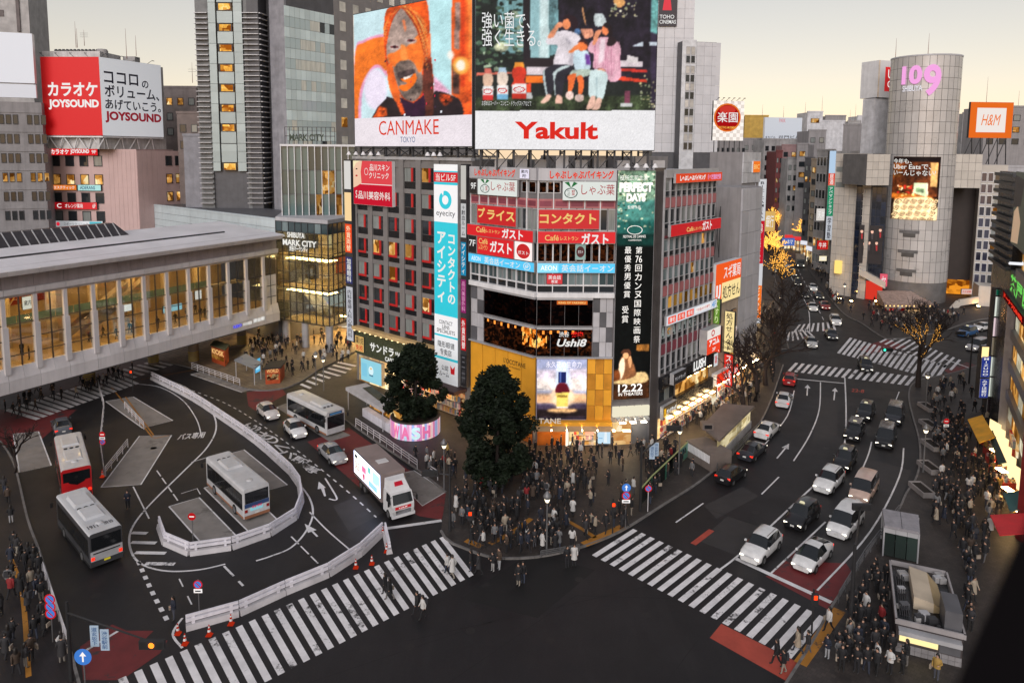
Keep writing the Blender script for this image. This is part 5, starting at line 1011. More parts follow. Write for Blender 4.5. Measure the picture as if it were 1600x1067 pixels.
# lit underpass behind the plaza
Wu = Wall((-52,134),(-20,124)); mb = MB(); mb.wbox(Wu,0,Wu.len,0,4.3,-.5,0,M('underpass_wall',(.55,.42,.25),.6)); mb.build('rear_wall',ms)
for i in range(10): piece('shop_opening',Wu,1+i*3.3,3.8+i*3.3,.2,3.2,0,.1,SHOP,ms)
mb = MB(); mb.prism([(-52,134),(-40,118.5),(-27,113),(-20,124)],3.86,3.97,M('underpass_ceiling',(.5,.42,.3),.6)); mb.build('underpass_ceiling',ms)
for i in range(7):
    for j in range(4): mb = MB(); x,y = -45+i*3.6+j*.6,119.5+j*3.2-i*.2; mb.box(x,x+1.6,y,y+.35,3.7,3.8,E((255,208,130),120,True)); mb.build('ceiling_light',ms)
# glazed office floors above the hall
def ptD(x,y,Y): p = D(x,y,Y); return (p.x,p.y)
Wo = Wall(ptD(440,280,119),ptD(555,280,121)); zo0,zo1 = 20.7,zat(ptD(480,250,119.5),229)
gb = empty('glass_office',Wo.p(5,20.7),'dark teal glazed office floors with white fins above the station entrance','building')
mb = MB(); mb.wbox(Wo,0,Wo.len,20.7,zo1,-9,0,PANELD); mb.build('wall',gb)
for i in range(11):
    a,b = Wo.len*i/11,Wo.len*(i+1)/11
    for j in range(3):
        z0,z1 = zo0+(zo1-zo0)*j/3,zo0+(zo1-zo0)*(j+1)/3; piece('window',Wo,a+.06,b-.06,z0+.08,z1-.05,0,.05,WARM if (j == 1 and i in (6,7)) or (j == 0 and i in (5,8)) else GLASS('sea_glass',(.06,.10,.10)),gb)
    piece('fin',Wo,a-.06,a+.06,zo0,zo1+.2,0,.4,WHITEM,gb)
piece('parapet',Wo,-.1,Wo.len+.1,zo1,zo1+.35,-.3,.45,WHITEM,gb)
# podium wall behind the bridge
zp = 20.6; gA = G(214,318.5,zp); Wp = Wall((gA.x,gA.y),(-38.7,116.6)); pdm = empty('podium_building',Wp.p(20,0),'pale panelled podium wall rising behind the footbridge roof','building')
mb = MB(); mb.wbox(Wp,0,Wp.len,0,zp,-12,-.1,PANELD); mb.build('wall',pdm)
PAL = M('pale_panel',(.50,.57,.60),.5,var=.08,streak=.15,rnd=.06)
for i in range(9):
    for j in range(5): piece('cladding_panel',Wp,Wp.len*i/9+.03,Wp.len*(i+1)/9-.03,zp-1.3*(j+1)+.03,zp-1.3*j-.03,-.1,0,PAL,pdm)
piece('parapet',Wp,0,Wp.len,zp,zp+.3,-.5,.08,PAL,pdm)
# ------------------------------------------------------------------ hotel tower with louvres
YT = 140.0
WT1 = Wall(ptD(307,150,YT),ptD(408,150,YT)); zT = 72; ht = empty('hotel_tower',WT1.p(5,0),'tall hotel tower with louvred strips and a column of lit orange rooms','building')
ff = lambda x: WT1.u(x,150)
zrow = [WT1.at(356,y)[1] for y in (11,43.5,75.4,106.8,138,169.5,200,231,260.6)]
mb = MB(); WT2 = Wall(WT1.p(WT1.len,0),ptD(424,150,144)); mb.wbox(WT1,0,WT1.len,12,zT,-14,-.7,PANELD); mb.wbox(WT2,0,WT2.len,12,zT,-9,-.2,PANELD); mb.build('wall',ht)
GG = M('pale_glass',(.40,.47,.47),.25,var=.1,sc=.2,rnd=.12)
xs = [329,341.5,343,366,368,382]
for k,z in enumerate(zrow+[zrow[0]+3.93,zrow[0]+7.86]):
    z0,z1 = z-.85,z+.8
    for a,b in ((329,341),(368,382)): 
        piece('glass_panel',WT1,ff(a)+.05,ff(b)-.05,z0,z1,-.3,0,GG,ht); piece('glass_panel',WT1,ff(a)+.05,ff(b)-.05,z1+.06,z0+3.9,-.3,0,GG,ht)
    lit = k != 7
    if lit: window(WT1,ff(344.5),ff(366),z-.7,z+.7,ht,LIT('hotel_room',(150,80,20),(250,185,80),1.0,(.9,.9,.9),c2=(255,230,160)),STEEL,w=-.1,fw=.2,t=.06)
    else: piece('glass_panel',WT1,ff(343),ff(367),z-.7,z+.7,-.3,0,GG,ht)
    piece('glass_panel',WT1,ff(343)+.02,ff(367)-.02,z+.85,z+3.05,-.3,0,GG,ht)
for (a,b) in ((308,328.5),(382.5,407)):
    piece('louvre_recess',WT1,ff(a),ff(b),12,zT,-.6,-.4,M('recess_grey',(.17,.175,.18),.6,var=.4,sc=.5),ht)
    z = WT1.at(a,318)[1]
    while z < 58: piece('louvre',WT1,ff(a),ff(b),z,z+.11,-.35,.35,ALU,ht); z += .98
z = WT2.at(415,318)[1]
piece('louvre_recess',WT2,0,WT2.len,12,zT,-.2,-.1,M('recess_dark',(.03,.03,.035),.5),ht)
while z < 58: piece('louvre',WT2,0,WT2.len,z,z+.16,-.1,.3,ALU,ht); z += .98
WT25 = Wall(ptD(424,150,142),ptD(447,150,140)); mb = MB(); mb.wbox(WT25,0,WT25.len,12,zT,-10,0,M('slate_panel',(.28,.28,.31),.5,streak=.3)); mb.build('pillar',ht)
WT3 = Wall(ptD(447,150,140),ptD(524,150,150)); mb = MB(); mb.wbox(WT3,0,WT3.len,12,zT,-10,-.05,PANELD); mb.build('side_wall',ht)
for i in range(10):
    for j in range(24):
        z0 = 26+j*1.965; a,b = WT3.len*i/10,WT3.len*(i+1)/10; 
        if z0 < 58: piece('glass_panel',WT3,a+.03,b-.03,z0+.03,z0+1.94,-.02,.04,(M('curtain_glass',(.66,.78,.79),.2,var=.12,sc=.15,rnd=.15) if j % 2 == 0 else GLASS('sky_glass',(.46,.56,.57),(.72,.73,.66),share=.25)) if not (i > 6 and j % 2 and random.random() < .3) else GLD,ht)
WT4 = Wall(ptD(524,150,150),ptD(748,150,196)); tw = empty('grey_tower',WT4.p(10,0),'grey tower with small pale square windows behind the big screens','building')
mb = MB(); mb.wbox(WT4,0,WT4.len,0,85,-12,0,M('tower_grey',(.26,.245,.245),.65,var=.12,streak=.2)); mb.build('wall',tw)
for i in range(14):
    for j in range(12):
        u = WT4.u(526.5,150)+1.2+i*3.9; z = WT4.at(530,10)[1]-3.93*(j-3)
        if u < WT4.len-1 and z > 25: window(WT4,u,u+1.7,z-1.0,z+1.0,tw,M('blind_white',(.75,.73,.66),.6,rnd=.25) if (i+j*5) % 9 else WARM,None,w=.05)
# roof sign lattice in front of the tower
sgx = empty('roof_sign',D(445,225,125),'dark unlit roof sign letters on a steel lattice above the glass offices','sign'); Wsg = Wall(ptD(445,210,124),ptD(523,210,125)); mb = MB()
z0,z1 = Wsg.at(480,227)[1],Wsg.at(480,199)[1]
for i in range(12): u = Wsg.len*i/11; mb.bar(Wsg.p(u,z0,0),Wsg.p(u+.01,z1,0),.1,.1,STEEL)
for z in (z0+.1,(z0+z1)/2,z1): mb.bar(Wsg.p(0,z,.1),Wsg.p(Wsg.len,z,.1),.1,.1,STEEL)
mb.build('lattice',sgx)
wtext(Wsg,'MARK CITY',.8,6.6,z0+.7,z0+1.9,M('unlit_letter',(.05,.07,.05),.6),sgx,w=.2,bold=.03)
# ------------------------------------------------------------------ karaoke building
YJ = 143.0
WJ1 = Wall(ptD(70,260,YJ),ptD(214,260,YJ-1)); WJ2 = Wall(ptD(214,260,YJ-1),ptD(288,260,152)); kb = empty('karaoke_building',WJ1.p(8,0),'pink tiled building with rows of dark windows and red signs under the karaoke hoarding','building')
PKT = M('pink_tile',(.56,.40,.385),.6,var=.08,sc=.3,streak=.15); zk = WJ1.at(140,233)[1]
mb = MB(); mb.wbox(WJ1,0,WJ1.len,0,zk,-14,0,PKT); mb.wbox(WJ2,0,WJ2.len,0,zk-.3,-10,0,PKT); mb.build('wall',kb)
stp = 28.8*YJ/1120
for j in range(5):
    z = WJ1.at(110,251)[1]-stp*j
    for i in range(4): u = WJ1.u(81.5+i*22,270); window(WJ1,u,u+1.75,z-1.15,z+1.0,kb,WARM if (j == 1) and i < 4 else GLC,STEEL,w=.04)
    for i in range(2): u = WJ2.u(259+i*15,270); window(WJ2,u,u+1.5,z-1.0,z+1.0,kb,WARM if j in (1,2) else GLD,STEEL,w=.04)
for j in range(5):
    z = WJ1.at(110,251)[1]-stp*j
    for i in range(7): piece('tile_panel',WJ1,WJ1.u(166)+i*.88,WJ1.u(166)+i*.88+.85,z-1.6,z-1.6+stp-.04,0,.04,PKT,kb)
    for i in range(6): piece('tile_panel',WJ2,.1+i*1.1,1.17+i*1.1,z-1.6,z-1.6+stp-.04,0,.04,PKT,kb)
KR = E((226,34,38),.95)
def jsg(x0,y0,x1,y1,face,texts,label): return tag(bpx(WJ1,x0,y0,x1,y1,face,STEEL,None,texts,w0=.1,w1=.5,name='shop_sign'),label,'sign')
jsg(78,232,155,243,KR,[('カラオケ',.05,.42,.15,.85,WT,{'bold': .03}),('JOYSOUND',.45,.83,.15,.85,WT,{'bold': .04}),('9F',.88,.97,.25,.75,WT)],'red lit karaoke strip sign along the roof of the pink building')
jsg(84,289,122,297,E((240,130,50),.9),[('エステティック',.08,.92,.2,.8,WT)],'orange strip sign on the pink building'); jsg(124,289,160,298,PR((150,200,200),.4),[('ADERANS',.1,.75,.2,.8,E((40,70,110)))],'pale blue wig maker strip sign on the pink building')
jsg(85,316,154,327,PR((190,20,30),.4),[('C',.1,.2,.2,.8,WT),('オレンジ薬局',.28,.68,.2,.8,WT),('6F',.9,.97,.2,.8,WT)],'red pharmacy strip sign on the pink building'); jsg(87,345,163,355,PR((200,205,210),.4),[('#disc',.05,.12,.2,.8,E((220,40,60))),('スポーツクリニック',.2,.7,.25,.75,PR((120,130,140),.2)),('#rect',.73,.98,.1,.9,E((90,185,200)))],'white clinic strip sign with a red heart on the pink building')
stack(WJ1,WJ1.u(64.5,270),WJ1.u(76,270),[(70,234,259,KR,'カラオケ',WT),(70,260,312,E((235,225,225),.9),'アヂガリ',RDT),(70,313,340,E((220,30,36),.9),'',WT),(70,341,362,E((90,185,205),.8),'♥',WT)],'sign_stack','column of red and white signs at the corner of the pink building',w0=.1,w1=1.2)
# roof hoarding
WB1 = Wall(ptD(66,150,139),ptD(157.5,150,138.5)); WB2 = Wall(ptD(157.5,150,138.5),ptD(253,150,152))
hb_ = empty('karaoke_hoarding',WB1.p(6,zk),'big red and white karaoke hoarding on the roof of the pink building','billboard')
z0,z1 = WB1.at(110,212)[1],WB1.at(110,89)[1]
board(WB1,0,WB1.len,z0,z1,-.4,0,PR((205,8,16),.12),WHITEM,hb_,[('カラオケ',.1,.95,.5,.68,WT,{'bold': .03}),('JOYSOUND',.1,.96,.33,.46,WT,{'bold': .045})],name='red_board')
NV = PR((32,30,48),.1)
board(WB2,0,WB2.len,z0,z1,-.4,0,PR((226,230,236),.34),WHITEM,hb_,[('ココロ',.06,.6,.68,.83,NV,{'bold': .02}),('の',.66,.77,.66,.76,NV,{'bold': .02}),('ボリューム、',.06,.95,.5,.66,NV,{'bold': .02}),('あげていこう。',.06,.97,.34,.48,NV,{'bold': .02}),('JOYSOUND',.05,.97,.17,.32,PR((176,24,48),.2),{'bold': .045})],name='white_board')  # white half gets less sun; extra glow is put into its sheet
mb = MB()
for W in (WB1,WB2):
    for i in range(4):
        u = W.len*(i+.2)/4
        for s_ in (-1,1): mb.bar(W.p(u,z0-.1,-.3),W.p(u+s_*1.2,zk,-1.0),.18,.18,WHITEM)
        mb.bar(W.p(u,z1,-.5),W.p(u,z1+.6,.8),.06,.06,STEEL); mb.bar(W.p(u,z1+.6,.8),W.p(u+.5,z1+.55,.85),.12,.1,STEEL)
    mb.wbox(W,0,W.len,z0-.35,z0-.1,-.4,0,WHITEM)
mb.build('support_frame',hb_)
pb = D(160,80,146); mb = MB(); mb.wbox(WB1,-.4,11,zk,z1+1.2,-8,-1.2,M('penthouse_white',(.55,.54,.54),.7,streak=.5)); mb.wbox(WB2,0,WB2.len+1.5,zk,z1-.2,-6,-1,MATS['penthouse_white']); mb.build('penthouse',kb)
def antenna(p,h,parent,arms=0):
    mb = MB(); mb.tube([p,(p[0],p[1],p[2]+h)],[.06,.02],M('mast',(.25,.12,.1),.6),5)
    for k in range(arms): z = p[2]+h*(.55+.12*k); mb.bar((p[0]-.8,p[1],z),(p[0]+.8,p[1],z),.04,.04,STEEL)
    mb.build('antenna',parent)
for x,yb,yt,a in ((119,75,34,0),(121,75,45,0),(132,72,47,3),(198,92,45,0),(213,88,56,0),(301,130,98,2)):
    p = D(x,yb,147); antenna(p,D(x,yt,147).z-p.z,kb,a)
for i in range(12): p = WB1.p(1.2+i*.75,z1+1.2,-3); mb = MB(); mb.lathe(p,[(.3,0),(.32,.4),(.22,.6)],STEEL,8); mb.build('roof_fan',kb)
mb = MB(); p = WB2.p(2.5,z1,-2); mb.lathe(p,[(1,-1),(1.0,1.5),(.8,1.8)],CONC,12); mb.build('water_tank',kb); p = WB2.p(8.5,z1,-2); mb = MB(); mb.box(p.x-1.2,p.x+1.2,p.y,p.y+2,p.z-1.5,p.z+1.2,CONC); mb.build('lift_house',kb)
# ------------------------------------------------------------------ buildings at the far left
WL = Wall(ptD(-40,250,133),ptD(70,250,137)); lb = empty('grey_building',WL.p(9,0),'grey concrete building with windows in threes at the left edge','building'); zL = WL.at(40,160)[1]
mb = MB(); mb.wbox(WL,0,WL.len,0,zL,-12,0,M('left_concrete',(.26,.25,.26),.75,streak=.5,var=.15)); mb.build('wall',lb)
for j in range(6):
    z = WL.at(30,187)[1]-3.6*j
    for i in range(11):
        if i % 4 == 3: continue
        u = WL.u(-28,250)+i*1.02*1.0; u = WL.u(47.5,250)-1.12*(9-i)+1.0; window(WL,u,u+.8,z-.9,z+.9,lb,WARM if j == 3 else GLD,STEEL,w=.04)
    piece('ledge',WL,0,WL.len,z+1.25,z+1.4,0,.12,MATS['left_concrete'],lb)
board(WL,0,WL.u(55,100),WL.at(20,153)[1],WL.at(20,132)[1],-.2,.6,PR((205,210,220),.16),WHITEM,lb,name='blank_panel')
wbb = tag(board(WL,0,WL.u(54,100),WL.at(20,130)[1],WL.at(20,52)[1],-1,.6,PR((214,220,230),.17),WHITEM,None,name='blank_billboard'),'blank pale billboard on the roof at the left edge','billboard')
WL2 = Wall(ptD(-30,20,150),ptD(45,20,152)); l2 = empty('stone_tower',WL2.p(2,0),'top corner of a pale stone tower behind the blank billboard','building'); mb = MB(); mb.wbox(WL2,0,WL2.len,0,75,-10,0,M('stone_pale',(.42,.41,.41),.7,streak=.2)); mb.build('wall',l2)
piece('stone_rib',WL2,WL2.u(26,20),WL2.u(31,20),WL2.at(28,50)[1],75,0,.3,M('rib_dark',(.14,.12,.12),.7),l2); piece('stone_recess',WL2,0,WL2.u(6,20),WL2.at(3,26)[1],WL2.at(3,16)[1],0,.1,M('rib_dark',(.14,.12,.12),.7),l2)
def block(name,label,x0,x1,ytop,Y0,Y1,mat,rows=0,cols=0,glass=None,dep=10,ybot=None,ww=.55,wh=.5,rh=3.4,frame=STEEL):
    "plain background building with its windows"
    W = Wall(ptD(x0,ytop,Y0),ptD(x1,ytop,Y1)); zt = W.at((x0+x1)/2,ytop)[1]; e = empty(name,W.p(W.len/2,0),label,'building'); mb = MB(); mb.wbox(W,0,W.len,0,zt,-dep,0,mat); mb.build('wall',e)
    piece('parapet',W,-.1,W.len+.1,zt,zt+.5,-.4,.12,mat,e)
    for j in range(rows):
        for i in range(cols): c = W.len*(i+.5)/cols; z = zt-1.3-rh*(j+.5); window(W,c-W.len/cols*ww/2,c+W.len/cols*ww/2,z-rh*wh/2,z+rh*wh/2,e,(glass or GLC) if random.random() > .12 else WARM,frame,w=.05)
    if rows > 3 and x0 > 1150:
        for i in range(3): piece('shop_opening',W,W.len*i/3+.2,W.len*(i+1)/3-.2,.2,3.4,0,.1,SHOP,e)
        piece('shop_sign',W,.2,W.len-.2,3.6,4.8,0,.4,E(random.choice(((240,90,40),(250,210,120),(230,60,60),(230,230,240))),1.0),e)
    return e,W,zt
random.seed(31)
block('brown_building','small brown grey building beside the hotel tower',255,307,138,165,165,M('brown_wall',(.20,.17,.165),.7,streak=.3),3,3)
block('brown_house','low brown roof structure between the hoarding and the hotel tower',276,312,178,150,150,M('umber_wall',(.17,.135,.125),.7),2,2)
block('slate_building','plain slate grey wall beside the hotel tower',286,316,213,142,142,M('slate_wall',(.24,.24,.27),.6,streak=.3),0,0)
# ------------------------------------------------------------------ shops along the street beyond the corner building
dS = Vector((.64,.77,0)).normalized(); Wst = Wall(PE,(PE[0]+dS.x*70,PE[1]+dS.y*70))
BEI = M('beige_wall',(.42,.34,.26),.6,streak=.3); GRW = M('grey_render',(.29,.275,.28),.7,streak=.45,var=.12)
ph = empty('pharmacy_building',Wst.p(4,0),'beige pharmacy building with big orange signs next to the corner building','building')
mb = MB(); mb.wbox(Wst,.2,8.4,0,13.2,-10,0,BEI); mb.build('wall',ph)
ORS = E((242,92,36),1,True); CRS2 = E((252,226,160),1,True)
tag(board(Wst,.3,8.2,13.2,18.3,-.5,.3,CRS2,WHITEM,None,[('#rect',0,1,.5,1,ORS),('スギ薬局',.3,.97,.58,.92,WT,{'lift': .004,'bold': .01}),('#rect',0,.24,0,.5,ORS),('リ',.03,.2,.05,.48,WT,{'lift': .005,'bold': .08}),('処方せん',.28,.97,.08,.42,KD,{'bold': .012})],name='roof_sign'),'big orange and cream pharmacy roof sign','sign')
def vsign(W,u0,u1,z0,z1,w,face,txt,tm,label,bold=.03,dep=.5,cat='sign',name='hanging_sign'):
    "upright sign standing out from a wall, lettered on the side that looks down the street"
    p0,p1 = W.p(u0,0,w),W.p(u0,0,w+(u1-u0)); V = Wall(p0,p1) if (p1-p0).length > .05 else W
    return tag(board(V,0,V.len,z0,z1,-dep,0,face,STEEL,None,[(txt,.15,.85,.04,.96,tm,{'vertical': True,'bold': bold*.4})] if txt else [],name=name),label,cat)
vsign(Wst,4.0,5.3,6.6,11.9,.1,CRS2,'処方せん3F',KD,'cream prescription sign with black letters hanging from the pharmacy'); vsign(Wst,4.3,5.5,1.9,6.2,.1,E((228,52,40)),'スギ薬局',WT,'red upright pharmacy sign under the cream one')
vsign(Wst,.6,1.5,7.3,10.6,.2,E((236,70,40)),'アコム',WT,'small orange red upright loan sign beside the pharmacy'); vsign(Wst,.5,1.3,10.9,14.0,.1,PR((90,130,40),.4),'くすり',PR((200,220,160),.4),'small green upright sign under the orange roof sign')
tag(board(Wst,.6,7.8,3.0,4.4,.1,.8,E((236,60,36)),WHITEM,None,[('スギ薬局',.3,.9,.2,.8,WT,{'bold': .01})],name='shop_sign'),'orange red pharmacy fascia over the bright shop front','sign')
for i in range(4): piece('shop_opening',Wst,.4+i*1.95,2.2+i*1.95,.15,2.9,0,.08,SHOP,ph)
for k,(u,z,c) in enumerate(((5.8,5,(240,200,60)),(6.6,7.6,(220,210,200)),(6.2,10,(120,90,60)),(.9,5.2,(215,225,230)),(2.2,1.0,(240,235,230)))): board(Wst,u,u+1.2,z,z+1.7,0,.2,PR(c,.5),STEEL,ph,[('薬',.2,.8,.2,.8,RDT)],name='wall_poster')
shelves(Wst,2.4,8,.3,2.6,3,.15,ph)
# grey electronics store behind
eb = empty('electronics_store',Wst.p(14,0),'grey electronics store with tall white upright signs on the street','building')
mb = MB(); mb.wbox(Wst,8.6,15.6,0,27.5,-12,-.3,GRW); mb.wbox(Wst,-1.2,8.5,0,31.5,-26,-11,GRW); mb.build('wall',eb)
for j in range(8):
    for i in range(3): piece('cladding_panel',Wst,8.7+i*2.3,10.96+i*2.3,3.4+j*3,6.36+j*3,-.3,-.05+.002*j,PANELG,eb)
for (x,y) in ((1151,299),(1151,331)): 
    Wb = Wall(ptD(1116,300,108),ptD(1162,300,106)); 
    window(Wb,Wb.at(x-6,y)[0],Wb.at(x+7,y)[0],Wb.at(x,y+7)[1],Wb.at(x,y-7)[1],eb,GLD,ALU,w=.05)
mb = MB(); mb.wbox(Wb,0,Wb.len,0,Wb.at(1140,240)[1],-6,-.02,GRW); mb.build('side_wall',eb)
Wb2 = Wall(ptD(1160,250,104),ptD(1187,250,109)); z1 = Wb2.at(1170,238)[1]
for i in range(4):
    for j in range(3): piece('white_panel',Wb2,Wb2.len*i/4+.02,Wb2.len*(i+1)/4-.02,z1-1.5*(j+1)+.02,z1-1.5*j-.02,0,.2,M('panel_white',(.5,.5,.52),.5,rnd=.1),eb)
mb = MB(); mb.wbox(Wb2,0,Wb2.len,z1-10,z1,-5,0,GRW); mb.build('penthouse',eb)
board(Wb2,Wb2.u(1173,255),Wb2.u(1184,255),z1-3.0,z1-1.3,.2,.4,E((240,120,40)),WHITEM,eb,[('BIC',.1,.9,.3,.7,E((250,200,120)))],name='lit_sign')
def upright(x0,x1,y0,y1,Y,face,segs,label,dep=1.0,name='upright_sign'):
    "tall sign box facing down the street; segs: (y0, y1, face, text, text material)"
    W = Wall(ptD(x0,(y0+y1)/2,Y),ptD(x1,(y0+y1)/2,Y)); zz = lambda y: W.at((x0+x1)/2,y)[1]; r_ = empty(name,W.p(W.len/2,zz(y1)),label,'sign')
    mb = MB(); mb.wbox(W,-.06,W.len+.06,zz(y1)-.06,zz(y0)+.06,-dep,-.03,STEEL); mb.build('frame',r_)
    for (a,b,fc,t,tm) in segs: board(W,0,W.len,zz(b),zz(a),-dep+.1,0,fc,WHITEM,r_,[(t,.2,.8,.06,.94,tm,{'vertical': True,'bold': .012})] if t else [],name='sign_face')
    return r_
SW = E((222,222,226),.85)
upright(1180,1193,280,505,112,None,[(280,345,SW,'BIC CAMERA',KD),(345,412,E((205,30,48),.9),'免税TaxFree',WT),(412,446,SW,'',WT),(446,497,E((246,120,40)),'ビックカメラ',E((255,240,210))),(497,505,SW,'',WT)],'tall white upright sign with a red tax free panel facing down the street')
upright(1167,1179,282,380,108,None,[(282,345,PR((150,150,160),.3),'BIC CAMERA',WT),(345,380,PR((60,75,120),.4),'JCB',WT)],'grey upright sign behind the tall white one',name='upright_sign')
upright(1160,1168,340,420,103,None,[(340,362,PR((200,205,215),.5),'SQ',E((60,90,190))),(364,420,PR((70,80,120),.4),'西村薬',WT)],'blue and white upright sign above the pharmacy')
upright(1162,1172,420,503,105,None,[(420,460,PR((190,170,165),.4),'〇宝石館',KD),(460,503,PR((170,150,145),.4),'処方せん',RDT)],'pinkish upright sign between the pharmacy and the tall white sign')
for i in range(3): piece('shop_opening',Wst,8.8+i*2.2,10.8+i*2.2,.15,2.9,-.3,.05,SHOP if i % 2 else SHOPM,eb)
mb = MB()
for k in range(6): a = Wst.p(2+k*.01,18.3+k*1.6,-3); 
for i in range(5):
    p0,p1 = Wst.p(1+i*1.6,18.2,-2.5),Wst.p(1+i*1.6,25,-2.5); mb.bar(p0,p1,.1,.1,STEEL)
    if i < 4: mb.bar(p0,Wst.p(2.6+i*1.6,25,-2.5),.06,.06,STEEL); mb.bar(p1,Wst.p(2.6+i*1.6,18.2,-2.5),.06,.06,STEEL)
mb.build('roof_scaffold',ph)
Wst2 = Wall((34.6,100.2),(34.6+.33*90,100.2+.944*90))
# row of shops on to the far end of the street, left side
random.seed(41)
for k in range(7):
    u0 = .5+k*9; h = random.uniform(17,27); e_ = empty('street_shop',Wst2.p(u0+4,0),'narrow shop building number %s up the street past the electronics store' % ('one','two','three','four','five','six','seven')[k],'building')
    mb = MB(); mb.wbox(Wst2,u0,u0+8.8,0,h,-10,-1.0,random.choice((GRW,PANELD,CONC))); mb.build('wall',e_)
    for j in range(int(h/3.4)-1):
        for i in range(3): window(Wst2,u0+.5+i*2.8,u0+2.8+i*2.8,3.8+j*3.4,6+j*3.4,e_,WARM if random.random() < .4 else GLD,ALU,w=-.95)
    piece('shop_opening',Wst2,u0+.4,u0+8.4,.15,2.8,-1,-.9,SHOP,e_)
# ------------------------------------------------------------------ cinema tower and round-badge billboard
WTc = Wall(ptD(1022,120,190),ptD(1082,120,190)); WTd = Wall(ptD(1065,120,186),ptD(1118,120,188))
ct = empty('cinema_tower',WTc.p(5,0),'pale panelled tower with a column of small windows behind the bench screen','building'); PWT = M('tower_panel',(.60,.60,.63),.5,var=.06,streak=.12,rnd=.05)
mb = MB(); mb.wbox(WTc,0,WTc.len,0,85,-14,-.1,PANELD); mb.wbox(WTd,0,WTd.len,0,WTd.at(1100,66)[1],-3,-.1,PANELD); mb.build('wall',ct)
zc = [WTc.at(1050,238)[1]+2.45*i for i in range(22)]
for z in zc:
    for i in range(4): piece('cladding_panel',WTc,WTc.len*i/4+.03,WTc.len*(i+1)/4-.03,z,z+2.41,-.1,0,PWT,ct)
    if z < WTd.at(1100,70)[1]:
        for a,b in ((1081.5,1093),(1093.3,1105),(1105.3,1118)): piece('cladding_panel',WTd,WTd.u(a),WTd.u(b),z,min(z+2.41,WTd.at(1100,66.5)[1]),-.1,0,PWT,ct)
piece('window_strip',WTd,0,WTd.u(1081),10,WTd.at(1072,62)[1],-.1,.0,M('strip_grey',(.62,.63,.66),.5),ct)
for i,y in enumerate((79,109,136,162,188,215)):
    for dx in (0,7.5): z = WTd.at(1070,y)[1]; window(WTd,WTd.u(1065+dx),WTd.u(1071.5+dx),z-1.0,z+1.0,ct,M('tower_window',(.55,.52,.48),.3,rnd=.2),ALU,w=.05); window(WTd,WTd.u(1065+dx),WTd.u(1071.5+dx),z-3.2,z-1.2,ct,GLD,ALU,w=.05)
board(WTc,WTc.u(1029,20),WTc.u(1057.5,20),WTc.at(1043,42)[1],WTc.at(1043,-8)[1],.05,.35,PR((52,46,52),.2),STEEL,ct,[('TOHO',.05,.85,.24,.36,WT),('CINEMAS',.05,.95,.08,.2,WT),('#poly',0,0,0,0,PR((190,30,50),.4),{'pts': [(.2,.5),(.7,.5),(.6,.95),(.3,.95)]})],name='cinema_sign')
Wrk = Wall(ptD(1114,190,118),ptD(1162,190,119)); z0,z1 = Wrk.at(1138,220)[1],Wrk.at(1138,158)[1]
rk = empty('badge_billboard',Wrk.p(2.5,z0),'square billboard with a glossy red round badge beside the pale tower','billboard')
ck = [('#rect',i/9,(i+1)/9,j/11,(j+1)/11,PR((205,200,195),.35) if (i+j) % 2 else PR((232,230,226),.35)) for i in range(9) for j in range(11)]
board(Wrk,0,Wrk.len,z0,z1,-.4,0,PR((225,222,218),.35),STEEL,rk,ck+[('#disc',.02,.9,.22,.94,E((236,120,40),.9),{'lift': .004}),('#disc',.07,.85,.26,.9,E((176,18,22),.9),{'lift': .008}),('#disc',.2,.72,.66,.88,E((214,60,50),.9),{'lift': .01}),('楽園',.14,.8,.46,.72,WT,{'lift': .014,'bold': .006}),('EXCITING AMUSEMENT',.2,.76,.3,.36,E((250,190,80)),{'lift': .014})],name='badge_board')
mb = MB()
for i in range(6): u = Wrk.len*(i+.5)/6; mb.bar(Wrk.p(u,z1,-.2),Wrk.p(u,z1+.4,.9),.05,.05,STEEL); mb.bar(Wrk.p(u-.15,z1+.4,.9),Wrk.p(u+.15,z1+.4,.9),.1,.1,STEEL); mb.bar(Wrk.p(u,z0,-.3),Wrk.p(u,z0-4,-.3),.12,.12,STEEL)
mb.build('support_frame',rk)
# ------------------------------------------------------------------ far end of the street
random.seed(17)
YLB = M('ochre_wall',(.52,.33,.07),.6,streak=.2); WHB = M('white_wall',(.60,.60,.63),.6,streak=.3); RBW = M('oxblood_wall',(.16,.04,.04),.6); PKB = M('dusty_pink_wall',(.30,.19,.19),.6,streak=.2)
block('ochre_building','ochre yellow building top at the far end of the street',1164,1201,182,285,285,YLB,0,0)
block('grey_block','grey block below the ochre building top',1160,1198,218,262,262,GRW,8,3)
_,Wf,zf = block('arched_window_building','grey building with rows of arched dark windows under a white roof sign',1194,1252,219,255,258,CONC,5,6,GLD)
tag(board(Wf,0,Wf.len,zf,Wf.at(1222,184)[1],-1,0,PR((196,204,214),.18),WHITEM,None,[('井門ビル',.38,.97,.06,.2,KD),('まちビル',.03,.3,.05,.17,KD),('PARK',.38,.55,.78,.95,PR((190,120,130),.3))],name='roof_sign'),'white roof sign with black letters above the arched windows','sign')
block('oxblood_building','narrow dark red building at the bend of the street',1213,1223,237,246,246,RBW,7,2); block('pink_building','dusty pink building behind the dark red one',1222,1247,228,250,250,PKB,4,2)
block('cream_building','cream building front with a column of letters',1231,1247,248,240,240,CONC,5,2); block('tall_grey_building','tall narrow grey building at the bend of the street',1246,1263,226,236,234,GRW,4,1); block('dark_shop_building','dark narrow building with upright signs on the street',1258,1272,248,225,222,PANELD,8,2)
block('stone_building','pale stone corner building before the ribbed one',1268,1278,250,212,208,BEI,9,1)
_,Wg,zg = block('ribbed_building','grey building with ribbed window bands beside the green upright sign',1277,1304,236,198,190,CONC,0,0)
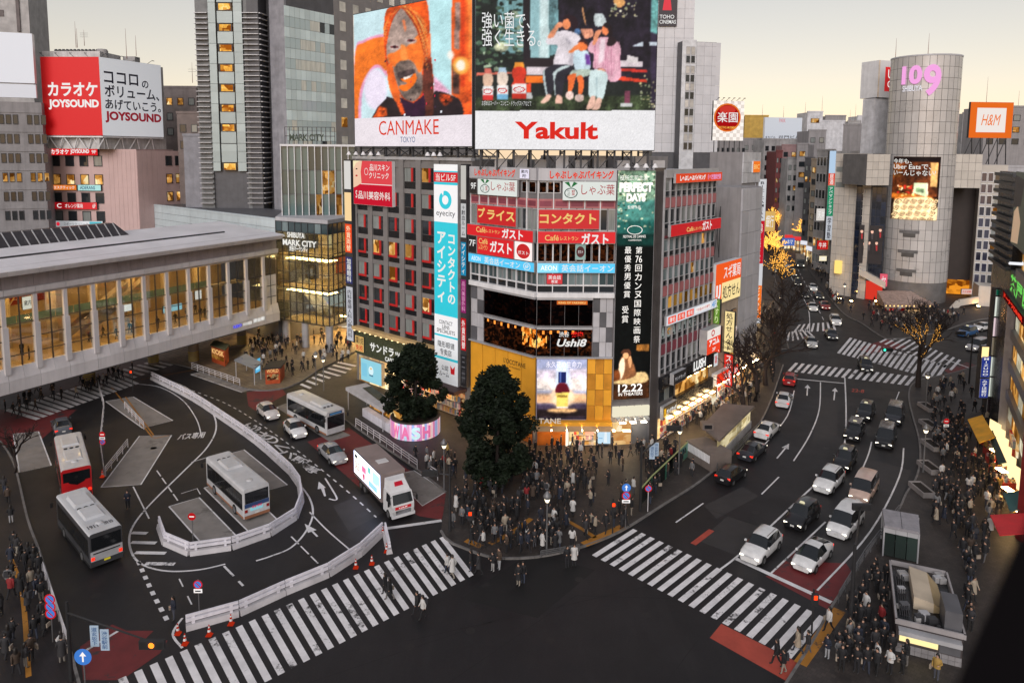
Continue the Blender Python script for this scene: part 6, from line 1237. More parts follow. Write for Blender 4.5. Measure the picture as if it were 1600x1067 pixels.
for j in range(9):
    for i in range(5): window(Wg,.3+i*Wg.len/5.2,.1+(i+1)*Wg.len/5.2,zg-4.2-j*4.4,zg-1.6-j*4.4,bpy.data.objects['ribbed_building'],GLD if j < 4 else (WARM if j % 2 else GLC),ALU,w=.05)
block('white_block','white block with roof plant above the street',1252,1320,190,275,275,WHB,0,0); block('white_stair_tower','pale stair tower on the white block',1262,1286,176,268,268,WHB,1,1); block('grey_roof_house','grey roof house in front of the white block',1264,1291,205,240,240,GRW,1,2)
block('sloped_grey_building','grey building with a slanted top beside the round tower',1318,1366,196,215,210,GRW,0,0); block('left_far_block','hazy building far beyond the pale tower',1118,1166,222,260,262,GRW,3,6)
for k,(x0,x1,yt,Y,m_) in enumerate(((1290,1322,182,300,GRW),(1325,1345,190,330,CONC),(1540,1620,168,210,GRW),(1505,1560,178,260,CONC),(1340,1370,182,360,WHB),(1575,1660,178,300,PANELG))):
    block('distant_building','distant roofline building, %s from the street bend to the orange framed board' % ('first','second','third','fourth','fifth','sixth')[k],x0,x1,yt,Y,Y,m_,3,4)
for k,(x,yb,yt) in enumerate(sorted(((1191,182,164),(1258,178,160),(1224,184,166),(1284,178,150),(1336,190,163),(1328,190,172),(1541,160,120),(1590,178,142),(1399,92,60),(1450,85,52)))):
    Y_ = 160 if x in (1399,1450) else 215 if x > 1500 else 270; p = D(x,yb,Y_); mb = MB(); mb.tube([p,(p.x,p.y,D(x,yt,Y_).z)],[.07,.02],MATS['mast'],5); tag(mb.build('antenna'),'thin roof mast, %s from the pale tower towards the right border' % 'first second third fourth fifth sixth seventh eighth ninth tenth'.split()[k],'antenna','roof masts')
upright(1293,1303,236,375,186,None,[(236,271,E((190,215,240),.9),'',WT),(271,290,E((236,74,40),.9),'居酒',WT),(290,338,E((40,150,110),.8),'アパマンショップ',WT),(338,375,E((210,214,222),.8),'学習塾',KD)],'tall upright sign with blue, red and green panels in front of the ribbed building')
upright(1261,1268,255,330,224,None,[(255,275,PR((200,190,180),.4),'',WT),(276,300,PR((220,140,60),.5),'酒',KD),(302,330,PR((40,36,40),.2),'個室',WT)],'thin upright sign with an orange panel at the bend of the street')
for k,(x0,y0,x1,y1,Y,fc,t) in enumerate(((1276,326,1292,345,190,E((226,220,214),.9),'天丼'),(1277,376,1294,390,186,E((200,36,32),.9),'牛丼'),(1222,372,1242,384,232,E((90,120,200),.8),'シネマ'),(1195,330,1212,362,225,E((236,190,110),.8),'銀行'),(1280,400,1292,408,182,E((250,236,200),1),'薬'))):
    W = Wall(ptD(x0,y0,Y),ptD(x1,y0,Y)); tag(board(W,0,W.len,W.at(x0,y1)[1],W.at(x0,y0)[1],-.4,0,fc,STEEL,None,[(t,.15,.85,.2,.8,WT if fc != SW else KD)],name='street_sign'),('white tempura shop sign by the ribbed building','red rice bowl sign low on the ribbed building','blue cinema sign deep in the street','warm bank sign deep in the street','small cream lit sign near the street corner')[k],'sign')
# ------------------------------------------------------------------ round tower
CXY = Vector((89.3,158.0,0)); RAD = 6.8; ZT = zat((88,151),86); rt = empty('round_tower',CXY,'round silver tiled tower with pink lit numerals at the top','building')
TILE = M('silver_tile',(.52,.50,.49),.3,var=.1,sc=.3,metal=.15,rnd=.1,streak=.1); core = M('tile_joint',(.13,.125,.125),.7)
mb = MB(); mb.lathe(CXY,[(RAD-.06,0),(RAD-.06,36.6),(RAD-.5,36.7),(RAD-.5,37.2),(RAD-.06,37.3),(RAD-.06,ZT)],core,48); mb.build('core',rt)
NC = 32; da = 6.28319/NC; RH = (ZT-4.6)/21
def curved(r,a0,a1,z0,z1,mat,n=2,name='tile'):
    mb = MB(); vs = []
    for k in range(n+1): a = a0+(a1-a0)*k/n; vs += [(r*math.sin(a),-r*math.cos(a),z0),(r*math.sin(a),-r*math.cos(a),z1)]
    mb.add(vs,[(2*k,2*k+2,2*k+3,2*k+1) for k in range(n)],mat,True); return mb
tme = curved(RAD,-da/2+.006,da/2-.006,.035,RH-.035,TILE).mesh('tower_tile')
caz = math.atan2(CXY.x,CXY.y)
for r_ in range(21):
    for c_ in range(-7,8): link('tile',tme,rt,loc=(CXY.x,CXY.y,4.6+r_*RH),rot=(0,0,-caz+c_*da))
def cyl(px,y,r=RAD+.1):
    "surface point of the tower under an image pixel"
    d = ray(px,y); o = Vector((0,0,EYE)); ox,oy = o.x-CXY.x,o.y-CXY.y; A = d.x**2+d.y**2; B = 2*(ox*d.x+oy*d.y); Cc = ox**2+oy**2-r*r; t = (-B-math.sqrt(max(0,B*B-4*A*Cc)))/(2*A); return o+d*t
def cyltext(s,x0,y0,x1,y1,mat,r=RAD+.25,**k):
    a,b = cyl(x0,(y0+y1)/2),cyl(x1,(y0+y1)/2); a0 = math.atan2(a.x-CXY.x,-(a.y-CXY.y)); a1 = math.atan2(b.x-CXY.x,-(b.y-CXY.y)); z1,z0 = cyl((x0+x1)/2,y0).z,cyl((x0+x1)/2,y1).z
    mb = MB(); text_mb(mb,lambda x,y: (CXY.x+r*math.sin(a0+(a1-a0)*x),CXY.y-r*math.cos(a0+(a1-a0)*x),z0+(z1-z0)*y),s,0,1,0,1,mat,**k); mb.build('lettering',rt)
cyltext('10',1410,103,1441,132,E((248,170,230),1),bold=.045); cyltext('9',1443,101,1470,150,E((248,170,230),1),bold=.03); cyltext('SHIBUYA',1411,134,1441,143,E((235,232,240)),bold=.01)
a,b = cyl(1394,295),cyl(1467,295); a0 = math.atan2(a.x-CXY.x,-(a.y-CXY.y)); a1 = math.atan2(b.x-CXY.x,-(b.y-CXY.y)); z1,z0 = cyl(1430,245).z,cyl(1430,344).z
UB_ = [((20,12,12),[(-50,-50),(800,-50),(800,1000),(-50,1000)],0,.2),((86,42,20),[(20,110),(620,110),(600,560),(10,560)],3,.5),((222,172,104),[(522,120),(625,120),(602,430),(518,420)],1,.2),((120,70,32),[(40,120),(150,130),(150,300),(36,300)],2,.4),((200,110,36),[(10,500),(480,520),(610,610),(10,600)],3,.3),((244,218,168),[(-10,880),(50,610),(160,570),(470,556),(590,640),(600,900)],2,.15),((30,20,16),[(-20,900),(-10,560),(60,560),(20,900)],3,.2)]
for i in range(6):
    for j in range(4):
        x,y = 110+i*96-j*26,610+j*78
        for r,cc_ in ((50,(84,54,32)),(36,(240,212,160)),(22,(96,62,36)),(10,(236,206,150))): UB_.append((cc_,[(x-r,y+r*.25),(x-r*.1,y-r*.75),(x+r,y-r*.25),(x+r*.1,y+r*.75)],0,.15))
for k in range(26): x,y = random.uniform(90,330),random.uniform(400,540); UB_.append((random.choice(((240,120,40),(250,210,120),(200,40,30),(255,236,190))),el(x,y,random.uniform(8,24),random.uniform(6,14),8),1,.2))
UB_ += [((198,214,172),[(312,375),(480,378),(470,560),(296,502)],1,.1),((236,226,200),[(470,380),(492,386),(486,540),(466,560)],1,.1),((90,110,80),[(335,440),(440,446),(438,500),(335,490)],2,.5)]
dots('poster',lambda s,t: Vector((CXY.x+(RAD+.14)*math.sin(a0+(a1-a0)*s),CXY.y-(RAD+.14)*math.cos(a0+(a1-a0)*s),z0+(z1-z0)*t)),70,92,cv(1390,240,.1227,UB_),rt,k=.75,dif=1,seed=8)
for s_,b4 in (('今年も、',(1397,248,1425,256)),('Uber Eatsで、',(1397,257,1455,265)),('いーんじゃない?',(1397,266,1462,275))): cyltext(s_,*b4,E((238,236,230)),r=RAD+.2,bold=.01)
for i,y in enumerate((360,391,421)):
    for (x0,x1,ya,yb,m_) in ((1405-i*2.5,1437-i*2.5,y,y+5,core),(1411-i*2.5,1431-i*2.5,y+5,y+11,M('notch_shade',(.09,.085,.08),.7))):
        a,b = cyl(x0,y),cyl(x1,y); q0 = math.atan2(a.x-CXY.x,-(a.y-CXY.y)); q1 = math.atan2(b.x-CXY.x,-(b.y-CXY.y)); m2 = curved(RAD+.06,q0,q1,cyl(1420,yb).z,cyl(1420,ya).z,m_,5); m2.v = [(v[0]+CXY.x,v[1]+CXY.y,v[2]) for v in m2.v]; m2.build('air_slot',rt)  # flat strips on the tiles; the notch shade is put into their colour
mb = MB(); mb.lathe(CXY,[(RAD+.05,ZT),(RAD+.1,ZT+.3),(RAD-.5,ZT+.35)],PANELG,48); mb.build('rim',rt)
# entrance canopy, wings, box with red square
WE = Wall(ptD(1374,470,146.5),ptD(1450,470,146.5)); z = WE.at(1410,478)[1]; mb = MB(); mb.hexa([WE.p(0,z,2),WE.p(WE.len,z,2),WE.p(WE.len-1.5,z,-4),WE.p(1.5,z,-4),WE.p(0,z+.9,2),WE.p(WE.len,z+.9,2),WE.p(WE.len-1.5,z+2.4,-4),WE.p(1.5,z+2.4,-4)],M('canopy_lit',(.34,.24,.2),.4,var=.5,sc=2)); mb.build('canopy',rt)
for i in range(12): piece('canopy_lamp',WE,.3+i*.82,.5+i*.82,z+.3,z+.55,2.02,2.08,E((255,210,130),2),rt)
for i in range(5): piece('entrance_opening',WE,.8+i*1.8,2.4+i*1.8,.15,z-.1,-3.6,-3.4,SHOP if i % 2 else WARM,rt)
board(WE,.2,4.2,z-.7,z,1.7,2.05,E((90,14,16),.8),STEEL,rt,[('109',.2,.8,.2,.8,E((220,80,70)))],name='canopy_sign')
wg = empty('tower_wing',D(1330,460,160),'tiled wing with a dark glass front left of the round tower','building'); WG1 = Wall(ptD(1300,360,163),ptD(1357,360,156)); WG2 = Wall(ptD(1334,380,158),ptD(1381,380,155))
zg = WG1.at(1328,240)[1]; WTL = M('wing_tile',(.54,.50,.45),.45,var=.08,rnd=.08,streak=.1); mb = MB(); mb.wbox(WG1,0,WG1.len,0,zg,-10,-.08,core); mb.build('wall',wg)
for i in range(7):
    for j in range(17): piece('tile',WG1,WG1.len*i/7+.03,WG1.len*(i+1)/7-.03,zg-1.9*(j+1)+.03,zg-1.9*j-.03,-.08,.02,WTL,wg)
for (x0,x1,y) in ((1307,1329,265),(1306,1320,289)): piece('slot_window',WG1,WG1.u(x0,y),WG1.u(x1,y),WG1.at(1315,y+4)[1],WG1.at(1315,y-4)[1],.02,.06,GLC,wg)
WG3 = Wall(ptD(1354,265,152),ptD(1390,265,153)); za,zb2 = WG3.at(1370,290)[1],WG3.at(1370,241)[1]; mb = MB(); mb.wbox(WG3,0,WG3.len,za,zb2,-8,-.05,core); mb.build('overhang',wg)
for i in range(4):
    for j in range(4): piece('tile',WG3,WG3.len*i/4+.03,WG3.len*(i+1)/4-.03,za+(zb2-za)*j/4+.03,za+(zb2-za)*(j+1)/4-.03,-.05,.05,WTL,wg)
NB = GLASS('blue_black_glass',(.008,.012,.025))
for i in range(6):
    for j in range(15):
        z0_ = WG2.at(1355,292)[1]-1.6*(j+1)
        if z0_ > .5: piece('glass_panel',WG2,WG2.len*i/6+.04,WG2.len*(i+1)/6-.04,z0_+.05,z0_+1.55,-.1,0,NB,wg)
mb = MB(); mb.wbox(WG2,0,WG2.len,0,za,-4,-.1,STEEL); mb.build('glass_core',wg)
bp_ = bpx(WG2,1342,352,1379,412,PR((34,28,30),.2),STEEL,wg,w0=0,w1=.3,name='group_poster')
random.seed(9); PG = []
for k in range(7):
    x = 1347+k % 4*9+random.uniform(-2,2)+(4 if k > 3 else 0); y = 362+(k//4)*18+random.uniform(-3,3); PG += [(PR((26,20,22),.2),[(x-5,y+18),(x-4,y+4),(x+4,y+4),(x+5,y+18)]),(PR((150,30,34) if k % 3 == 0 else (60,54,58),.4),[(x-1.5,y+4),(x+1.5,y+4),(x+1,y+12),(x-1,y+12)]),(PR((214,170,150),.5),blob(x,y,2.2,3,8)),(PR((20,14,14),.2),[(x-2.6,y),(x-2,y-3.6),(x+2,y-3.6),(x+2.6,y),(x+1.5,y-1.5),(x-1.5,y-1.5)])]
art(WG2,lambda x,y: (x,y),PG,bp_,w0=.31)
piece('lit_column',WG1,WG1.u(1307,420),WG1.u(1316,420),WG1.at(1312,427)[1],WG1.at(1312,407)[1],.1,.9,E((255,214,120),1.2,True),wg); piece('red_entrance',WG2,WG2.len*.5,WG2.len*1.05,.2,4.2,.1,.4,E((226,60,44),.9,True),wg); board(WG2,WG2.len*.95,WG2.len*1.2,3.4,6.2,.6,.9,E((236,100,120),.9),STEEL,wg,[('セ',.2,.8,.2,.8,WT)],name='lit_sign')
mb = MB(); mb.hexa([WG2.p(1.5,5.6,.2),WG2.p(6.8,3.0,.2),WG2.p(6.8,3.0,1.6),WG2.p(1.5,5.6,1.6),WG2.p(1.5,7.0,.2),WG2.p(6.8,4.4,.2),WG2.p(6.8,4.4,1.6),WG2.p(1.5,7.0,1.6)],WTL); mb.build('stair_wall',wg)
wr_ = empty('tower_wing',D(1520,460,165),'tiled overhang and white framed window bays right of the round tower','building'); WH1 = Wall(ptD(1482,265,156),ptD(1534,265,155)); za,zb2 = WH1.at(1505,294)[1],WH1.at(1505,241)[1]
mb = MB(); mb.wbox(WH1,0,WH1.len,za,zb2,-8,-.05,core); mb.build('overhang',wr_)
for i in range(5):
    for j in range(4): piece('tile',WH1,WH1.len*i/5+.03,WH1.len*(i+1)/5-.03,za+(zb2-za)*j/4+.03,za+(zb2-za)*(j+1)/4-.03,-.05,.05,WTL,wr_)
WH2 = Wall(ptD(1478,380,163),ptD(1528,380,161)); mb = MB(); mb.wbox(WH2,0,WH2.len,0,za,-3,0,M('recess_brown',(.035,.025,.022),.6)); mb.build('recess',wr_)
WH3 = Wall(ptD(1524,380,158),ptD(1566,380,156)); zt3 = WH3.at(1540,258)[1]; mb = MB(); mb.wbox(WH3,0,WH3.len,0,zt3,-10,0,WTL); mb.build('window_wall',wr_)
for j in range(11):
    for i in range(4): zz0 = zt3-1.2-(j+1)*2.5; window(WH3,.2+i*WH3.len/4.1,(i+1)*WH3.len/4.1,zz0,zz0+2.1,wr_,WARM if (i*3+j*5) % 7 < 2 and i > 1 else (GLASS('violet_glass',(.03,.03,.05)) if i < 2 else GLC),WHITEM,w=.06)
WH4 = Wall(ptD(1528,470,150),ptD(1552,470,149)); mb = MB(); mb.wbox(WH4,0,WH4.len,0,WH4.at(1535,447)[1],-5,0,WTL); mb.build('corner_block',wr_)
board(WH4,WH4.len*.72,WH4.len*1.7,5.6,9.0,.1,.4,PR((130,105,80),.3),STEEL,wr_,[('#rect',.05,.4,.1,.9,PR((190,60,40),.4)),('居酒屋',.5,.95,.3,.7,KD)],name='wall_poster')
mb = MB(); p0,p1,p2 = D(1468,505,147),D(1498,473,148),D(1528,468,149)
for a_,b_2 in ((p0,p1),(p1,p2)): mb.bar(a_,b_2,.5,1.3,WTL)
mb.build('ramp_wall',wr_)
tag(board(Wall(ptD(1500,480,147),ptD(1516,480,147)),0,2.2,3.2,4.3,-.2,.1,E((240,200,190),.8),STEEL,None,[('大食品館',.1,.9,.3,.7,RDT)],name='shop_sign'),'small pink sign under the ramp right of the round tower','sign')
piece('lit_opening',WH2,.5,5.5,.3,3.6,.1,.3,LIT('amber_glow',(120,60,10),(240,150,40),.9,(.8,.8,.8),light=True),wr_)
Wub = Wall(ptD(1372,125,168),ptD(1402,125,170)); ub_ = empty('roof_sign_box',Wub.p(2,33),'white roof box with a red square behind the round tower','sign'); z0,z1 = Wub.at(1385,153)[1],Wub.at(1385,95)[1]
board(Wub,0,Wub.len,z0,z1,-5,0,PR((200,196,196),.15),WHITEM,ub_,[('#rect',.35,1.2,.17,.83,PR((205,24,32),.4)),('UNI',.5,1.15,.52,.76,WT,{'lift': .005}),('QLO',.5,1.15,.24,.46,WT,{'lift': .005})],name='front_face')
mb = MB(); Wub2 = Wall(ptD(1365.5,125,172),ptD(1372,125,168)); mb.wbox(Wub2,0,Wub2.len,z0,z1,-.3,0,M('sunset_tint_side',(.55,.45,.35),.6)); mb.build('side_face',ub_); mb = MB(); mb.wbox(Wub,0,Wub.len,20,z0-.2,-4,-.4,WHB); mb.build('plinth',ub_)  # white box; warm sunset light is put into the side colour
Whm = Wall(ptD(1515,190,165),ptD(1582,190,166)); hm = empty('framed_billboard',Whm.p(5,25),'orange framed white billboard on a roof at the right','billboard'); z0,z1 = Whm.at(1548,216)[1],Whm.at(1548,160)[1]
board(Whm,0,Whm.len,z0,z1,-.6,0,E((240,112,36),.92),STEEL,hm,[('#rect',.16,.84,.16,.84,E((246,236,230),.95)),('H&M',.27,.72,.35,.66,E((238,120,50)),{'lift': .005,'italic': .3,'bold': .0})],name='framed_board')
mb = MB()
for i in range(5):
    u = Whm.len*(i+.5)/5
    for s_ in (-1,1): mb.bar(Whm.p(u,z0,-.3),Whm.p(u+s_*1.4,z0-6,-1.5),.2,.2,STEEL)
mb.build('support_frame',hm)
block('rooftop_building','low grey roof building under the orange framed billboard',1518,1640,262,168,166,PANELG,4,8)
# ------------------------------------------------------------------ building at the right edge
Wq = Wall((60.8,89.5),(40.5,54.5)); qb = empty('corner_store',Wq.p(15,0),'glass fronted store at the right edge of the street with awnings and upright signs','building')
mb = MB(); mb.wbox(Wq,2,Wq.len,0,24,-12,-2.2,PANELD); mb.build('wall',qb)
for k in range(3):
    u0,u1 = 2.2+k*5.4,7.3+k*5.4
    for j in range(5): piece('window',Wq,u0,u1,4.4+j*3.6,7.2+j*3.6,-2.2,-1.95,WARM if (k+j) % 2 else GLC,qb); piece('spandrel',Wq,u0-.1,u1+.1,7.2+j*3.6,8.0+j*3.6,-2.2,-1.4,M('spandrel_grey',(.20,.20,.21),.4,metal=.3),qb)
    piece('shop_opening',Wq,u0,u1,.2,3.0,-2.2,-2.0,SHOP if k % 2 == 0 else SHOPM,qb); shelves(Wq,u0,u1,.2,2.2,2,-1.9,qb)
def awning(pts,zs,mat,label):
    q = [G(x,y,z) for (x,y),z in zip(pts,zs)]; mb = MB(); mb.hexa([p-Vector((0,0,.07)) for p in q]+q,mat); return tag(mb.build('awning'),label,'awning')
awning([(1530,692),(1555,683),(1535,648),(1512,655)],(2.5,3.2,3.2,2.5),M('awning_yellow',(.85,.42,.02),.6),'bright yellow awning over the pavement by the upright signs'); awning([(1560,724),(1573,722),(1551,672),(1544,676)],(2.6,3.2,3.2,2.6),M('awning_green',(.02,.05,.05),.6),'dark green awning over the lit shop'); awning([(1578,798),(1604,795),(1594,766),(1567,770)],(2.4,2.9,2.9,2.4),M('awning_teal',(.03,.11,.11),.6),'teal awning low at the right edge'); awning([(1562,836),(1640,830),(1620,800),(1547,804)],(2.4,2.9,2.9,2.4),M('awning_red',(.5,.025,.03),.6),'red awning at the lower right edge')
pp = G(1572,692); pz = zat((pp.x,pp.y),468); mb = MB(); mb.box(pp.x-.65,pp.x+.65,pp.y-.65,pp.y+.65,0,pz,M('pier_grey',(.36,.34,.35),.5,streak=.2)); mb.build('pier',qb)
Wq4 = Wall(ptD(1583,550,75.5),ptD(1640,550,57))
for j in range(5):
    za = 3.6+j*3.3
    for i in range(6): piece('window',Wq4,i*3.2+.05,i*3.2+3.1,za,za+2.1,-.1,0,WARM if (i+j) % 3 else LIT('pale_room',(190,180,150),(240,232,205),.8,(.6,.6,1)),qb); piece('spandrel',Wq4,i*3.2,i*3.2+3.18,za+2.15,za+3.2,-.1,.35,M('spandrel_grey',(.28,.27,.28),.4,metal=.3),qb)
for k,(x,y) in enumerate(((1546,700),(1550,714),(1554,728),(1560,745),(1567,762),(1540,690))):
    g = G(x,y); st_ = empty('goods_stall',g,'lit stall of small goods outside the shops, %s from the yellow awning' % ('second','third','fourth','fifth','sixth','first')[k],'stall'); mb = MB(); mb.box(g.x-.5,g.x+.7,g.y-.8,g.y+.8,.13,.85,M('stall_red',(.4,.05,.04),.6)); mb.build('table',st_); mb = MB(); mb.box(g.x+.9,g.x+1.0,g.y-.9,g.y+.9,.2,2.3,E((255,222,160),1.6,True)); mb.build('lit_back',st_); mb = MB()
    for q in range(26): x_,y_ = g.x+random.uniform(-.45,.6),g.y+random.uniform(-.75,.75); mb.box(x_-.08,x_+.08,y_-.08,y_+.08,.85,.95+random.random()*.35,random.choice(SHELFC))
    o = mb.build('goods',st_); o['kind'] = 'stuff'
mb = MB(); mb.poly([tuple(G(x,y,.15)) for x,y in ((1583,800),(1606,800),(1582,738),(1561,740))],M('ochre_floor',(.55,.34,.1),.5)); mb.build('lit_floor_board',qb)
for (x,y) in ((1562,735),(1572,765),(1584,795),(1553,705)): g = G(x,y,2.35); mb = MB(); mb.box(g.x-.1,g.x+.5,g.y-.5,g.y+.5,2.35,2.42,E((255,205,130),40,True)); mb.build('added_soffit_light',qb)  # lamps added to brighten the floor before the shops
def qsign(x0,x1,y0,y1,w,segs,label):
    W = Wall(ptD(x0,(y0+y1)/2,w),ptD(x1,(y0+y1)/2,w)); zz = lambda y: W.at((x0+x1)/2,y)[1]; r_ = empty('upright_sign',W.p(W.len/2,zz(y1)),label,'sign'); mb = MB(); mb.wbox(W,-.08,W.len+.08,zz(y1)-.1,zz(y0)+.1,-.7,-.03,STEEL); mb.build('frame',r_)
    for (a,b,fc,t,tm) in segs: board(W,0,W.len,zz(b)+.04,zz(a)-.04,-.6,0,fc,WHITEM,r_,[(t,.22,.8,.08,.92,tm,{'vertical': True})] if t else [],name='sign_face')
GN = E((20,92,70),.9); CW = E((226,232,220),.95)
qsign(1549,1567,452,645,84,[(452,462,GN,'',WT),(463,495,CW,'珈琲茶房',KD),(496,526,E((240,214,220),.9),'化粧品',E((200,90,120))),(527,556,PR((150,140,120),.4),'メガネ',KD),(557,588,CW,'フルーツ',KD),(589,620,CW,'果実園',KD),(622,645,PR((40,30,34),.2),'肉',PR((150,70,70),.4))],'stack of pale green upright shop signs beside the yellow awning')
qsign(1532,1546,556,622,82,[(556,590,E((44,60,140),.9),'MIZUHO',WT),(591,622,E((44,60,140),.9),'みずほ銀行',WT)],'blue upright bank sign under a lit lamp head')
tag(board(Wall(ptD(1534,548,82),ptD(1545,548,82)),0,.85,8.4,9.7,-.5,0,E((255,220,150),1.5,True),STEEL,None,name='sign_lamp'),'lit lamp head on top of the blue bank sign','lamp')
qsign(1582,1591,520,572,79,[(520,545,E((240,200,206),.9),'化粧',E((200,90,120))),(546,572,CW,'珈琲',KD)],'pair of small upright signs behind the grey pier')
WQ2 = Wall(ptD(1577,445,80),ptD(1612,480,66)); tag(board(WQ2,0,WQ2.len,WQ2.at(1580,462)[1],WQ2.at(1580,420)[1],-.3,.1,PR((44,58,40),.3),STEEL,None,[('茶屋園',.1,.95,.15,.9,E((110,210,90)),{'bold': .03})],name='shop_sign'),'sign with glowing green letters at the right edge','sign')
tag(board(WQ2,-.3,WQ2.len,WQ2.at(1580,472)[1],WQ2.at(1580,455)[1]-.2,.1,.5,E((70,10,12),.8),STEEL,None,[('ドーナツDINER',.06,.95,.2,.8,E((245,60,40)),{'bold': .05})],name='shop_sign'),'red neon lettering under the green sign at the right edge','sign')
WQ3 = Wall(ptD(1583,330,78),ptD(1625,330,64)); q3 = tag(board(WQ3,0,WQ3.len,WQ3.at(1590,388)[1],WQ3.at(1590,268)[1],-.4,0,PR((70,76,66),.35),ALU,None,[('#poly',0,0,0,0,PR((200,170,140),.5),{'pts': [(.0,.02),(.3,.05),(.35,.35),(.2,.55),(.05,.45)]}),('#poly',0,0,0,0,PR((40,36,40),.2),{'pts': [(.0,.5),(.3,.55),(.4,.9),(.0,.95)]})],name='poster_board'),'edge of a large poster board at the right border','billboard')
lv = empty('louvre_tower',D(1572,350,84),'stack of dark slanted louvres between the white framed windows and the poster board','facade'); Wlv = Wall(ptD(1556,340,88),ptD(1586,340,79))
for j in range(12): piece('louvre',Wlv,0,Wlv.len,Wlv.at(1570,270+j*13+5)[1],Wlv.at(1570,270+j*13)[1],0,.5,STEEL,lv)
mb = MB(); mb.wbox(Wlv,.3,Wlv.len,0,Wlv.at(1570,268)[1],-1,0,BLACK); mb.build('backing',lv)
for j in range(4): piece('strip_light',Wq,4+j*2.2,5.2+j*2.2,20.5+j*.8-3,20.8+j*.8-3,-1.9,-.6,E((235,235,240),1.1),qb)
# red column near the border
mb = MB(); p = G(1600,850); mb.box(p.x-.2,p.x+.6,p.y,p.y+.8,0,9.5,M('red_column',(.22,.02,.02),.5)); tag(mb.build('red_column'),'tall dark red column at the right border','column')

soffit(Wst,.4,8.2,5,2.95,.7,ph,45); soffit(Wst,8.8,15.4,4,3.2,.5,eb,45); soffit(Wst2,1,60,20,3.0,-.2,bpy.data.objects['street_shop'],30); soffit(WE,.5,9.5,6,z-.1,1.0,rt,30)  # more added lamps to brighten the ground along the fronts
for x,y in ((1368,474),(1395,482),(1440,480),(1470,474),(1312,470),(1330,474),(1528,482)):
    g = G(x,y); mb = MB(); mb.box(g.x-.25,g.x+.25,g.y-.25,g.y+.25,.2,.5,STEEL); mb.box(g.x-.2,g.x+.2,g.y-.2,g.y+.2,.5,.55,E((255,190,110),160,True)); mb.build('uplight',rt)
# ------------------------------------------------------------------ vehicles
def paint_obj(name,rough=0.28,coat=0.5,metal=0.0):
    m,n,out = newmat(name); b = n.nodes.new('ShaderNodeBsdfPrincipled'); n.links.new(b.outputs[0],out.inputs[0]); oi = n.nodes.new('ShaderNodeObjectInfo')
    dirt = ramp(n,noise(n,wpos(n),2.0,4),[(0.35,(.8,.8,.8)),(0.7,(1,1,1))])
    n.links.new(mixc(n,1.0,oi.outputs['Color'],dirt,'MULTIPLY'),b.inputs['Base Color']); b.inputs['Roughness'].default_value = rough; b.inputs['Coat Weight'].default_value = coat; b.inputs['Metallic'].default_value = metal; MATS[name] = m; return m
CARP = paint_obj('car_paint'); TYRE = M('tyre',(.012,.012,.012),.8); RIM = M('wheel_rim',(.30,.30,.31),.35,metal=.7); CGL = M('car_glass',(.010,.012,.014),.06,spec=.8,var=.1); TRIM = M('car_trim',(.015,.015,.016),.5); CHR = M('chrome',(.45,.45,.46),.2,metal=.9); PLATE = M('number_plate',(.6,.6,.58),.5)
HL,HLO,TL_,TLO = E((255,246,225),3.0),M('lamp_clear',(.5,.5,.5),.15),E((255,50,30),1.6),M('lamp_red',(.25,.01,.01),.2)
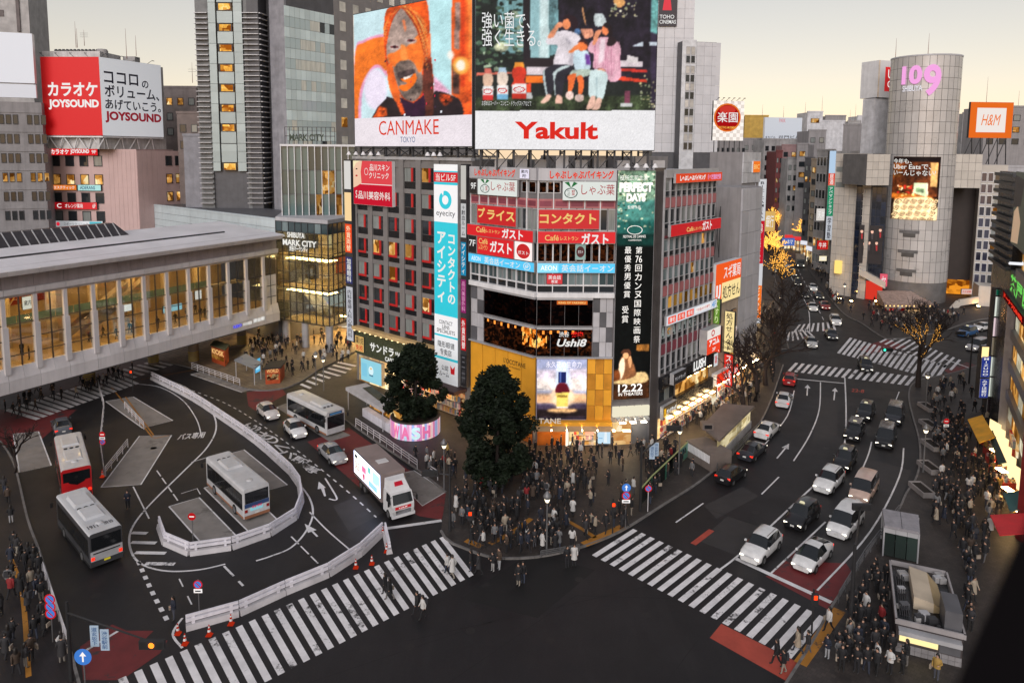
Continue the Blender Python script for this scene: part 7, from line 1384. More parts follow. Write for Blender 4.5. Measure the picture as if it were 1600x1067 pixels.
def car_proto(name,L,Wd,H,st,wheel=.32,wb=.60,lights=('on','on'),rails=False,taxi=False):
    "st: (fraction along, half width share, belt, top, top half-width share)  rear -> front; win: from/to fractions of side glass"
    root = bpy.data.objects.new(name,None); COL.objects.link(root); PINV[root.name] = Matrix()
    hw = Wd/2; sec = []
    for (f,ws,belt,top,ts) in st:
        y = (f-.5)*L; w_ = hw*ws; wt = hw*ts
        sec.append([(w_*.9,y,.20),(w_,y,.34),(w_*1.0,y,.34+(belt-.34)*.55),(w_*.975,y,belt),(wt,y,max(belt+.005,top-.05)),(wt*.72,y,top),(0,y,top+.015)])
    n = len(st); groups = {'body': MB(),'windshield': MB(),'rear_window': MB(),'side_l': MB(),'side_r': MB()}
    cab = [i for i,s in enumerate(st) if s[3]-s[2] > .25]; i0,i1 = cab[0],cab[-1]
    for i in range(n-1):
        for k in range(6):
            for sgn in (1,-1):
                q = [sec[i][k],sec[i+1][k],sec[i+1][k+1],sec[i][k+1]]; q = [(p[0]*sgn,p[1],p[2]) for p in q]
                if sgn < 0: q.reverse()
                if i == i1 and k >= 4: g = 'windshield'
                elif i == i0-1 and k >= 4: g = 'rear_window'
                elif k == 3 and i0 <= i < i1: g = 'side_r' if sgn > 0 else 'side_l'
                elif k == 3 and i == i1: g = 'side_r' if sgn > 0 else 'side_l'
                else: g = 'body'
                groups[g].add(q,[(0,1,2,3)],CARP if g == 'body' and k > 0 else TRIM if g == 'body' else CGL,g == 'body')
    for i in (0,n-1):
        q = sec[i]+[(-p[0],p[1],p[2]) for p in sec[i][-2::-1]]; groups['body'].add(q if i else q[::-1],[tuple(range(len(q)))],CARP)
    b = groups['body']; b.box(-hw*.85,hw*.85,-L*.48,L*.48,.18,.22,TRIM)
    yf,yr = L*wb/2+L*.02,-L*wb/2-L*.01
    for y in (yf,yr):
        for s in (-1,1):
            vs = [(s*(hw+.004),y+(wheel+.07)*math.cos(a*.2618),wheel+(wheel+.07)*math.sin(a*.2618)) for a in range(24)]; b.add(vs,[tuple(range(24)) if s < 0 else tuple(range(23,-1,-1))],TRIM)
    body = b.mesh(name+'_body'); bm = bmesh.new(); bm.from_mesh(body); bmesh.ops.remove_doubles(bm,verts=bm.verts,dist=.002); bm.to_mesh(body); bm.free(); link('body',body,root)
    for g,nm in (('windshield','windshield'),('rear_window','rear_window'),('side_l','side_window'),('side_r','side_window')): groups[g].build(nm,root)
    tm = MB(); rm = MB()
    pr = [(wheel*.62,-.11),(wheel*.97,-.10),(wheel,-.05),(wheel,.05),(wheel*.97,.10),(wheel*.62,.11)]
    def disc(mb,prof,mat,nn=16):
        vs = [(x,r*math.cos(6.28319*k/nn),r*math.sin(6.28319*k/nn)) for r,x in prof for k in range(nn)]; mb.add(vs,[(i*nn+k,i*nn+(k+1) % nn,(i+1)*nn+(k+1) % nn,(i+1)*nn+k) for i in range(len(prof)-1) for k in range(nn)],mat,True); mb.add(vs[-nn:],[tuple(range(nn))],mat); mb.add(vs[:nn],[tuple(range(nn-1,-1,-1))],mat)
    disc(tm,pr,TYRE); disc(rm,[(wheel*.6,-.115),(wheel*.6,.115)],RIM); tme_,rme_ = tm.mesh('tyre'),rm.mesh('rim')
    for y in (yf,yr):
        for s in (-1,1): o = link('wheel',tme_,root,loc=(s*(hw-.09),y,wheel)); link('rim',rme_,o)
    fr,rr = st[-2],st[1]; zf = fr[2]+.0; zr = rr[2]
    for s in (-1,1):
        h = MB(); h.box(min(s*hw*.5,s*hw*.86),max(s*hw*.5,s*hw*.86),L*.43,L*.497,zf-.15,zf-.01,HL if lights[0] == 'on' else HLO); h.build('headlight',root)
        t = MB(); t.box(min(s*hw*.62,s*hw*.93),max(s*hw*.62,s*hw*.93),-L*.493,-L*.44,zr-.2,zr-.02,TL_ if lights[1] == 'on' else TLO); t.build('taillight',root)
        m_ = MB(); m_.box(min(s*hw*.98,s*hw*1.16),max(s*hw*.98,s*hw*1.16),L*.16,L*.19,st[i1][2]+.0,st[i1][2]+.14,CARP); m_.build('mirror',root)
    g = MB(); g.box(-hw*.48,hw*.48,L*.478,L*.496,zf-.18,zf-.04,TRIM); g.box(-hw*.8,hw*.8,L*.47,L*.494,.26,.36,TRIM); g.build('grille',root)
    for yy,z in ((L*.4985,.38),(-L*.5035,.5)): p = MB(); p.box(-.17,.17,yy-.008,yy+.008,z,z+.16,PLATE); p.build('number_plate',root)
    if rails:
        for s in (-1,1): r_ = MB(); r_.tube([(s*hw*.62,-L*.3,H+.06),(s*hw*.62,L*.06,H+.06)],.025,CHR,5); r_.build('roof_rail',root)
    if taxi: t = MB(); t.hexa([(-.22,.05,H),(.22,.05,H),(.22,.25,H),(-.22,.25,H),(-.15,.1,H+.16),(.15,.1,H+.16),(.15,.2,H+.16),(-.15,.2,H+.16)],E((250,240,200),.8)); t.build('taxi_lamp',root)
    return root
SED = [(0,.84,.60,.64,.70),(.02,.93,.82,.90,.72),(.14,.97,.90,1.0,.74),(.30,1,.93,1.38,.62),(.46,1,.92,1.45,.64),(.575,1,.91,1.40,.64),(.745,.98,.90,.97,.76),(.93,.93,.72,.80,.72),(.985,.86,.60,.66,.68),(1,.74,.52,.55,.6)]
SUV = [(0,.86,.70,.74,.74),(.015,.94,1.0,1.08,.78),(.03,.96,1.05,1.16,.76),(.12,.99,1.06,1.58,.70),(.35,1,1.05,1.68,.72),(.56,1,1.03,1.62,.70),(.715,.98,1.01,1.08,.80),(.93,.94,.86,.95,.76),(.985,.88,.7,.76,.72),(1,.78,.55,.6,.64)]
HAT = [(0,.86,.66,.70,.74),(.015,.93,.92,.98,.76),(.03,.95,.96,1.02,.76),(.15,.99,.97,1.42,.66),(.36,1,.96,1.50,.68),(.54,1,.95,1.46,.68),(.72,.98,.93,1.0,.78),(.93,.93,.78,.86,.72),(.985,.86,.62,.68,.68),(1,.74,.52,.56,.6)]
VAN = [(0,.90,.70,.74,.8),(.01,.95,1.0,1.1,.84),(.02,.97,1.05,1.2,.84),(.055,.99,1.06,1.80,.78),(.3,1,1.05,1.92,.80),(.66,1,1.02,1.86,.78),(.84,.98,1.0,1.08,.84),(.95,.93,.84,.95,.80),(.985,.88,.7,.78,.76),(1,.80,.55,.62,.7)]
TAX = [(0,.88,.66,.70,.76),(.012,.94,.98,1.05,.8),(.025,.96,1.02,1.12,.78),(.10,.99,1.02,1.62,.70),(.35,1,1.0,1.74,.72),(.58,1,.98,1.68,.70),(.74,.98,.96,1.04,.80),(.93,.94,.80,.9,.76),(.985,.87,.66,.72,.72),(1,.76,.54,.58,.64)]
CARS = {'sedan': car_proto('sedan_car',4.6,1.78,1.46,SED),'suv': car_proto('suv_car',4.6,1.8,1.68,SUV,.35,rails=True),'hatch': car_proto('compact_car',3.95,1.7,1.5,HAT,.3),'van': car_proto('minivan',4.9,1.84,1.92,VAN,.34,wb=.62),'taxi': car_proto('taxi_cab',4.4,1.72,1.74,TAX,.31,taxi=True),'coupe': car_proto('liftback_car',4.55,1.76,1.47,[(0,.84,.66,.70,.70),(.015,.92,.92,1.0,.72),(.05,.96,.96,1.06,.70),(.34,1,.93,1.42,.62),(.48,1,.92,1.47,.64),(.56,1,.91,1.43,.64),(.80,.98,.88,.93,.74),(.94,.92,.68,.76,.72),(.985,.84,.58,.63,.66),(1,.7,.5,.54,.58)])}
used_proto = set()
def clone(proto,key,loc,rz):
    if key not in used_proto: used_proto.add(key); o = proto
    else: o = copy_tree(proto)
    o.location = loc; o.rotation_euler = (0,0,rz); return o
def recol(o,c):
    o.color = (*c,1)
    for ch in o.children: recol(ch,c)
def car(kind,rear,front,col,label,group='cars on the roads',cat='car',z=0.0):
    a,b = G(*rear),G(*front); c = (a+b)/2; h = b-a; o = clone(CARS[kind],kind,(c.x,c.y,z),math.atan2(-h.x,h.y)); recol(o,col); tag(o,label,cat,group); return o
W_,S_,K_,D_ = (.72,.72,.72),(.38,.38,.40),(.012,.012,.014),(.03,.032,.04)
car('suv',(1205,848),(1172,880),W_,'white estate car waiting first at the stop line with lit headlamps')
car('coupe',(1285,860),(1252,894),W_,'white liftback standing on the red paving at the stop line')
car('taxi',(1268,800),(1237,829),K_,'black taxi with a yellow flank behind the white estate car',cat='taxi')
car('van',(1337,806),(1303,846),W_,'white minivan with a dark chrome grille beside the lamp post')
car('suv',(1308,745),(1281,774),W_,'white crossover third in the waiting lane'); car('van',(1358,758),(1340,788),(.55,.40,.33),'pale orange and white kei van behind the white minivan',cat='van')
car('taxi',(1328,712),(1311,740),K_,'black taxi following the white crossover',cat='taxi'); car('van',(1390,672),(1377,711),K_,'black minivan with roof bars alone in the outer lane')
car('taxi',(1342,668),(1327,694),K_,'black taxi with a ribbed roof in the middle lane',cat='taxi'); car('van',(1402,643),(1393,668),D_,'dark van with a striped roof rack nearest the far kerb'); car('taxi',(1358,640),(1346,661),K_,'black taxi last in the queue before the crossing',cat='taxi')
car('hatch',(1126,760),(1158,737),K_,'dark hatchback with orange tail lamps driving away'); car('sedan',(1160,724),(1190,698),D_,'dark blue sedan with orange tail lamps driving away')
car('sedan',(1185,690),(1212,666),W_,'white sedan beside the long flat roofed shelter'); car('sedan',(1220,642),(1229,618),(.6,.6,.62),'silver sedan with a bright tail close to the crossing'); car('hatch',(1231,608),(1237,588),(.28,.01,.012),'red car with glowing tail lamps at the far stop line')
car('taxi',(1345,563),(1359,592),K_,'black and white taxi on the far zebra crossing',cat='taxi'); car('sedan',(1292,517),(1305,538),D_,'dark blue sedan coming round the far junction'); car('suv',(1299,496),(1311,516),W_,'white car entering the far junction'); car('sedan',(1262,528),(1272,552),(.5,.5,.5),'pale car half hidden behind the bare tree')
car('hatch',(1228,412),(1233,424),(.3,.3,.32),'grey car first in the far queue'); car('taxi',(1236,425),(1242,437),K_,'dark taxi second in the far queue',cat='taxi'); car('taxi',(1243,439),(1249,452),K_,'dark taxi third in the far queue',cat='taxi'); car('sedan',(1253,457),(1260,471),D_,'dark car fourth in the far queue'); car('sedan',(1265,475),(1274,493),W_,'white sedan leading the far queue')
car('hatch',(1266,448),(1274,459),W_,'white car in the far second lane'); car('sedan',(1275,459),(1284,472),K_,'dark car ahead of the white one in the far second lane'); car('sedan',(1284,474),(1293,489),(.25,.02,.02),'dark red car in the far second lane')
car('sedan',(1556,512),(1512,519),W_,'white sedan in the side street by the round tower'); car('taxi',(1524,521),(1498,527),(.03,.10,.25),'dark taxi with a blue roof in the side street',cat='taxi'); car('van',(1550,540),(1505,552),S_,'silver van in the side street behind the lit tree')
car('hatch',(408,640),(431,660),(.62,.58,.56),'silver compact with pinkish lamps beside the parked bus'); car('hatch',(449,664),(475,692),W_,'white compact second in the terminal lane'); car('sedan',(506,702),(534,729),S_,'silver sedan in front of the video truck'); car('sedan',(101,684),(93,660),(.10,.11,.13),'grey car ahead of the red coach')
# roof bars of the vans read as racks
for nm in ('black minivan with roof bars alone in the outer lane','dark van with a striped roof rack nearest the far kerb','black taxi with a ribbed roof in the middle lane'):
    o = next(x for x in bpy.data.objects if x.get('label') == nm)
    for k in range(7): mb = MB(); hz_ = 1.99 if 'van' in nm else 1.8; mb.box(-.66,.66,-1.5+k*.35,-1.42+k*.35,hz_-.04,hz_,CHR); link('roof_bar',mb.mesh('roof_bar'),o,inv=False)
# --- buses
BW = M('bus_white',(.52,.52,.53),.35,var=.12,streak=.25,coat=.2); BLK = M('bus_glass',(.009,.010,.012),.08,spec=.7); RUST = M('bus_skirt',(.30,.13,.07),.5); BLU_ = M('bus_blue',(.03,.06,.16),.4); BGR = M('bus_roof_grey',(.5,.51,.53),.45,var=.12)
def bus_proto(name,L,Wd,H,style):
    root = bpy.data.objects.new(name,None); COL.objects.link(root); PINV[root.name] = Matrix(); hw = Wd/2; b = MB()
    body = {'city': BW,'grey': M('bus_charcoal',(.05,.05,.055),.4),'coach': M('coach_red',(.42,.012,.015),.35,coat=.4)}[style]; roofm = BW if style != 'grey' else BGR
    c = .14; secs = []
    for y,s in ((-L/2,.97),(-L/2+.12,1),(L/2-.12,1),(L/2,.97)):
        w_ = hw*s; secs.append([(w_,y,.32),(w_,y,H-c-.25),(w_*.985,y,H-c),(w_*.93,y,H-.03),(w_*.8,y,H),(-w_*.8,y,H),(-w_*.93,y,H-.03),(-w_*.985,y,H-c),(-w_,y,H-c-.25),(-w_,y,.32)])
    for i in range(3):
        for k in range(10): q = [secs[i][k],secs[i+1][k],secs[i+1][(k+1) % 10],secs[i][(k+1) % 10]]; b.add(q,[(0,1,2,3)],roofm if 2 <= k <= 6 else body,False)
    b.add(secs[0],[tuple(range(9,-1,-1))],body); b.add(secs[3],[tuple(range(10))],body); b.build('body',root)
    sk = MB()
    for s in (-1,1): sk.box(min(s*hw,s*(hw+.015)),max(s*hw,s*(hw+.015)),-L/2+.1,L/2-.1,.30,.48,RUST if style == 'city' else TRIM)
    sk.build('skirt',root)
    nw = 8
    for s in (-1,1):
        for k in range(nw):
            y0,y1 = -L/2+.35+(L-.9)*k/nw,-L/2+.35+(L-.9)*(k+1)/nw-.05; w = MB(); x0,x1 = sorted((s*(hw+.002),s*(hw+.022))); w.box(x0,x1,y0,y1,1.15,H-.55,BLK); w.build('side_window',root)
    band = MB()
    for s in (-1,1): x0,x1 = sorted((s*(hw+.001),s*(hw+.014))); band.box(x0,x1,-L/2+.25,L/2-.35,1.02,H-.48,TRIM)
    band.build('window_band',root)
    w = MB(); w.box(-hw*.9,hw*.9,L/2,L/2+.02,1.0,H-.55,BLK); w.build('windshield',root); s_ = MB(); s_.box(-hw*.7,hw*.7,L/2+.005,L/2+.03,H-.5,H-.18,BLK); s_.box(-hw*.62,hw*.62,L/2+.03,L/2+.034,H-.44,H-.24,E((70,110,150),.8)); s_.build('route_display',root)
    w = MB(); w.box(-hw*.88,hw*.88,-L/2-.02,-L/2,H*.55 if style != 'coach' else H*.62,H-.32,BLK); w.build('rear_window',root)
    if style == 'city':
        p = MB(); p.box(-hw*.92,hw*.92,-L/2-.018,-L/2-.002,H*.55-.38,H*.55-.02,BLU_); p.build('blue_band',root); p = MB(); p.box(-hw*.5,hw*.45,-L/2-.02,-L/2-.004,H*.2+.3,H*.55-.44,E((150,214,226),.75)); p.build('advert_panel',root)
        p = MB(); text_mb(p,lambda x,y: (hw*.42-x*hw*.84,-L/2-.025,H*.2+.5+y*.25),'渋谷',0,1,0,1,E((190,60,90)),bold=.02); p.build('advert_lettering',root); p = MB(); p.box(-hw*.95,hw*.95,-L/2-.05,-L/2,.3,.55,RUST); p.build('bumper',root)
    if style == 'grey':
        p = MB(); p.box(-hw*.95,hw*.95,-L/2-.015,-L/2-.002,.75,H*.52,M('bus_pale',(.42,.42,.44),.4)); p.build('rear_panel',root); p = MB(); p.box(-hw*.8,hw*.8,-L/2-.03,-L/2-.016,H*.44,H*.47,TRIM); p.build('vent',root)
    if style == 'coach':
        p = MB(); p.add([(hw*.85,-L/2-.03,H-.5),(-hw*.85,-L/2-.03,H-.5),(-hw*.5,-L/2-.03,H-1.35),(0,-L/2-.03,H-1.6),(hw*.5,-L/2-.03,H-1.35)],[(0,4,3,2,1)],BLK); p.build('dark_panel',root)
    for s in (-1,1):
        t = MB(); t.box(min(s*hw*.72,s*hw*.92),max(s*hw*.72,s*hw*.92),-L/2-.04,-L/2,.85,1.1,TL_ if style != 'city' else TLO); t.build('taillight',root); t = MB(); t.box(min(s*hw*.62,s*hw*.9),max(s*hw*.62,s*hw*.9),L/2,L/2+.03,.6,.8,HLO); t.build('headlight',root)
        m_ = MB(); m_.tube([(s*hw*.95,L/2-.1,H-.35),(s*(hw+.28),L/2+.15,H-.45),(s*(hw+.3),L/2+.15,H-.6)],.03,TRIM,5); m_.box(s*(hw+.3)-.1,s*(hw+.3)+.1,L/2+.1,L/2+.16,H-1.0,H-.6,TRIM); m_.build('mirror',root)
    r = MB(); y0 = L*.05
    for (ya,yb,hh,m_) in {'city': ((L*.02,L*.30,.2,BW),),'grey': ((L*.08,L*.36,.24,BGR),(-L*.22,L*.03,.17,BGR)),'coach': ((L*.12,L*.36,.14,BW),(-L*.3,L*.0,.06,BW))}[style]:
        r = MB(); r.hexa([(-hw*.62,ya,H-.01),(hw*.62,ya,H-.01),(hw*.62,yb,H-.01),(-hw*.62,yb,H-.01),(-hw*.52,ya+.12,H+hh),(hw*.52,ya+.12,H+hh),(hw*.52,yb-.12,H+hh),(-hw*.52,yb-.12,H+hh)],m_); r.build('roof_unit',root)
    for k in range(3): r = MB(); r.lathe((-hw*.4+k*hw*.4,L*.33 if style == 'city' else L*.05,H+(.0 if style != 'city' else 0)),[(.16,0),(.16,.06),(.1,.08)],TRIM,12); r.build('roof_vent',root)
    r = MB(); r.lathe((0,-L*.33,H),[(.28,0),(.26,.07),(.1,.1)],roofm,14); r.build('roof_hatch',root)
    tm = CARS['suv'].children; wm = next(o for o in tm if o.name.startswith('wheel'))
    for y in (L*.27,-L*.27):
        for s in (-1,1): o = link('wheel',wm.data,root,loc=(s*(hw-.12),y,.46),scale=(1.4,1.32,1.32)); link('rim',wm.children[0].data,o)
    p = MB(); p.box(-.22,.22,-L/2-.055,-L/2-.05,.58,.74,E((225,205,60),.6) if style == 'grey' else PLATE); p.build('number_plate',root)
    return root
def put(proto,key,rear,front,label,cat,group=None,col=None,zr=0.0):
    a,b = G(*rear,zr),G(*front,zr); c = (a+b)/2; h = b-a; o = clone(proto,key,(c.x,c.y,0),math.atan2(-h.x,h.y)); tag(o,label,cat,group); return o
bA = bus_proto('city_bus',9.0,2.35,2.95,'city')
put(bA,'busA',(399,807),(345,757),'white city bus with a light blue advert on its tail in the middle bays','bus','buses in the terminal')
put(bA,'busA',(459,610),(527,642),'white city bus with orange skirt standing at the kerb behind the small cars','bus','buses in the terminal',zr=2.95)
bB = bus_proto('city_bus',9.0,2.35,2.95,'grey'); o = put(bB,'busB',(168,831),(109,764),'dark bus with pale grey roof units and lettering on its roof','bus','buses in the terminal',zr=2.95)
for s_,x in (('1911',-.55),('渋谷',.55)): mb = MB(); text_mb(mb,lambda u,v,x=x: (x-.35+u*.7,-3.6+v*.6,2.957),s_,0,1,0,1,M('roof_letter',(.06,.06,.07),.6),bold=.03); link('roof_lettering',mb.mesh('roof_lettering'),o,inv=False)
bC = bus_proto('coach',9.6,2.4,3.2,'coach'); put(bC,'busC',(120,735),(105,674),'red coach with a white roof at the left kerb','bus','buses in the terminal',zr=3.2)
# --- truck carrying a lit advert
tr = bpy.data.objects.new('advert_truck',None); COL.objects.link(tr); PINV[tr.name] = Matrix(); TW = M('truck_white',(.62,.62,.63),.4,var=.1,coat=.2); TBX = M('truck_box',(.25,.20,.19),.5,var=.15)
Lb,hw = 6.6,1.15
b = MB(); b.box(-hw,hw,-4.6,-4.6+Lb,.95,3.55,TBX); b.build('cargo_box',tr)
b = MB(); b.box(hw,hw+.06,-4.55,-4.6+Lb-.05,1.25,3.5,STEEL); b.build('screen_case',tr); XS = hw+.065
ts = MB(); ts.poly([(XS,-4.5,1.3),(XS,-4.65+Lb,1.3),(XS,-4.65+Lb,3.45),(XS,-4.5,3.45)],E((206,214,250),5,True)); sc_ = ts.build('screen',tr); ta = MB()
def tp(y0,y1,z0,z1,c,d=.004,k=1.5): ta.poly([(XS+d,y0,z0),(XS+d,y1,z0),(XS+d,y1,z1),(XS+d,y0,z1)],E(c,k))
tp(-4.4,-2.9,1.5,3.3,(250,244,236)); tp(-4.3,-3.6,2.9,3.2,(40,50,60),.008); tp(-2.7,-1.2,1.6,3.0,(244,214,228)); tp(-2.4,-1.5,2.2,2.7,(236,110,150),.008); tp(-.9,1.6,1.4,2.0,(150,200,240)); tp(.2,1.8,2.1,3.2,(176,214,246)); tp(1.2,1.75,1.5,2.3,(240,240,210),.008); tp(-1.0,-.2,2.6,3.2,(120,190,180),.008); tp(-2.2,-1.8,1.4,2.0,(190,60,90),.01)
text_mb(ta,lambda x,y: (XS+.014,-4.2+x*1.1,1.8+y*.8),'SALE',0,1,0,1,E((200,150,150),1.3),bold=.01); ta.build('screen_picture',tr)
b = MB(); b.box(-.95,.95,-4.5,3.4,.55,.9,TRIM); b.build('chassis',tr)
c_ = MB(); c_.hexa([(-1.05,2.2,.45),(1.05,2.2,.45),(1.05,4.1,.45),(-1.05,4.1,.45),(-1.05,2.2,1.45),(1.05,2.2,1.45),(1.05,4.15,1.35),(-1.05,4.15,1.35)][::1],TW); c_.hexa([(-1.05,2.2,1.45),(1.05,2.2,1.45),(1.05,4.15,1.35),(-1.05,4.15,1.35),(-1.0,2.25,2.4),(1.0,2.25,2.4),(.98,3.75,2.35),(-.98,3.75,2.35)],TW); c_.hexa([(-.95,2.25,2.4),(.95,2.25,2.4),(.93,3.6,2.36),(-.93,3.6,2.36),(-.9,2.25,3.3),(.9,2.25,3.3),(.7,2.9,3.2),(-.7,2.9,3.2)],TW); c_.build('cab',tr)
def tq(name,pts,mat): m_ = MB(); m_.poly(pts,mat); m_.build(name,tr)
tq('windshield',[(.92,4.14,1.5),(-.92,4.14,1.5),(-.86,3.82,2.28),(.86,3.82,2.28)][::-1],CGL)
for s in (-1,1): q = [(s*1.056,2.9,1.5),(s*1.056,3.9,1.48),(s*1.01,3.65,2.25),(s*1.01,2.9,2.28)]; tq('side_window',q if s > 0 else q[::-1],CGL)
for (z0,z1,x) in ((1.05,1.3,.75),): m_ = MB(); m_.box(-x,x,4.16,4.18,z0,z1,E((206,40,48),.7)); m_.build('front_panel',tr); wt = MB(); text_mb(wt,lambda u,v: (.4-u*.8,4.19,z0+.06+v*.13),'LUUP',0,1,0,1,WT,bold=.02); wt.build('front_lettering',tr)
m_ = MB(); m_.add([(.4,3.30,2.78),(-.4,3.30,2.78),(-.36,3.05,3.08),(.36,3.05,3.08)],[(3,2,1,0)],E((206,40,60),.7)); m_.build('roof_panel',tr)
m_ = MB(); m_.box(-.7,.7,4.15,4.19,.62,.95,CHR); m_.build('grille',tr); m_ = MB(); m_.box(-1.08,1.08,4.1,4.26,.35,.6,TW); m_.build('bumper',tr)
for s in (-1,1):
    m_ = MB(); m_.box(min(s*.72,s*1.0),max(s*.72,s*1.0),4.14,4.2,.68,.92,HLO); m_.build('headlight',tr); m_ = MB(); m_.tube([(s*1.0,3.9,2.2),(s*1.3,4.1,2.1),(s*1.32,4.1,1.6)],.025,TRIM,5); m_.box(s*1.32-.09,s*1.32+.09,4.06,4.12,1.5,1.95,TRIM); m_.build('mirror',tr)
    for y in (3.3,-2.2,-3.2): o = link('wheel',next(q for q in CARS['suv'].children if q.name.startswith('wheel')).data,tr,loc=(s*.95,y,.42),scale=(1.2,1.2,1.2)); link('rim',next(q for q in CARS['suv'].children if q.name.startswith('wheel')).children[0].data,o)
m_ = MB(); m_.box(-.5,.5,-.9,-.1,3.56,3.62,TW); m_.build('roof_hatch',tr)
put(tr,'truck',(567,746),(640,822),'white truck with a glowing advert screen along its side','truck')
def box_truck(rear,front,label):
    t = bpy.data.objects.new('delivery_truck',None); COL.objects.link(t); PINV[t.name] = Matrix(); b = MB(); b.box(-1.1,1.1,-3.2,1.6,.8,3.2,M('truck_grey',(.28,.24,.2),.5)); b.build('cargo_box',t); b = MB(); b.box(-1.0,1.0,1.7,3.2,.4,2.3,M('cab_dark',(.08,.09,.09),.4)); b.build('cab',t); b = MB(); b.box(-.9,.9,3.2,3.22,1.3,2.1,CGL); b.build('windshield',t)
    for s in (-1,1):
        b = MB(); b.box(min(s*.6,s*.9),max(s*.6,s*.9),3.2,3.24,.6,.8,HL); b.build('headlight',t)
        for y in (2.4,-2.2): link('wheel',next(q for q in CARS['suv'].children if q.name.startswith('wheel')).data,t,loc=(s*.9,y,.4),scale=(1.15,1.15,1.15))
    put(t,label,rear,front,label,'truck')
box_truck((1246,408),(1254,425),'grey box truck far up the street under the lit trees')
# ------------------------------------------------------------------ street furniture
BWH = M('barrier_white',(.72,.70,.76),.5,var=.15,streak=.3); BCON = M('barrier_base',(.50,.48,.50),.7,var=.2); CONEO = E((235,64,34),.45); CONEW = M('cone_white',(.7,.7,.7),.5); POLE = M('pole_grey',(.16,.16,.165),.45,metal=.4); POLD = M('pole_dark',(.02,.02,.022),.5); RAILW = M('rail_white',(.55,.53,.55),.5)
def barrier_proto():
    r = bpy.data.objects.new('road_barrier',None); COL.objects.link(r); L = 1.0
    b = MB(); b.hexa([(-.5,-.22,0),(.5,-.22,0),(.5,.22,0),(-.5,.22,0),(-.5,-.14,.34),(.5,-.14,.34),(.5,.14,.34),(-.5,.14,.34)],BCON); b.build('base_block',r)
    for z0,z1,y in ((.52,.72,.09),(.82,.96,.06)): b = MB(); b.box(-.5,.5,-y,y,z0,z1,BWH); b.build('rail',r)
    for x in (-.36,.36): b = MB(); b.box(x-.03,x+.03,-.05,.05,.34,.9,BWH); b.build('post',r)
    return r
BP = barrier_proto()
ORD = 'first second third fourth fifth sixth seventh eighth ninth tenth eleventh twelfth thirteenth fourteenth fifteenth sixteenth seventeenth eighteenth nineteenth twentieth twenty-first twenty-second twenty-third twenty-fourth twenty-fifth'.split()
def barriers(pts,label,group,seg=3.2):
    q = smooth(gp(pts),6); L = [0]
    for i in range(len(q)-1): L.append(L[-1]+(q[i+1]-q[i]).length)
    def at(s):
        for i in range(len(q)-1):
            if L[i+1] >= s: return q[i].lerp(q[i+1],(s-L[i])/max(1e-6,L[i+1]-L[i]))
        return q[-1]
    n = max(1,round(L[-1]/seg))
    for k in range(n):
        a,b = at(L[-1]*k/n),at(L[-1]*(k+1)/n); d = b-a; o = clone(BP,'barrier',tuple((a+b)/2),math.atan2(d.y,d.x)); o.scale = (d.length-.06,1.15,1.1); tag(o,label+', '+ORD[k]+' in the row','barrier',group)
barriers([(237,592),(300,624),(350,657),(400,692),(440,727),(463,750),(472,775),(466,800),(450,824),(400,844),(345,862),(288,866),(256,848),(249,824)],'white road barrier unit ringing the middle bus bays','barriers around the bus bays')
barriers([(598,834),(560,870),(520,896),(480,914),(440,930),(400,948),(355,968),(290,984)],'white road barrier unit along the near zebra crossing','barriers along the crossing'); barriers([(602,834),(609,866)],'white road barrier unit closing the tip of the terminal','barriers at the tip')
def cone(x,y,label):
    g = G(x,y); r = empty('traffic_cone',g,label,'cone','orange traffic cones'); b = MB(); b.box(g.x-.19,g.x+.19,g.y-.19,g.y+.19,0,.05,CONEO); b.lathe(g,[(.15,.05),(.11,.28)],CONEO,10); b.lathe(g,[(.085,.42),(.06,.55)],CONEO,10); b.lathe(g,[(.045,.65),(.03,.75),(.0,.76)],CONEO,10); b.build('body',r); b = MB(); b.lathe(g,[(.11,.28),(.085,.42)],CONEW,10); b.lathe(g,[(.06,.55),(.045,.65)],CONEW,10); b.build('white_band',r)
for x,y,l in ((278,990,'orange cone at the left end of the near barrier'),(289,1006,'orange cone nearest the crossing by the lamp'),(327,992,'orange cone by the square opening in the barrier'),(361,975,'orange cone between the two barrier runs'),(556,887,'orange cone left of the striped bollard'),(581,881,'striped orange bollard cone in the middle of the gap'),(604,862,'orange cone at the right corner of the barrier'),(598,836,'orange cone at the barrier tip'),(160,745,'orange cone beside the pale bus bay')): cone(x,y,l)
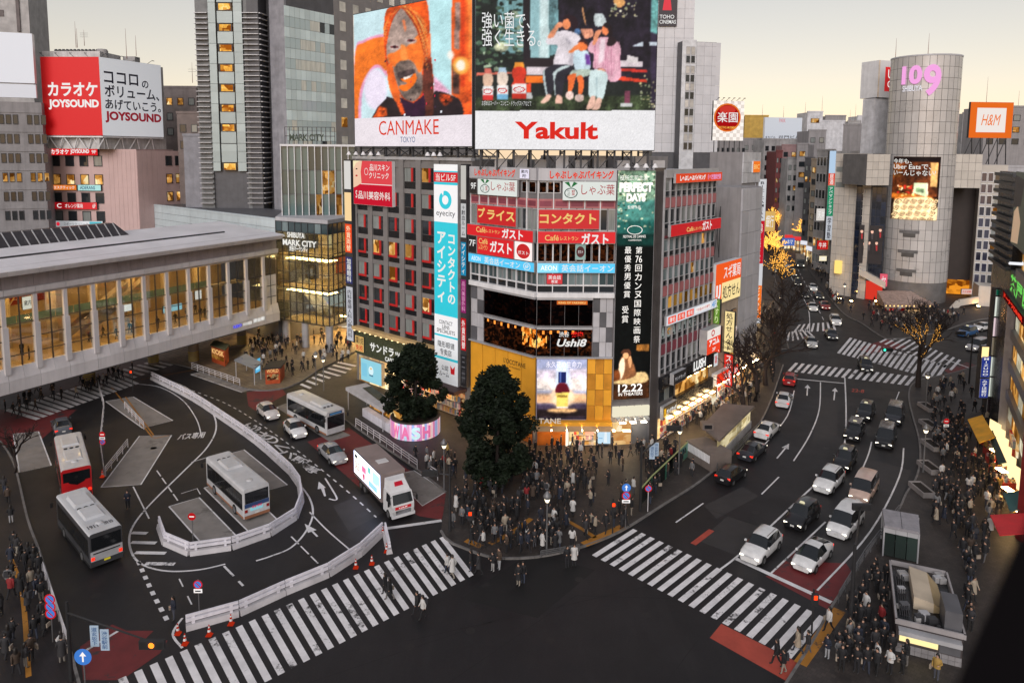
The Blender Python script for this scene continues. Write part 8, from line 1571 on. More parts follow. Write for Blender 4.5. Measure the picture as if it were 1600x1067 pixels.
def disc_sign(x,y,items,label,h=None,pole=POLE,name='road_sign',r=.32,lean=0):
    "post on the ground at image pixel (x, y) with discs: (height, kind)"
    g = G(x,y); top = max(i[0] for i in items)+.35; root = empty(name,g,label,'road sign'); b = MB(); b.tube([g,(g.x,g.y,top)],.04,pole,6); b.build('post',root); W = Wall((g.x-.5,g.y),(g.x+.5,g.y))
    for z,k in items:
        c = {'no': (RDT,BLU2),'stop': (E((200,30,34),.8),WHD),'blue': (BLU2,WHD),'plate': (WHD,KD)}[k]
        b = MB(); n = 20
        def ring(r0,r1,w,m): vs = [W.p(.5+q*math.cos(6.2832*i/n),z+q*math.sin(6.2832*i/n),w) for q in (r0,r1) for i in range(n)]; b.add(vs,[(i,(i+1) % n,n+(i+1) % n,n+i)[::-1] for i in range(n)] if r0 > 0 else [tuple(range(n,2*n))],m)
        if k == 'plate': b.wbox(W,.5-r*.9,.5+r*.9,z-.14,z+.14,.05,.08,WHD); b.wbox(W,.5-r*.6,.5+r*.6,z-.05,z+.04,.08,.085,KD)
        else:
            ring(0,r,.06,c[0]); ring(0,r,.055,ALU)
            if k == 'no': ring(0,r*.74,.066,c[1]); b.poly([W.p(.5-r*.55,z+r*.4,.07),W.p(.5-r*.4,z+r*.55,.07),W.p(.5+r*.55,z-r*.4,.07),W.p(.5+r*.4,z-r*.55,.07)][::-1],c[0])
            elif k == 'stop': b.wbox(W,.5-r*.6,.5+r*.6,z-r*.14,z+r*.14,.062,.07,c[1])
            else: b.poly([W.p(.5,z+r*.65,.07),W.p(.5-r*.4,z+.05,.07),W.p(.5-.05,z+.05,.07),W.p(.5-.05,z-r*.6,.07),W.p(.5+.05,z-r*.6,.07),W.p(.5+.05,z+.05,.07),W.p(.5+r*.4,z+.05,.07)],c[1])
        b.build('sign_plate',root)
BLU2 = PR((50,110,190),.35)
disc_sign(302,852,[(2.5,'stop')],'no entry sign standing in the front bus bay'); disc_sign(312,968,[(2.6,'no'),(2.15,'plate')],'no parking sign behind the near barrier'); disc_sign(162,716,[(2.6,'stop'),(2.2,'plate'),(1.8,'no')],'double disc sign by the red coach'); disc_sign(83,1005,[(3.1,'no'),(2.6,'no'),(2.1,'no')],'triple disc sign at the lower left kerb',r=.36); disc_sign(977,826,[(3.7,'blue'),(3.0,'no'),(2.5,'plate')],'blue disc above a no stopping disc at the crossing corner',r=.38); disc_sign(1012,801,[(2.3,'no')],'no parking disc on a white post by the glass screens',pole=RAILW); disc_sign(1476,690,[(2.4,'stop'),(1.9,'plate')],'red stop disc on the busy right pavement'); disc_sign(135,1100,[(3.0,'blue')],'big blue arrow disc at the bottom left',r=.5)
def lamp(x,y,h,label,glow=2.5,group='street lamps',r=.07,mat=POLE):
    g = G(x,y); root = empty('street_lamp',g,label,'street lamp',group); b = MB(); b.tube([g,(g.x,g.y,h)],[r*1.3,r*.8],mat,7); b.build('post',root); b = MB(); b.lathe((g.x,g.y,h),[(.1,-.1),(.32,.3),(.34,.42),(.2,.62),(.05,.8)],mat,10); b.build('lantern_hood',root); b = MB(); b.lathe((g.x,g.y,h),[(.12,-.12),(.29,.26),(.0,.27)],E((255,236,200),glow,True),10); b.build('lantern_glass',root)
for x,y,h,l in ((694,768,4.4,'street lamp beside the pastel planter'),(854,868,4.6,'street lamp at the middle of the corner crowd'),(1060,742,4.4,'street lamp by the green screens'),(506,612,4.2,'street lamp by the plaza crossing'),(494,604,4.2,'second street lamp by the plaza crossing'),(1442,740,4.4,'street lamp by the long planters'),(1446,640,4.2,'street lamp by the golden lit tree'),(1218,500,4.2,'street lamp deep in the left pavement'),(1298,452,4.2,'street lamp near the tiled wing'),(1318,478,4.2,'street lamp near the red entrance'),(1210,452,4.2,'street lamp far up the left pavement')): lamp(x,y,h,l)
def signal(x,y,h,arm,label,lit='off',dirn=None,mat=POLD,plates=0,r=.11):
    "mast with an arm to the image pixel arm=(x, y) at height h, three lamps on its end"
    g = G(x,y); e = G(*arm,h); root = empty('traffic_signal',g,label,'traffic signal'); b = MB(); b.tube([g,(g.x,g.y,h+.6)],[r*1.2,r*.8],mat,8); b.build('mast',root); b = MB(); b.tube([(g.x,g.y,h-.1),tuple(e)],[r*.6,r*.4],mat,6); b.build('arm',root)
    d = (e-Vector((g.x,g.y,h))).normalized(); W = Wall((e.x-.7,e.y-.15),(e.x+.7,e.y-.15)); b = MB(); b.wbox(W,0,1.4,h-.25,h+.25,-.12,.12,POLD); b.build('housing',root)
    for k,c in enumerate(('green','amber','red')): b = MB(); p = W.p(.25+.45*k,h,.13); vs = [p+Vector((.17*math.cos(a*.5236),-.0,.17*math.sin(a*.5236))) for a in range(12)]; b.add(vs,[tuple(range(12))],{'green': E((60,255,190),2.5),'red': E((255,60,30),2.5),'amber': E((255,130,40),2.5)}[c] if c == lit else M('lamp_off',(.02,.02,.02),.3)); b.build('lamp',root)
    for k in range(plates): b = MB(); t = .35+.12*k; q = Vector((g.x,g.y,h)).lerp(e,t); Wq_ = Wall((q.x-.35,q.y),(q.x+.35,q.y)); b.wbox(Wq_,0,.5,h-1.5,h-.2,.05,.09,PR((150,168,185),.2)); text_mb(b,lambda u,v: Wq_.p(.08+u*.34,h-1.4+v*1.1,.1),'渋谷駅前' if k else '道玄坂下',0,1,0,1,PR((40,80,130),.1),vertical=True); b.build('street_plate',root)
signal(703,832,5.2,(672,738),'dark traffic signal mast reaching over the video truck'); signal(1000,800,5.6,(1052,668),'dark mast and arm in front of the film banner',plates=2); signal(1328,985,5.6,(1345,790),'tall black mast in front of the white minivan',r=.14); signal(112,1066,4.6,(240,1003),'horizontal traffic signal with an orange lamp at the lower left','amber',plates=2); signal(1432,602,5.0,(1386,546),'traffic signal with a green lamp at the far crossing','green'); signal(1514,600,6.5,(1500,520),'dark mast at the corner of the side street')
def ped(x,y,label):
    g = G(x,y); root = empty('pedestrian_signal',g,label,'traffic signal','pedestrian signals'); b = MB(); b.tube([g,(g.x,g.y,3.2)],.06,POLD,6); b.build('post',root); b = MB(); b.box(g.x-.2,g.x+.2,g.y-.35,g.y-.1,2.2,3.0,POLD); b.build('housing',root); b = MB(); b.box(g.x-.12,g.x+.12,g.y-.36,g.y-.352,2.65,2.95,E((255,60,20),2.2)); b.build('lamp',root)
for x,y,l in ((735,850,'red pedestrian signal left of the corner crowd'),(957,835,'red pedestrian signal by the yellow tactile strip'),(1268,990,'red pedestrian signal at the near right corner'),(208,612,'red signal under the footbridge')): ped(x,y,l)
def railing(pts,label,h=.95,mat=RAILW,step=1.6,bars=3):
    q = gp(pts); root = empty('guard_rail',q[0],label,'guard rail')
    for i in range(len(q)-1):
        a,b_ = q[i],q[i+1]; n = max(1,round((b_-a).length/step))
        for k in range(n+1): p = a.lerp(b_,k/n); b = MB(); b.tube([(p.x,p.y,.1),(p.x,p.y,h+.1)],.045,mat,5); b.build('post',root)
        for k in range(bars): z = .13+h*(1-k/bars*.8); b = MB(); b.bar((a.x,a.y,z),(b_.x,b_.y,z),.05,.07,mat); b.build('rail',root)
railing([(556,668),(604,700),(652,735)],'white guard rail along the kerb beside the video truck',1.0); railing([(672,744),(684,752)],'short white guard rail by the street lamp'); railing([(300,578),(375,604)],'white guard rail along the plaza kerb'); railing([(165,602),(205,640),(222,690),(232,735)][::-1] if 0 else [(152,600),(163,640),(157,700),(163,745)],'pale guard rail beside the coach lane',1.0); railing([(1404,806),(1350,878),(1310,945)],'grey guard rail along the right kerb',.9,POLE); railing([(1120,738),(1190,668)],'grey guard rail in front of the flat roofed shelter',.8,POLE); railing([(62,880),(105,1010)],'low rail at the lower left kerb',.9,RAILW); railing([(195,640),(225,672)],'white hoarding frames on the pale bus bay',.9); railing([(165,745),(200,700)],'white frames along the slanted bus bay',.9); railing([(845,872),(905,862)],'low rail round the tip of the corner',.5,POLE)
# --- kiosks and shelters
def hut(name,label,foot,h,wall,roof,over=.25,z0=.13,cat='kiosk',rh=.18):
    "box on four image pixels taken on the ground (clockwise from near left)"
    q = [G(*p) if len(p) == 2 else Vector(p) for p in foot]; c = sum(q,Vector())/4; root = empty(name,c,label,cat); a = sum(q[i].x*q[(i+1) % 4].y-q[(i+1) % 4].x*q[i].y for i in range(4)); q = q if a > 0 else q[::-1]
    b = MB(); b.prism([(p.x,p.y) for p in q],z0,h,wall); b.build('wall',root); b = MB(); b.prism([(c.x+(p.x-c.x)*(1+over/2),c.y+(p.y-c.y)*(1+over/2)) for p in q],h,h+rh,roof); b.build('roof',root); return root,q,c
ORK = M('kiosk_orange',(.42,.07,.02),.5,var=.3,sc=3); BRK = M('kiosk_roof',(.02,.018,.018),.6)
r_,q,c = hut('bus_kiosk','red and orange ticket kiosk beside the footbridge',[(331,566),(352,574),(358,566),(338,559)],2.6,ORK,M('roof_olive',(.09,.09,.05),.6)); W = Wall(G(331,566),G(352,574)); wtext(W,'KIOSK',.2,W.len-.2,1.5,2.3,E((240,190,120)),r_,w=.03,bold=.03); piece('counter',W,.3,W.len-.3,.8,1.4,0,.1,WARM,r_)
r_,q,c = hut('snack_booth','orange booth with a black roof at the plaza tip',[(415,602),(438,600),(445,590),(424,592)],2.3,ORK,BRK,.5); W = Wall(G(415,602),G(438,600)); wtext(W,'WORLD',.2,W.len-.2,1.7,2.2,E((255,200,130)),r_,w=.03); piece('counter',W,.2,W.len-.2,.7,1.5,0,.06,SHOPM,r_)
def shelter(name,label,pts,h,roofm,post=ALU,th=.18):
    q = [G(x,y,h) for x,y in pts]; c = sum(q,Vector())/len(q); root = empty(name,(c.x,c.y,0),label,'shelter'); a = sum(q[i].x*q[(i+1) % 4].y-q[(i+1) % 4].x*q[i].y for i in range(4)); q = q if a > 0 else q[::-1]
    b = MB(); b.prism([(p.x,p.y) for p in q],h-th,h,roofm); b.build('roof',root)
    for p in q: p2 = p.lerp(c,.1); b = MB(); b.tube([(p2.x,p2.y,.1),(p2.x,p2.y,h-th)],.07,post,6); b.build('post',root)
    return root,q,c
shelter('bus_shelter','glass bus shelter with a lit poster on the plaza',[(366,562),(384,552),(409,566),(398,575)],2.6,M('shelter_roof',(.22,.24,.26),.3)); W = Wall(G(399,588),G(407,584)); tag(board(W,0,1.3,.4,2.4,-.2,0,E((90,180,225),1,True),STEEL,None,[('#rect',.15,.85,.2,.8,E((170,220,240)))],name='poster_case'),'blue lit poster case on the bus shelter','poster')
r_,q,c = shelter('ticket_shelter','pale flat canopy over a counter beside the pastel planter',[(540,605),(572,598),(612,626),(600,640)],2.9,M('canopy_pale',(.46,.45,.46),.5,streak=.3),th=.4); W = Wall(G(552,655),G(602,688)); mb = MB(); mb.wbox(W,0,W.len,.13,1.1,-2.0,-1.2,BWH); mb.build('counter',r_); piece('lit_back',W,.2,W.len,1.2,2.4,-2.2,-2.1,WARM,r_); mb = MB(); p = [G(x,y,2.93) for x,y in ((566,606),(580,603),(600,618),(592,626))]; mb.poly([tuple(v) for v in p][::-1],M('solar_glass',(.05,.06,.055),.2)); mb.build('roof_glass',r_)
# pastel planter
g = G(644,690); g = Vector((g.x,g.y+2.6,0)); pl = empty('round_planter',g,'round planter wrapped in pastel stripes with big letters','planter'); cols = [(226,196,206),(206,120,170),(150,170,220),(236,220,214),(210,150,190),(170,200,220),(240,214,196),(200,130,180),(222,190,216)]
b = MB(); b.lathe(g,[(2.7,0),(2.8,2.1),(2.5,2.15),(2.45,1.8),(.0,1.8)],M('planter_soil',(.05,.04,.035),.8),32); b.build('shell',pl)
for k in range(34): a0 = -1.7+k*.1; m_ = curved(2.84,a0,a0+.097,.15,2.0,PR(random.choice(cols),.5),1); m_.v = [(v[0]+g.x,v[1]+g.y,v[2]) for v in m_.v]; m_.build('stripe',pl)
for i,ch in enumerate('WASH'): mb = MB(); text_mb(mb,lambda x,y,i=i: (g.x+2.9*math.sin(-.85+i*.42+x*.34),g.y-2.9*math.cos(-.85+i*.42+x*.34),.35+y*1.4),ch,0,1,0,1,PR((190,225,230) if i == 2 else (214,110,160),.5),bold=.05); mb.build('letter',pl)
# long subway shelter, green screens
SR = M('shelter_metal',(.17,.14,.125),.45,var=.25,sc=.5,streak=.3); zr = 2.8; q = [G(1096,666,zr),G(1124,688,zr),G(1179,634,zr),G(1130,630,zr)]; ss = empty('subway_entrance',sum(q,Vector())/4*1.0,'long flat metal roofed subway entrance beside the road','shelter'); b = MB(); b.prism([(p.x,p.y) for p in q],2.6,2.8,SR); b.build('roof',ss)
W = Wall((q[1].x,q[1].y),(q[2].x,q[2].y)); b = MB(); b.wbox(W,.2,W.len-.2,.13,1.0,-.4,-.2,CONC); b.build('plinth',ss)
for k in range(7): piece('lit_pane',W,.4+k*(W.len-.8)/7,.3+(k+1)*(W.len-.8)/7,1.0,2.55,-.35,-.3,LIT('stair_light',(180,160,110),(240,225,180),.85,(.6,.6,2),light=True),ss)
W = Wall((q[0].x-2.0,q[0].y-1.5),(q[1].x-1.2,q[1].y-1.5)); b = MB(); b.wbox(W,0,W.len,.1,1.9,-2.6,0,SR); b.build('annex',ss)
for k in range(16): piece('louvre',W,.15+k*(W.len-.3)/16,.3+k*(W.len-.3)/16,.9,1.7,0,.05,WHITEM,ss)
b = MB(); p = (q[0]+q[1])/2; b.box(p.x-.6,p.x+.6,p.y+.8,p.y+1.8,2.82,3.5,SR); b.box(p.x-.4,p.x+.4,p.y+.76,p.y+.795,2.95,3.35,BLACK); b.build('roof_unit',ss)
GRN = M('green_screen',(.07,.22,.16),.3); sgn = CLEAR('screen_glass',(.6,.72,.7),.15)
for k,(a_,b_) in enumerate((((999,795),(1018,772)),((1018,772),(1040,750)),((1040,750),(1062,728)),((1062,728),(1078,712)))):
    W = Wall(G(*a_),G(*b_)); r_ = empty('glass_screen',W.p(W.len/2,0),'green edged glass screen of the smoking area, %s from the crossing' % ('first','second','third','fourth')[k],'screen'); piece('pane',W,.05,W.len-.05,.2,1.75,-.02,.02,sgn if k < 3 else GRN,r_)
    for u in (0,W.len-.06): piece('post',W,u,u+.06,.1,1.85,-.04,.04,GRN,r_)
    piece('rail',W,0,W.len,1.75,1.85,-.05,.05,M('rail_lime',(.35,.40,.18),.4),r_)
# right pavement: glass lift, kiosk with plant on its roof, stone planters
qa = [G(1379,870),Vector((32.0,53.2,0)),Vector((33.4,55.8,0)),Vector((31.0,56.8,0))]; lf = empty('glass_lift',sum(qa,Vector())/4,'glass lift house with a two panel metal roof on the right pavement','lift'); 
b = MB(); c = sum(qa,Vector())/4; mid = [(qa[0]+qa[1])/2,(qa[3]+qa[2])/2]
for A in ([qa[0],mid[0],mid[1],qa[3]],[mid[0],qa[1],qa[2],mid[1]]): cc = sum(A,Vector())/4; b = MB(); b.prism([(cc.x+(p.x-cc.x)*1.02,cc.y+(p.y-cc.y)*1.06) for p in A],2.5,2.72,M('lift_roof',(.26,.25,.27),.4,var=.25,sc=2)); b.build('roof_panel',lf)
for i in range(4):
    W = Wall(qa[i],qa[(i+1) % 4]); n = 3
    for k in range(n): piece('pane',W,W.len*k/n+.03,W.len*(k+1)/n-.03,.2,2.1,-.03,0,GLASS('lift_glass',(.03,.045,.04)),lf); piece('head_panel',W,W.len*k/n+.01,W.len*(k+1)/n-.01,2.12,2.48,-.05,.03,ALU,lf)
    b = MB(); b.tube([(qa[i].x,qa[i].y,.1),(qa[i].x,qa[i].y,2.5)],.07,ALU,6); b.build('post',lf)
kq = [Vector((24.94,43.2,0)),Vector((28.3,41.7,0)),Vector((31.1,48.2,0)),Vector((27.9,49.6,0))]; kk = empty('kiosk_building',sum(kq,Vector())/4,'flat topped kiosk with roof machinery and a lit counter at the lower right','kiosk'); H_ = 2.45
b = MB(); b.prism([(p.x,p.y) for p in kq],.13,1.95,M('kiosk_tile',(.06,.05,.05),.4,var=.1)); b.build('wall',kk)
cc = sum(kq,Vector())/4
for i in range(4):
    a_,b_ = [cc+(p-cc)*1.06 for p in (kq[i],kq[(i+1) % 4])]; W = Wall(a_,b_); b = MB(); b.wbox(W,0,W.len,2.12,H_,-.12,0,M('kiosk_rim',(.30,.28,.285),.5,streak=.3)); b.build('rim',kk)
W = Wall(kq[0],kq[1])
for k in range(10):
    for j in range(2): piece('tile',W,W.len*k/10+.01,W.len*(k+1)/10-.01,.15+j*.3,.43+j*.3,0,.03,M('tile_pale',(.26,.25,.26),.4,rnd=.1),kk)
piece('lit_counter',W,.2,W.len*.64,.95,1.6,0,.06,E((250,226,160),1.3,True),kk); piece('shutter',W,W.len*.66,W.len-.1,.8,1.7,0,.05,PANELD,kk); piece('awning',W,.1,W.len-.1,1.62,1.9,.0,.55,ALU,kk)
b = MB(); b.prism([tuple((cc+(p-cc)*.97)[:2]) for p in kq],1.95,2.05,BLACK); b.build('roof_deck',kk)
fu = lambda u,v: kq[0].lerp(kq[1],u).lerp(kq[3].lerp(kq[2],u),v)
b = MB(); A,B_,C_,D_2 = fu(.3,.3),fu(.62,.3),fu(.62,.85),fu(.3,.85); b.hexa([(p.x,p.y,2.05) for p in (A,B_,C_,D_2)]+[(p.x,p.y,z) for p,z in ((A,2.9),(B_,2.7),(C_,2.7),(D_2,2.9))],M('duct_cream',(.50,.42,.32),.5,var=.2)); b.build('roof_duct',kk)
b = MB(); A,B_,C_,D_2 = fu(.62,.3),fu(.82,.34),fu(.8,.8),fu(.62,.85); b.hexa([(p.x,p.y,2.05) for p in (A,B_,C_,D_2)]+[(p.x,p.y,z) for p,z in ((A,2.7),(B_,2.15),(C_,2.15),(D_2,2.7))],M('duct_tan',(.36,.27,.15),.5)); b.build('roof_duct',kk)
b = MB(); A,B_,C_,D_2 = fu(.72,.03),fu(.98,.03),fu(.98,.35),fu(.72,.35); b.hexa([(p.x,p.y,2.05) for p in (A,B_,C_,D_2)]+[(p.x,p.y,3.5) for p in (A,B_,C_,D_2)],PANELD); b.build('stair_head',kk)
random.seed(55)
for k in range(26): u,v = random.choice(((random.uniform(.04,.24),random.uniform(.05,.95)),(random.uniform(.3,.95),random.uniform(.87,.97)),(random.uniform(.3,.65),random.uniform(.04,.24)))); p = fu(u,v); s = random.uniform(.1,.3); b = MB(); b.box(p.x-s,p.x+s,p.y-s*.7,p.y+s*.7,2.05,2.15+s*1.2,random.choice((ALU,PANELD,STEEL,CONC))); b.build('roof_unit',kk)
for k in range(5): b = MB(); b.tube([tuple(fu(.06+.035*k,.08))[:2]+(2.35,),tuple(fu(.06+.035*k,.9))[:2]+(2.35,)],.035,STEEL,5); b.build('roof_pipe',kk)
STN = M('planter_stone',(.26,.24,.235),.6,var=.2)
for k,(x,y) in enumerate(((1449,640),(1452,668),(1456,700),(1452,735),(1440,770))):
    g = G(x,y); r_ = empty('stone_planter',g,'low stone planter with dark soil, %s along the right kerb from the crossing' % ('first','second','third','fourth','fifth')[k],'planter'); b = MB()
    for (x0,x1,y0,y1) in ((-.6,.6,-1.3,-1.15),(-.6,.6,1.15,1.3),(-.6,-.47,-1.15,1.15),(.47,.6,-1.15,1.15)): b.box(g.x+x0,g.x+x1,g.y+y0,g.y+y1,.13,.6,STN)
    b.build('edge',r_); b = MB(); b.box(g.x-.47,g.x+.47,g.y-1.15,g.y+1.15,.13,.5,M('soil',(.02,.015,.012),.9,var=.6,sc=8)); b.build('soil_bed',r_)
# railing edge right beside the camera
b = MB(); q = [D(x,y,Y) for Y in (.82,1.0) for x,y in ((1640,735),(1476,1110),(1900,1110),(1900,735))]; b.add(q,[(0,1,2,3),(7,6,5,4),(0,4,5,1),(1,5,6,2),(2,6,7,3),(3,7,4,0)],M('parapet_black',(.004,.0035,.0045),.95,spec=.05)); tag(b.build('parapet_edge'),'dark blurred parapet edge close to the camera at the lower right','parapet')
# ------------------------------------------------------------------ trees
LEAF = M('leaf_dark',(.0085,.014,.007),.6,var=.75,sc=1.2,spec=.15); BARK = M('bark',(.025,.016,.014),.8,var=.3,sc=3); GLW = E((255,180,76),2.4)
def leafy(base,h0,prof,label,n,seed,hid=0):
    "evergreen: trunk, limbs and a crown of many small leaves; prof: (height, radius) of the crown"
    rnd = random.Random(seed); root = empty('evergreen_tree',base,label,'tree'); b = MB(); top = prof[-1][0]; b.tube([base,base+Vector((.1,.05,top*.5)),base+Vector((0,0,top*.8))],[.26,.12,.03],BARK,7)
    for k in range(14): z = h0+(top-h0)*rnd.random()*.8; a = rnd.random()*6.28; r = 1.6; b.tube([base+Vector((0,0,z)),base+Vector((r*math.cos(a),r*math.sin(a),z+.7))],[.08,.02],BARK,4)
    b.build('trunk',root); c = MB(); cl = []
    def rad(z):
        for (z0,r0),(z1,r1) in zip(prof,prof[1:]):
            if z0 <= z <= z1: return r0+(r1-r0)*(z-z0)/(z1-z0)
        return 0
    for k in range(int(n/175)):
        z = prof[0][0]+(top-prof[0][0])*rnd.random(); a = rnd.random()*6.28; r = rad(z)*(.1+.98*rnd.random()**.55); cl.append((Vector((r*math.cos(a),r*math.sin(a),z)),.35+.55*rnd.random()))
    vs,fs = [],[]
    for k in range(n):
        p,s = cl[rnd.randrange(len(cl))]; d = Vector((rnd.gauss(0,1),rnd.gauss(0,1),rnd.gauss(0,.8))).normalized()*s*rnd.random()**.4; q = base+p+d; u = Vector((rnd.gauss(0,1),rnd.gauss(0,1),rnd.gauss(0,.7))).normalized(); z_ = rnd.uniform(.7,1.4); v = u.orthogonal().normalized()*.085*z_; u = u*.19*z_; i = len(vs); vs += [q-u,q+v,q+u,q-v]; fs.append((i,i+1,i+2,i+3))
    c.add(vs,fs,LEAF); c.build('crown',root)
g1 = pl.location.copy(); leafy(Vector((g1.x,g1.y,1.7)),1.2,[(.4,1.6),(2.2,3.4),(4.5,3.3),(6.5,2.6),(8.2,.6)],'dense dark evergreen growing out of the pastel planter',19000,1)
g2 = G(776,762); leafy(Vector((g2.x,g2.y,.13)),1.5,[(1.2,1.4),(3.0,3.0),(6.0,3.2),(8.5,2.6),(10.4,1.5),(11.4,.4)],'tall dense dark evergreen in front of the yellow corner',34000,2)
def bare(x,y,h,label,seed,lights=0.0,depth=5,spread=.55,col=BARK,lmax=9):
    rnd = random.Random(seed); g = G(x,y); root = empty('bare_tree',g,label,'tree','leafless street trees'); b = MB(); li = MB(); lp = []
    def grow(p,d,l,r,k):
        q = p+d*l; m_ = p.lerp(q,.5)+Vector((rnd.gauss(0,1),rnd.gauss(0,1),0))*l*.05; b.tube([p,m_,q],[r,r*.85,r*.7],col,5 if k < 3 else 3,False)
        if lights and k <= lmax:
            for t in range(max(1,int(l*lights*(1 if k > 0 else .6)))): lp.append(p.lerp(q,rnd.random())+Vector((rnd.gauss(0,.06),rnd.gauss(0,.06),rnd.gauss(0,.06))))
        if k >= depth: return
        for j in range(3 if k < 4 else 2): nd = (d+Vector((rnd.gauss(0,spread),rnd.gauss(0,spread),rnd.gauss(.12,.25)))).normalized(); grow(q if j else p.lerp(q,.75),nd,l*rnd.uniform(.62,.82),r*.64,k+1)
    grow(g,Vector((0,0,1)),h*.26,h*.026,0); b.build('branches',root)
    if lights:
        for p in lp: s = .03+.0003*g.y*(lmax > 5); li.add([p+Vector((s,0,0)),p+Vector((-s*.5,s*.87,0)),p+Vector((-s*.5,-s*.87,0)),p+Vector((0,0,s*1.4)),p-Vector((0,0,s*1.4))],[(0,1,3),(1,2,3),(2,0,3),(1,0,4),(2,1,4),(0,2,4)],GLW)
        o = li.build('string_lights',root); o['kind'] = 'stuff'
bare(1434,606,15,'leafless tree wound with golden lights at the right corner',4,12,6,.5,lmax=3)
bare(1180,628,14,'leafless tree in front of the bright pharmacy',6,0,6); bare(1207,580,15,'wide leafless tree at the left kerb before the far crossing',7,0,6); bare(1226,528,14,'leafless tree over the left end of the far crossing',9,0,6); bare(1160,655,11,'leafless tree beside the flat roofed subway entrance',31,0,6); bare(1196,603,13,'leafless tree second from the subway entrance',33,0,6); bare(1218,550,13,'leafless tree just before the far crossing on the left',35,0,6); bare(1222,470,14,'leafless tree half way up the left pavement',12,3,5)
bare(1208,430,15,'golden lit tree leaning over the queue of cars',14,9,5); bare(1256,392,15,'golden lit tree behind the box truck',15,10,5,.4); bare(1232,372,16,'golden lit tree deep in the street',18,10,5,.4); bare(1216,385,16,'golden lit tree farthest on the left side',19,8,5,.45); bare(1440,500,6,'small leafless tree in front of the round tower',21,0,5); bare(24,740,7,'leafless tree at the left border',23,0,5)
# ------------------------------------------------------------------ people
def obcol(name,dim=1.0):
    m,n,out = newmat(name); b = n.nodes.new('ShaderNodeBsdfPrincipled'); n.links.new(b.outputs[0],out.inputs[0]); oi = n.nodes.new('ShaderNodeObjectInfo'); n.links.new(oi.outputs['Color'],b.inputs['Base Color']); b.inputs['Roughness'].default_value = .8; return m
COAT = obcol('coat_cloth'); SKIN = M('skin',(.42,.25,.18),.6); HAIR = M('hair',(.012,.009,.008),.5); SHOE = M('shoe',(.02,.02,.02),.5); BAG = M('bag_cloth',(.03,.03,.035),.7)
def trouser():
    m,n,out = newmat('trouser_cloth'); b = n.nodes.new('ShaderNodeBsdfPrincipled'); n.links.new(b.outputs[0],out.inputs[0]); oi = n.nodes.new('ShaderNodeObjectInfo'); n.links.new(ramp(n,oi.outputs['Random'],[(0,(.008,.008,.009)),(.55,(.012,.012,.016)),(.7,(.03,.04,.07)),(.82,(.07,.07,.08)),(.92,(.25,.22,.18)),(1,(.3,.32,.36))]),b.inputs['Base Color']); b.inputs['Roughness'].default_value = .85; return m
TROU = trouser()
def body_mesh(stride,arms,coatlen):
    "one continuous figure grown over a posed skeleton; stride: step length share, arms: (left, right) bend"
    V,Ed,Rr = [],[],[]
    def v(p,r): V.append(p); Rr.append(r); return len(V)-1
    pe = v((0,0,.93),(.155,.115)); wa = v((0,.0,1.08),(.135,.10)); ch = v((0,.01,1.28),(.165,.115)); ne = v((0,.015,1.44),(.06,.06)); h1 = v((0,.03,1.53),(.075,.085)); h2 = v((0,.03,1.64),(.082,.095)); h3 = v((0,.02,1.70),(.05,.06)); Ed += [(pe,wa),(wa,ch),(ch,ne),(ne,h1),(h1,h2),(h2,h3)]
    for s,ph in ((-1,stride),(1,-stride)):
        hp = v((s*.09,0,.86),(.088,.095)); kn = v((s*.095,.16*ph+.03*abs(ph),.50),(.062,.066)); an = v((s*.095,.30*ph-(.12*abs(ph) if ph < 0 else 0),.10+(.08*abs(ph) if ph < 0 else 0)),(.045,.05)); to = v((s*.105,.30*ph+.14-(.1*abs(ph) if ph < 0 else 0),.045+(.02*abs(ph) if ph < 0 else 0)),(.042,.032)); Ed += [(pe,hp),(hp,kn),(kn,an),(an,to)]
        sh = v((s*.185,0,1.37),(.07,.07)); a_ = arms[0 if s < 0 else 1]; el = v((s*.235,-.03-.1*ph*(1-a_),1.11),(.052,.052)); wr = v((s*(.225-.08*a_),.05+.20*a_-.18*ph*(1-a_),.88+.27*a_),(.038,.038)); hn = v((s*(.215-.1*a_),.08+.26*a_-.2*ph*(1-a_),.80+.36*a_),(.034,.042)); Ed += [(ch,sh),(sh,el),(el,wr),(wr,hn)]
    me = bpy.data.meshes.new('skeleton'); me.from_pydata(V,Ed,[]); o = bpy.data.objects.new('skeleton',me); COL.objects.link(o); md = o.modifiers.new('skin','SKIN'); o.modifiers.new('sub','SUBSURF').levels = 1; md.use_smooth_shade = True
    sv = me.skin_vertices[0].data
    for i,r in enumerate(Rr): sv[i].radius = r; sv[i].use_root = i == 0
    dg = bpy.context.evaluated_depsgraph_get(); m2 = bpy.data.meshes.new_from_object(o.evaluated_get(dg)); bpy.data.objects.remove(o); m2.materials.clear()
    for m_ in (COAT,TROU,SKIN,SHOE): m2.materials.append(m_)
    for p in m2.polygons: c = p.center; ax = abs(c.x); p.material_index = 2 if c.z > 1.47 or (ax > .1 and c.z < .93+.3*max(arms) and c.z > .7 and (ax > .16 or c.y > .15) and (c.z < .87 or (c.y > .24))) else 0 if c.z > .84 else 3 if c.z < .10 else 1
    return m2
def ringmesh(name,rings,mat,n=12):
    mb = MB(); vs = [(rx*math.cos(6.2832*k/n)+0,oy+ry*math.sin(6.2832*k/n),z) for (z,rx,ry,oy) in rings for k in range(n)]; mb.add(vs,[(i*n+k,i*n+(k+1) % n,(i+1)*n+(k+1) % n,(i+1)*n+k) for i in range(len(rings)-1) for k in range(n)],mat,True); mb.add(vs[-n:],[tuple(range(n))],mat); return mb.mesh(name)
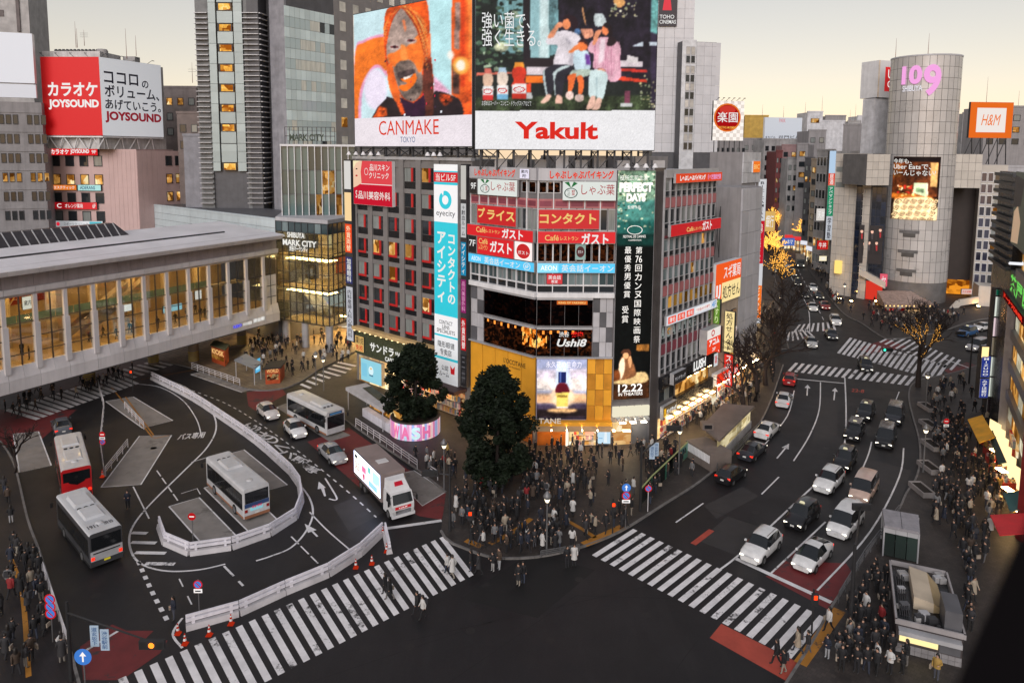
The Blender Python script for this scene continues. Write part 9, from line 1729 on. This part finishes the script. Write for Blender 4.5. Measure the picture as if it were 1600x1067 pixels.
HS = ringmesh('hair_short',[(1.56,.088,.07,-.02),(1.63,.098,.098,0.0),(1.69,.088,.095,.012),(1.745,.05,.06,.015)],HAIR); HLg = ringmesh('hair_long',[(1.34,.09,.045,-.075),(1.5,.105,.07,-.04),(1.62,.103,.10,-.004),(1.69,.09,.097,.012),(1.745,.05,.06,.015)],HAIR)
CL = ringmesh('coat_long',[(.52,.22,.19,0),(.8,.20,.165,0),(1.06,.17,.14,0),(1.25,.19,.145,.005),(1.38,.17,.12,.01),(1.44,.08,.075,.015)],COAT); CS = ringmesh('coat_short',[(.82,.195,.16,0),(1.06,.18,.15,0),(1.25,.20,.155,.005),(1.38,.175,.125,.01),(1.45,.085,.08,.015)],COAT)
bb = MB(); bb.box(-.14,.14,-.27,-.12,1.02,1.42,BAG); BPK = bb.mesh('backpack'); bb = MB(); bb.box(.26,.34,-.14,.16,.62,.9,M('tote',(.3,.25,.2),.7)); TOTE = bb.mesh('tote_bag')
BODY = [body_mesh(.05,(0,0),0),body_mesh(.1,(.9,0),0),body_mesh(.75,(0,0),0),body_mesh(-.75,(0,.1),0),body_mesh(.45,(.1,.8),0),body_mesh(-.05,(.95,.95),0)]
CC = [('black',(.008,.008,.010),52),('charcoal',(.022,.021,.024),16),('navy',(.012,.016,.03),8),('brown',(.05,.032,.022),6),('beige',(.30,.25,.19),6),('white',(.48,.47,.46),7),('grey',(.13,.13,.135),4),('red',(.2,.012,.014),2),('ochre',(.32,.2,.05),1)]
prnd = random.Random(99); PPL = []
def inpoly(x,y,P):
    c = False; n = len(P)
    for i in range(n):
        (x1,y1),(x2,y2) = P[i],P[i-1]
        if (y1 > y) != (y2 > y) and x < (x2-x1)*(y-y1)/(y2-y1)+x1: c = not c
    return c
def crowd(poly,n,where,grp,z=.13,face=None,walk=.5,mind=.55,hot=None):
    xs = [p[0] for p in poly]; ys = [p[1] for p in poly]; got = []; t = 0
    while len(got) < n and t < n*60:
        t += 1; x,y = (prnd.uniform(min(xs),max(xs)),prnd.uniform(min(ys),max(ys))) if not hot or prnd.random() < .45 else (prnd.gauss(hot[0],hot[2]),prnd.gauss(hot[1],hot[3]))
        if got and prnd.random() < .55: q = ppx(prnd.choice(got)); x,y = q[0]+prnd.gauss(0,11),q[1]+prnd.gauss(0,6)
        if not inpoly(x,y,poly): continue
        g = G(x,y,z)
        if any((g-q).length < mind for q in got): continue
        got.append(g); c = prnd.choices(CC,[q[2] for q in CC])[0]; w = prnd.random() < walk; rz = prnd.uniform(0,6.28) if face is None else face+prnd.gauss(0,.6)+(3.14 if prnd.random() < .4 and walk > .6 else 0)
        PPL.append((g,rz,c,w,prnd.random(),where,grp))
def person(x,y,cname,w,rz,label,z=.0):
    c = next(q for q in CC if q[0] == cname); PPL.append((G(x,y,z),rz,c,w,prnd.random(),label,None))
K_C = 'in the corner crowd below the yellow shop'
crowd([(698,790),(735,745),(770,715),(830,700),(955,702),(1060,700),(1085,745),(1040,785),(975,825),(925,848),(880,860),(830,868),(770,866),(705,845)],240,K_C,'crowd at the corner',walk=.3,mind=.5,hot=(820,765,85,45))
crowd([(1000,700),(1060,690),(1092,742),(1030,786),(1000,790)],34,'inside the green edged glass screens','people in the smoking area',walk=.2,mind=.5); crowd([(1450,508),(1560,488),(1640,482),(1600,470),(1480,490)],36,'by the ramp right of the round tower','people by the ramp',walk=.5)
crowd([(1030,690),(1100,640),(1150,595),(1205,560),(1215,590),(1170,640),(1100,660)],80,'outside the bright drugstores','crowd by the drugstores',walk=.6,face=-.6)
crowd([(560,650),(650,730),(700,765),(735,720),(700,690),(660,705),(600,680)],16,'on the pavement round the pastel planter','people by the planter',walk=.6)
crowd([(335,560),(420,585),(470,592),(548,566),(556,530),(450,508),(400,520)],130,'on the lit station plaza','crowd on the station plaza',walk=.6)
crowd([(1448,612),(1500,592),(1535,640),(1560,700),(1575,790),(1530,900),(1515,1000),(1500,880),(1450,800),(1462,720)],175,'on the pavement by the yellow awning','crowd on the right pavement',walk=.75,face=2.6,mind=.6)
crowd([(1310,960),(1370,880),(1390,900),(1400,1030),(1480,1062),(1300,1064),(1275,1020)],42,'in the waiting crowd beside the kiosk','crowd by the kiosk',walk=.25,face=2.4)
crowd([(1315,482),(1385,524),(1440,520),(1530,498),(1490,484),(1380,470)],120,'in front of the round tower','crowd by the round tower',walk=.5)
crowd([(0,750),(40,830),(98,1000),(108,1062),(0,1062)],34,'on the pavement at the left border','people at the left border',walk=.6,face=.2)
crowd([(1256,402),(1272,402),(1318,478),(1300,474)],45,'on the right pavement far up the street','people far up the street',walk=.7); crowd([(1190,470),(1216,470),(1222,545),(1185,560)],45,'on the left pavement far up the street','people far up the street left',walk=.7)
crowd([(20,660),(200,592),(230,570),(100,590),(0,640)],40,'on the dark crossing under the footbridge','people under the footbridge',walk=.6,z=0)
for k in range(18): u,w_ = prnd.uniform(14,LW-6),prnd.uniform(-5,-1.5); PPL.append((Ww.p(u,7.2,w_),prnd.uniform(0,6),CC[0],prnd.random() < .6,prnd.random(),'inside the lit footbridge','people inside the footbridge'))
for x,y,c,w,rz,l in ((602,928,'black',1,1.2,'person in black behind another one on the left crossing'),(609,937,'black',1,1.2,'person in black striding over the left crossing'),(652,960,'black',1,2.0,'person in a long dark coat at the lower edge of the left crossing'),(661,966,'white',1,2.0,'person in a pale hooded jacket beside the long dark coat'),(699,896,'white',1,.8,'person in a white top and pale trousers on the left crossing'),(707,902,'white',1,.8,'person in a white jacket and dark trousers on the left crossing'),(736,892,'black',0,1.5,'person in a dark jacket and jeans at the end of the left crossing'),(748,897,'charcoal',1,1.5,'person carrying a blue bag at the end of the left crossing'),(810,915,'black',0,2.6,'person in black standing out on the dark road patch'),(817,911,'black',0,3.0,'second person in black out on the dark road patch'),(886,886,'black',0,3.4,'person in a dark top with white trousers stepping off the corner'),(897,883,'white',0,3.2,'person in a white top stepping off the corner'),(770,893,'black',0,2.2,'person in black left of the tip of the corner'),(780,890,'brown',0,2.2,'person in brown left of the tip of the corner'),(200,795,'navy',0,3.3,'guard in dark uniform with a pale sash beside the slanted bus bay'),(272,968,'navy',0,2.4,'traffic guard in dark uniform by the dotted line'),(1213,1040,'black',1,1.4,'person in black walking over the orange paving'),(1224,1052,'black',1,1.4,'second person in black on the orange paving'),(1246,1020,'beige',1,1.2,'person with a pale rucksack at the foot of the right crossing'),(1262,1022,'charcoal',1,1.2,'person in grey beside the pale rucksack')):
    person(x,y,c,bool(w),rz,l)
PPL.sort(key=lambda t: t[0].y); NEAR = [t for t in PPL if t[6] is None]+[t for t in PPL if t[6]]; near,far = NEAR[:300],NEAR[300:]
for (p,rz,c,w,k,where,grp) in near:
    bi = (2,3,4)[int(k*2.99)] if w else (0,1,5)[int(k*2.99)]; s = .95+.12*((k*7.3) % 1); o = link('person',BODY[bi],None,loc=p,rot=(0,0,rz),scale=(s*1.08,s*1.08,s)); o.color = (*c[1],1)
    long_ = (k*13.7) % 1 < .35; h = link('hair',HLg if (k*5.1) % 1 < .45 else HS,o); ct = link('coat',CL if long_ else CS,o); ct.color = (*c[1],1)
    if (k*3.3) % 1 < .3: link('backpack' if (k*9.1) % 1 < .5 else 'shoulder_bag',BPK if (k*9.1) % 1 < .5 else TOTE,o)
    tag(o,where if grp is None else 'person in a %s%s coat %s %s' % ('long ' if long_ else '',c[0],'walking' if w else 'standing',where),'person',grp or 'people on the crossings')
fm = {c[0]: M('far_coat_'+c[0],c[1],.8) for c in CC}; mb = MB()
for (p,rz,c,w,k,where,grp) in far:
    src = BODY[2 if w else 0]; R3 = Matrix.Rotation(rz,3,'Z'); mats = [fm[c[0]],fm['charcoal'],SKIN,SHOE]; base = len(mb.v); mb.v += [tuple(R3 @ v.co+p) for v in src.vertices]
    for q in src.polygons: mb.f.append(tuple(i+base for i in q.vertices)); mb.m.append(mb.mi(mats[q.material_index] if q.center.z < 1.58 else HAIR)); mb.sm.append(True)
o = mb.build('crowd'); tag(o,'far off crowd on the plaza, up the street and by the round tower','crowd',kind='stuff')
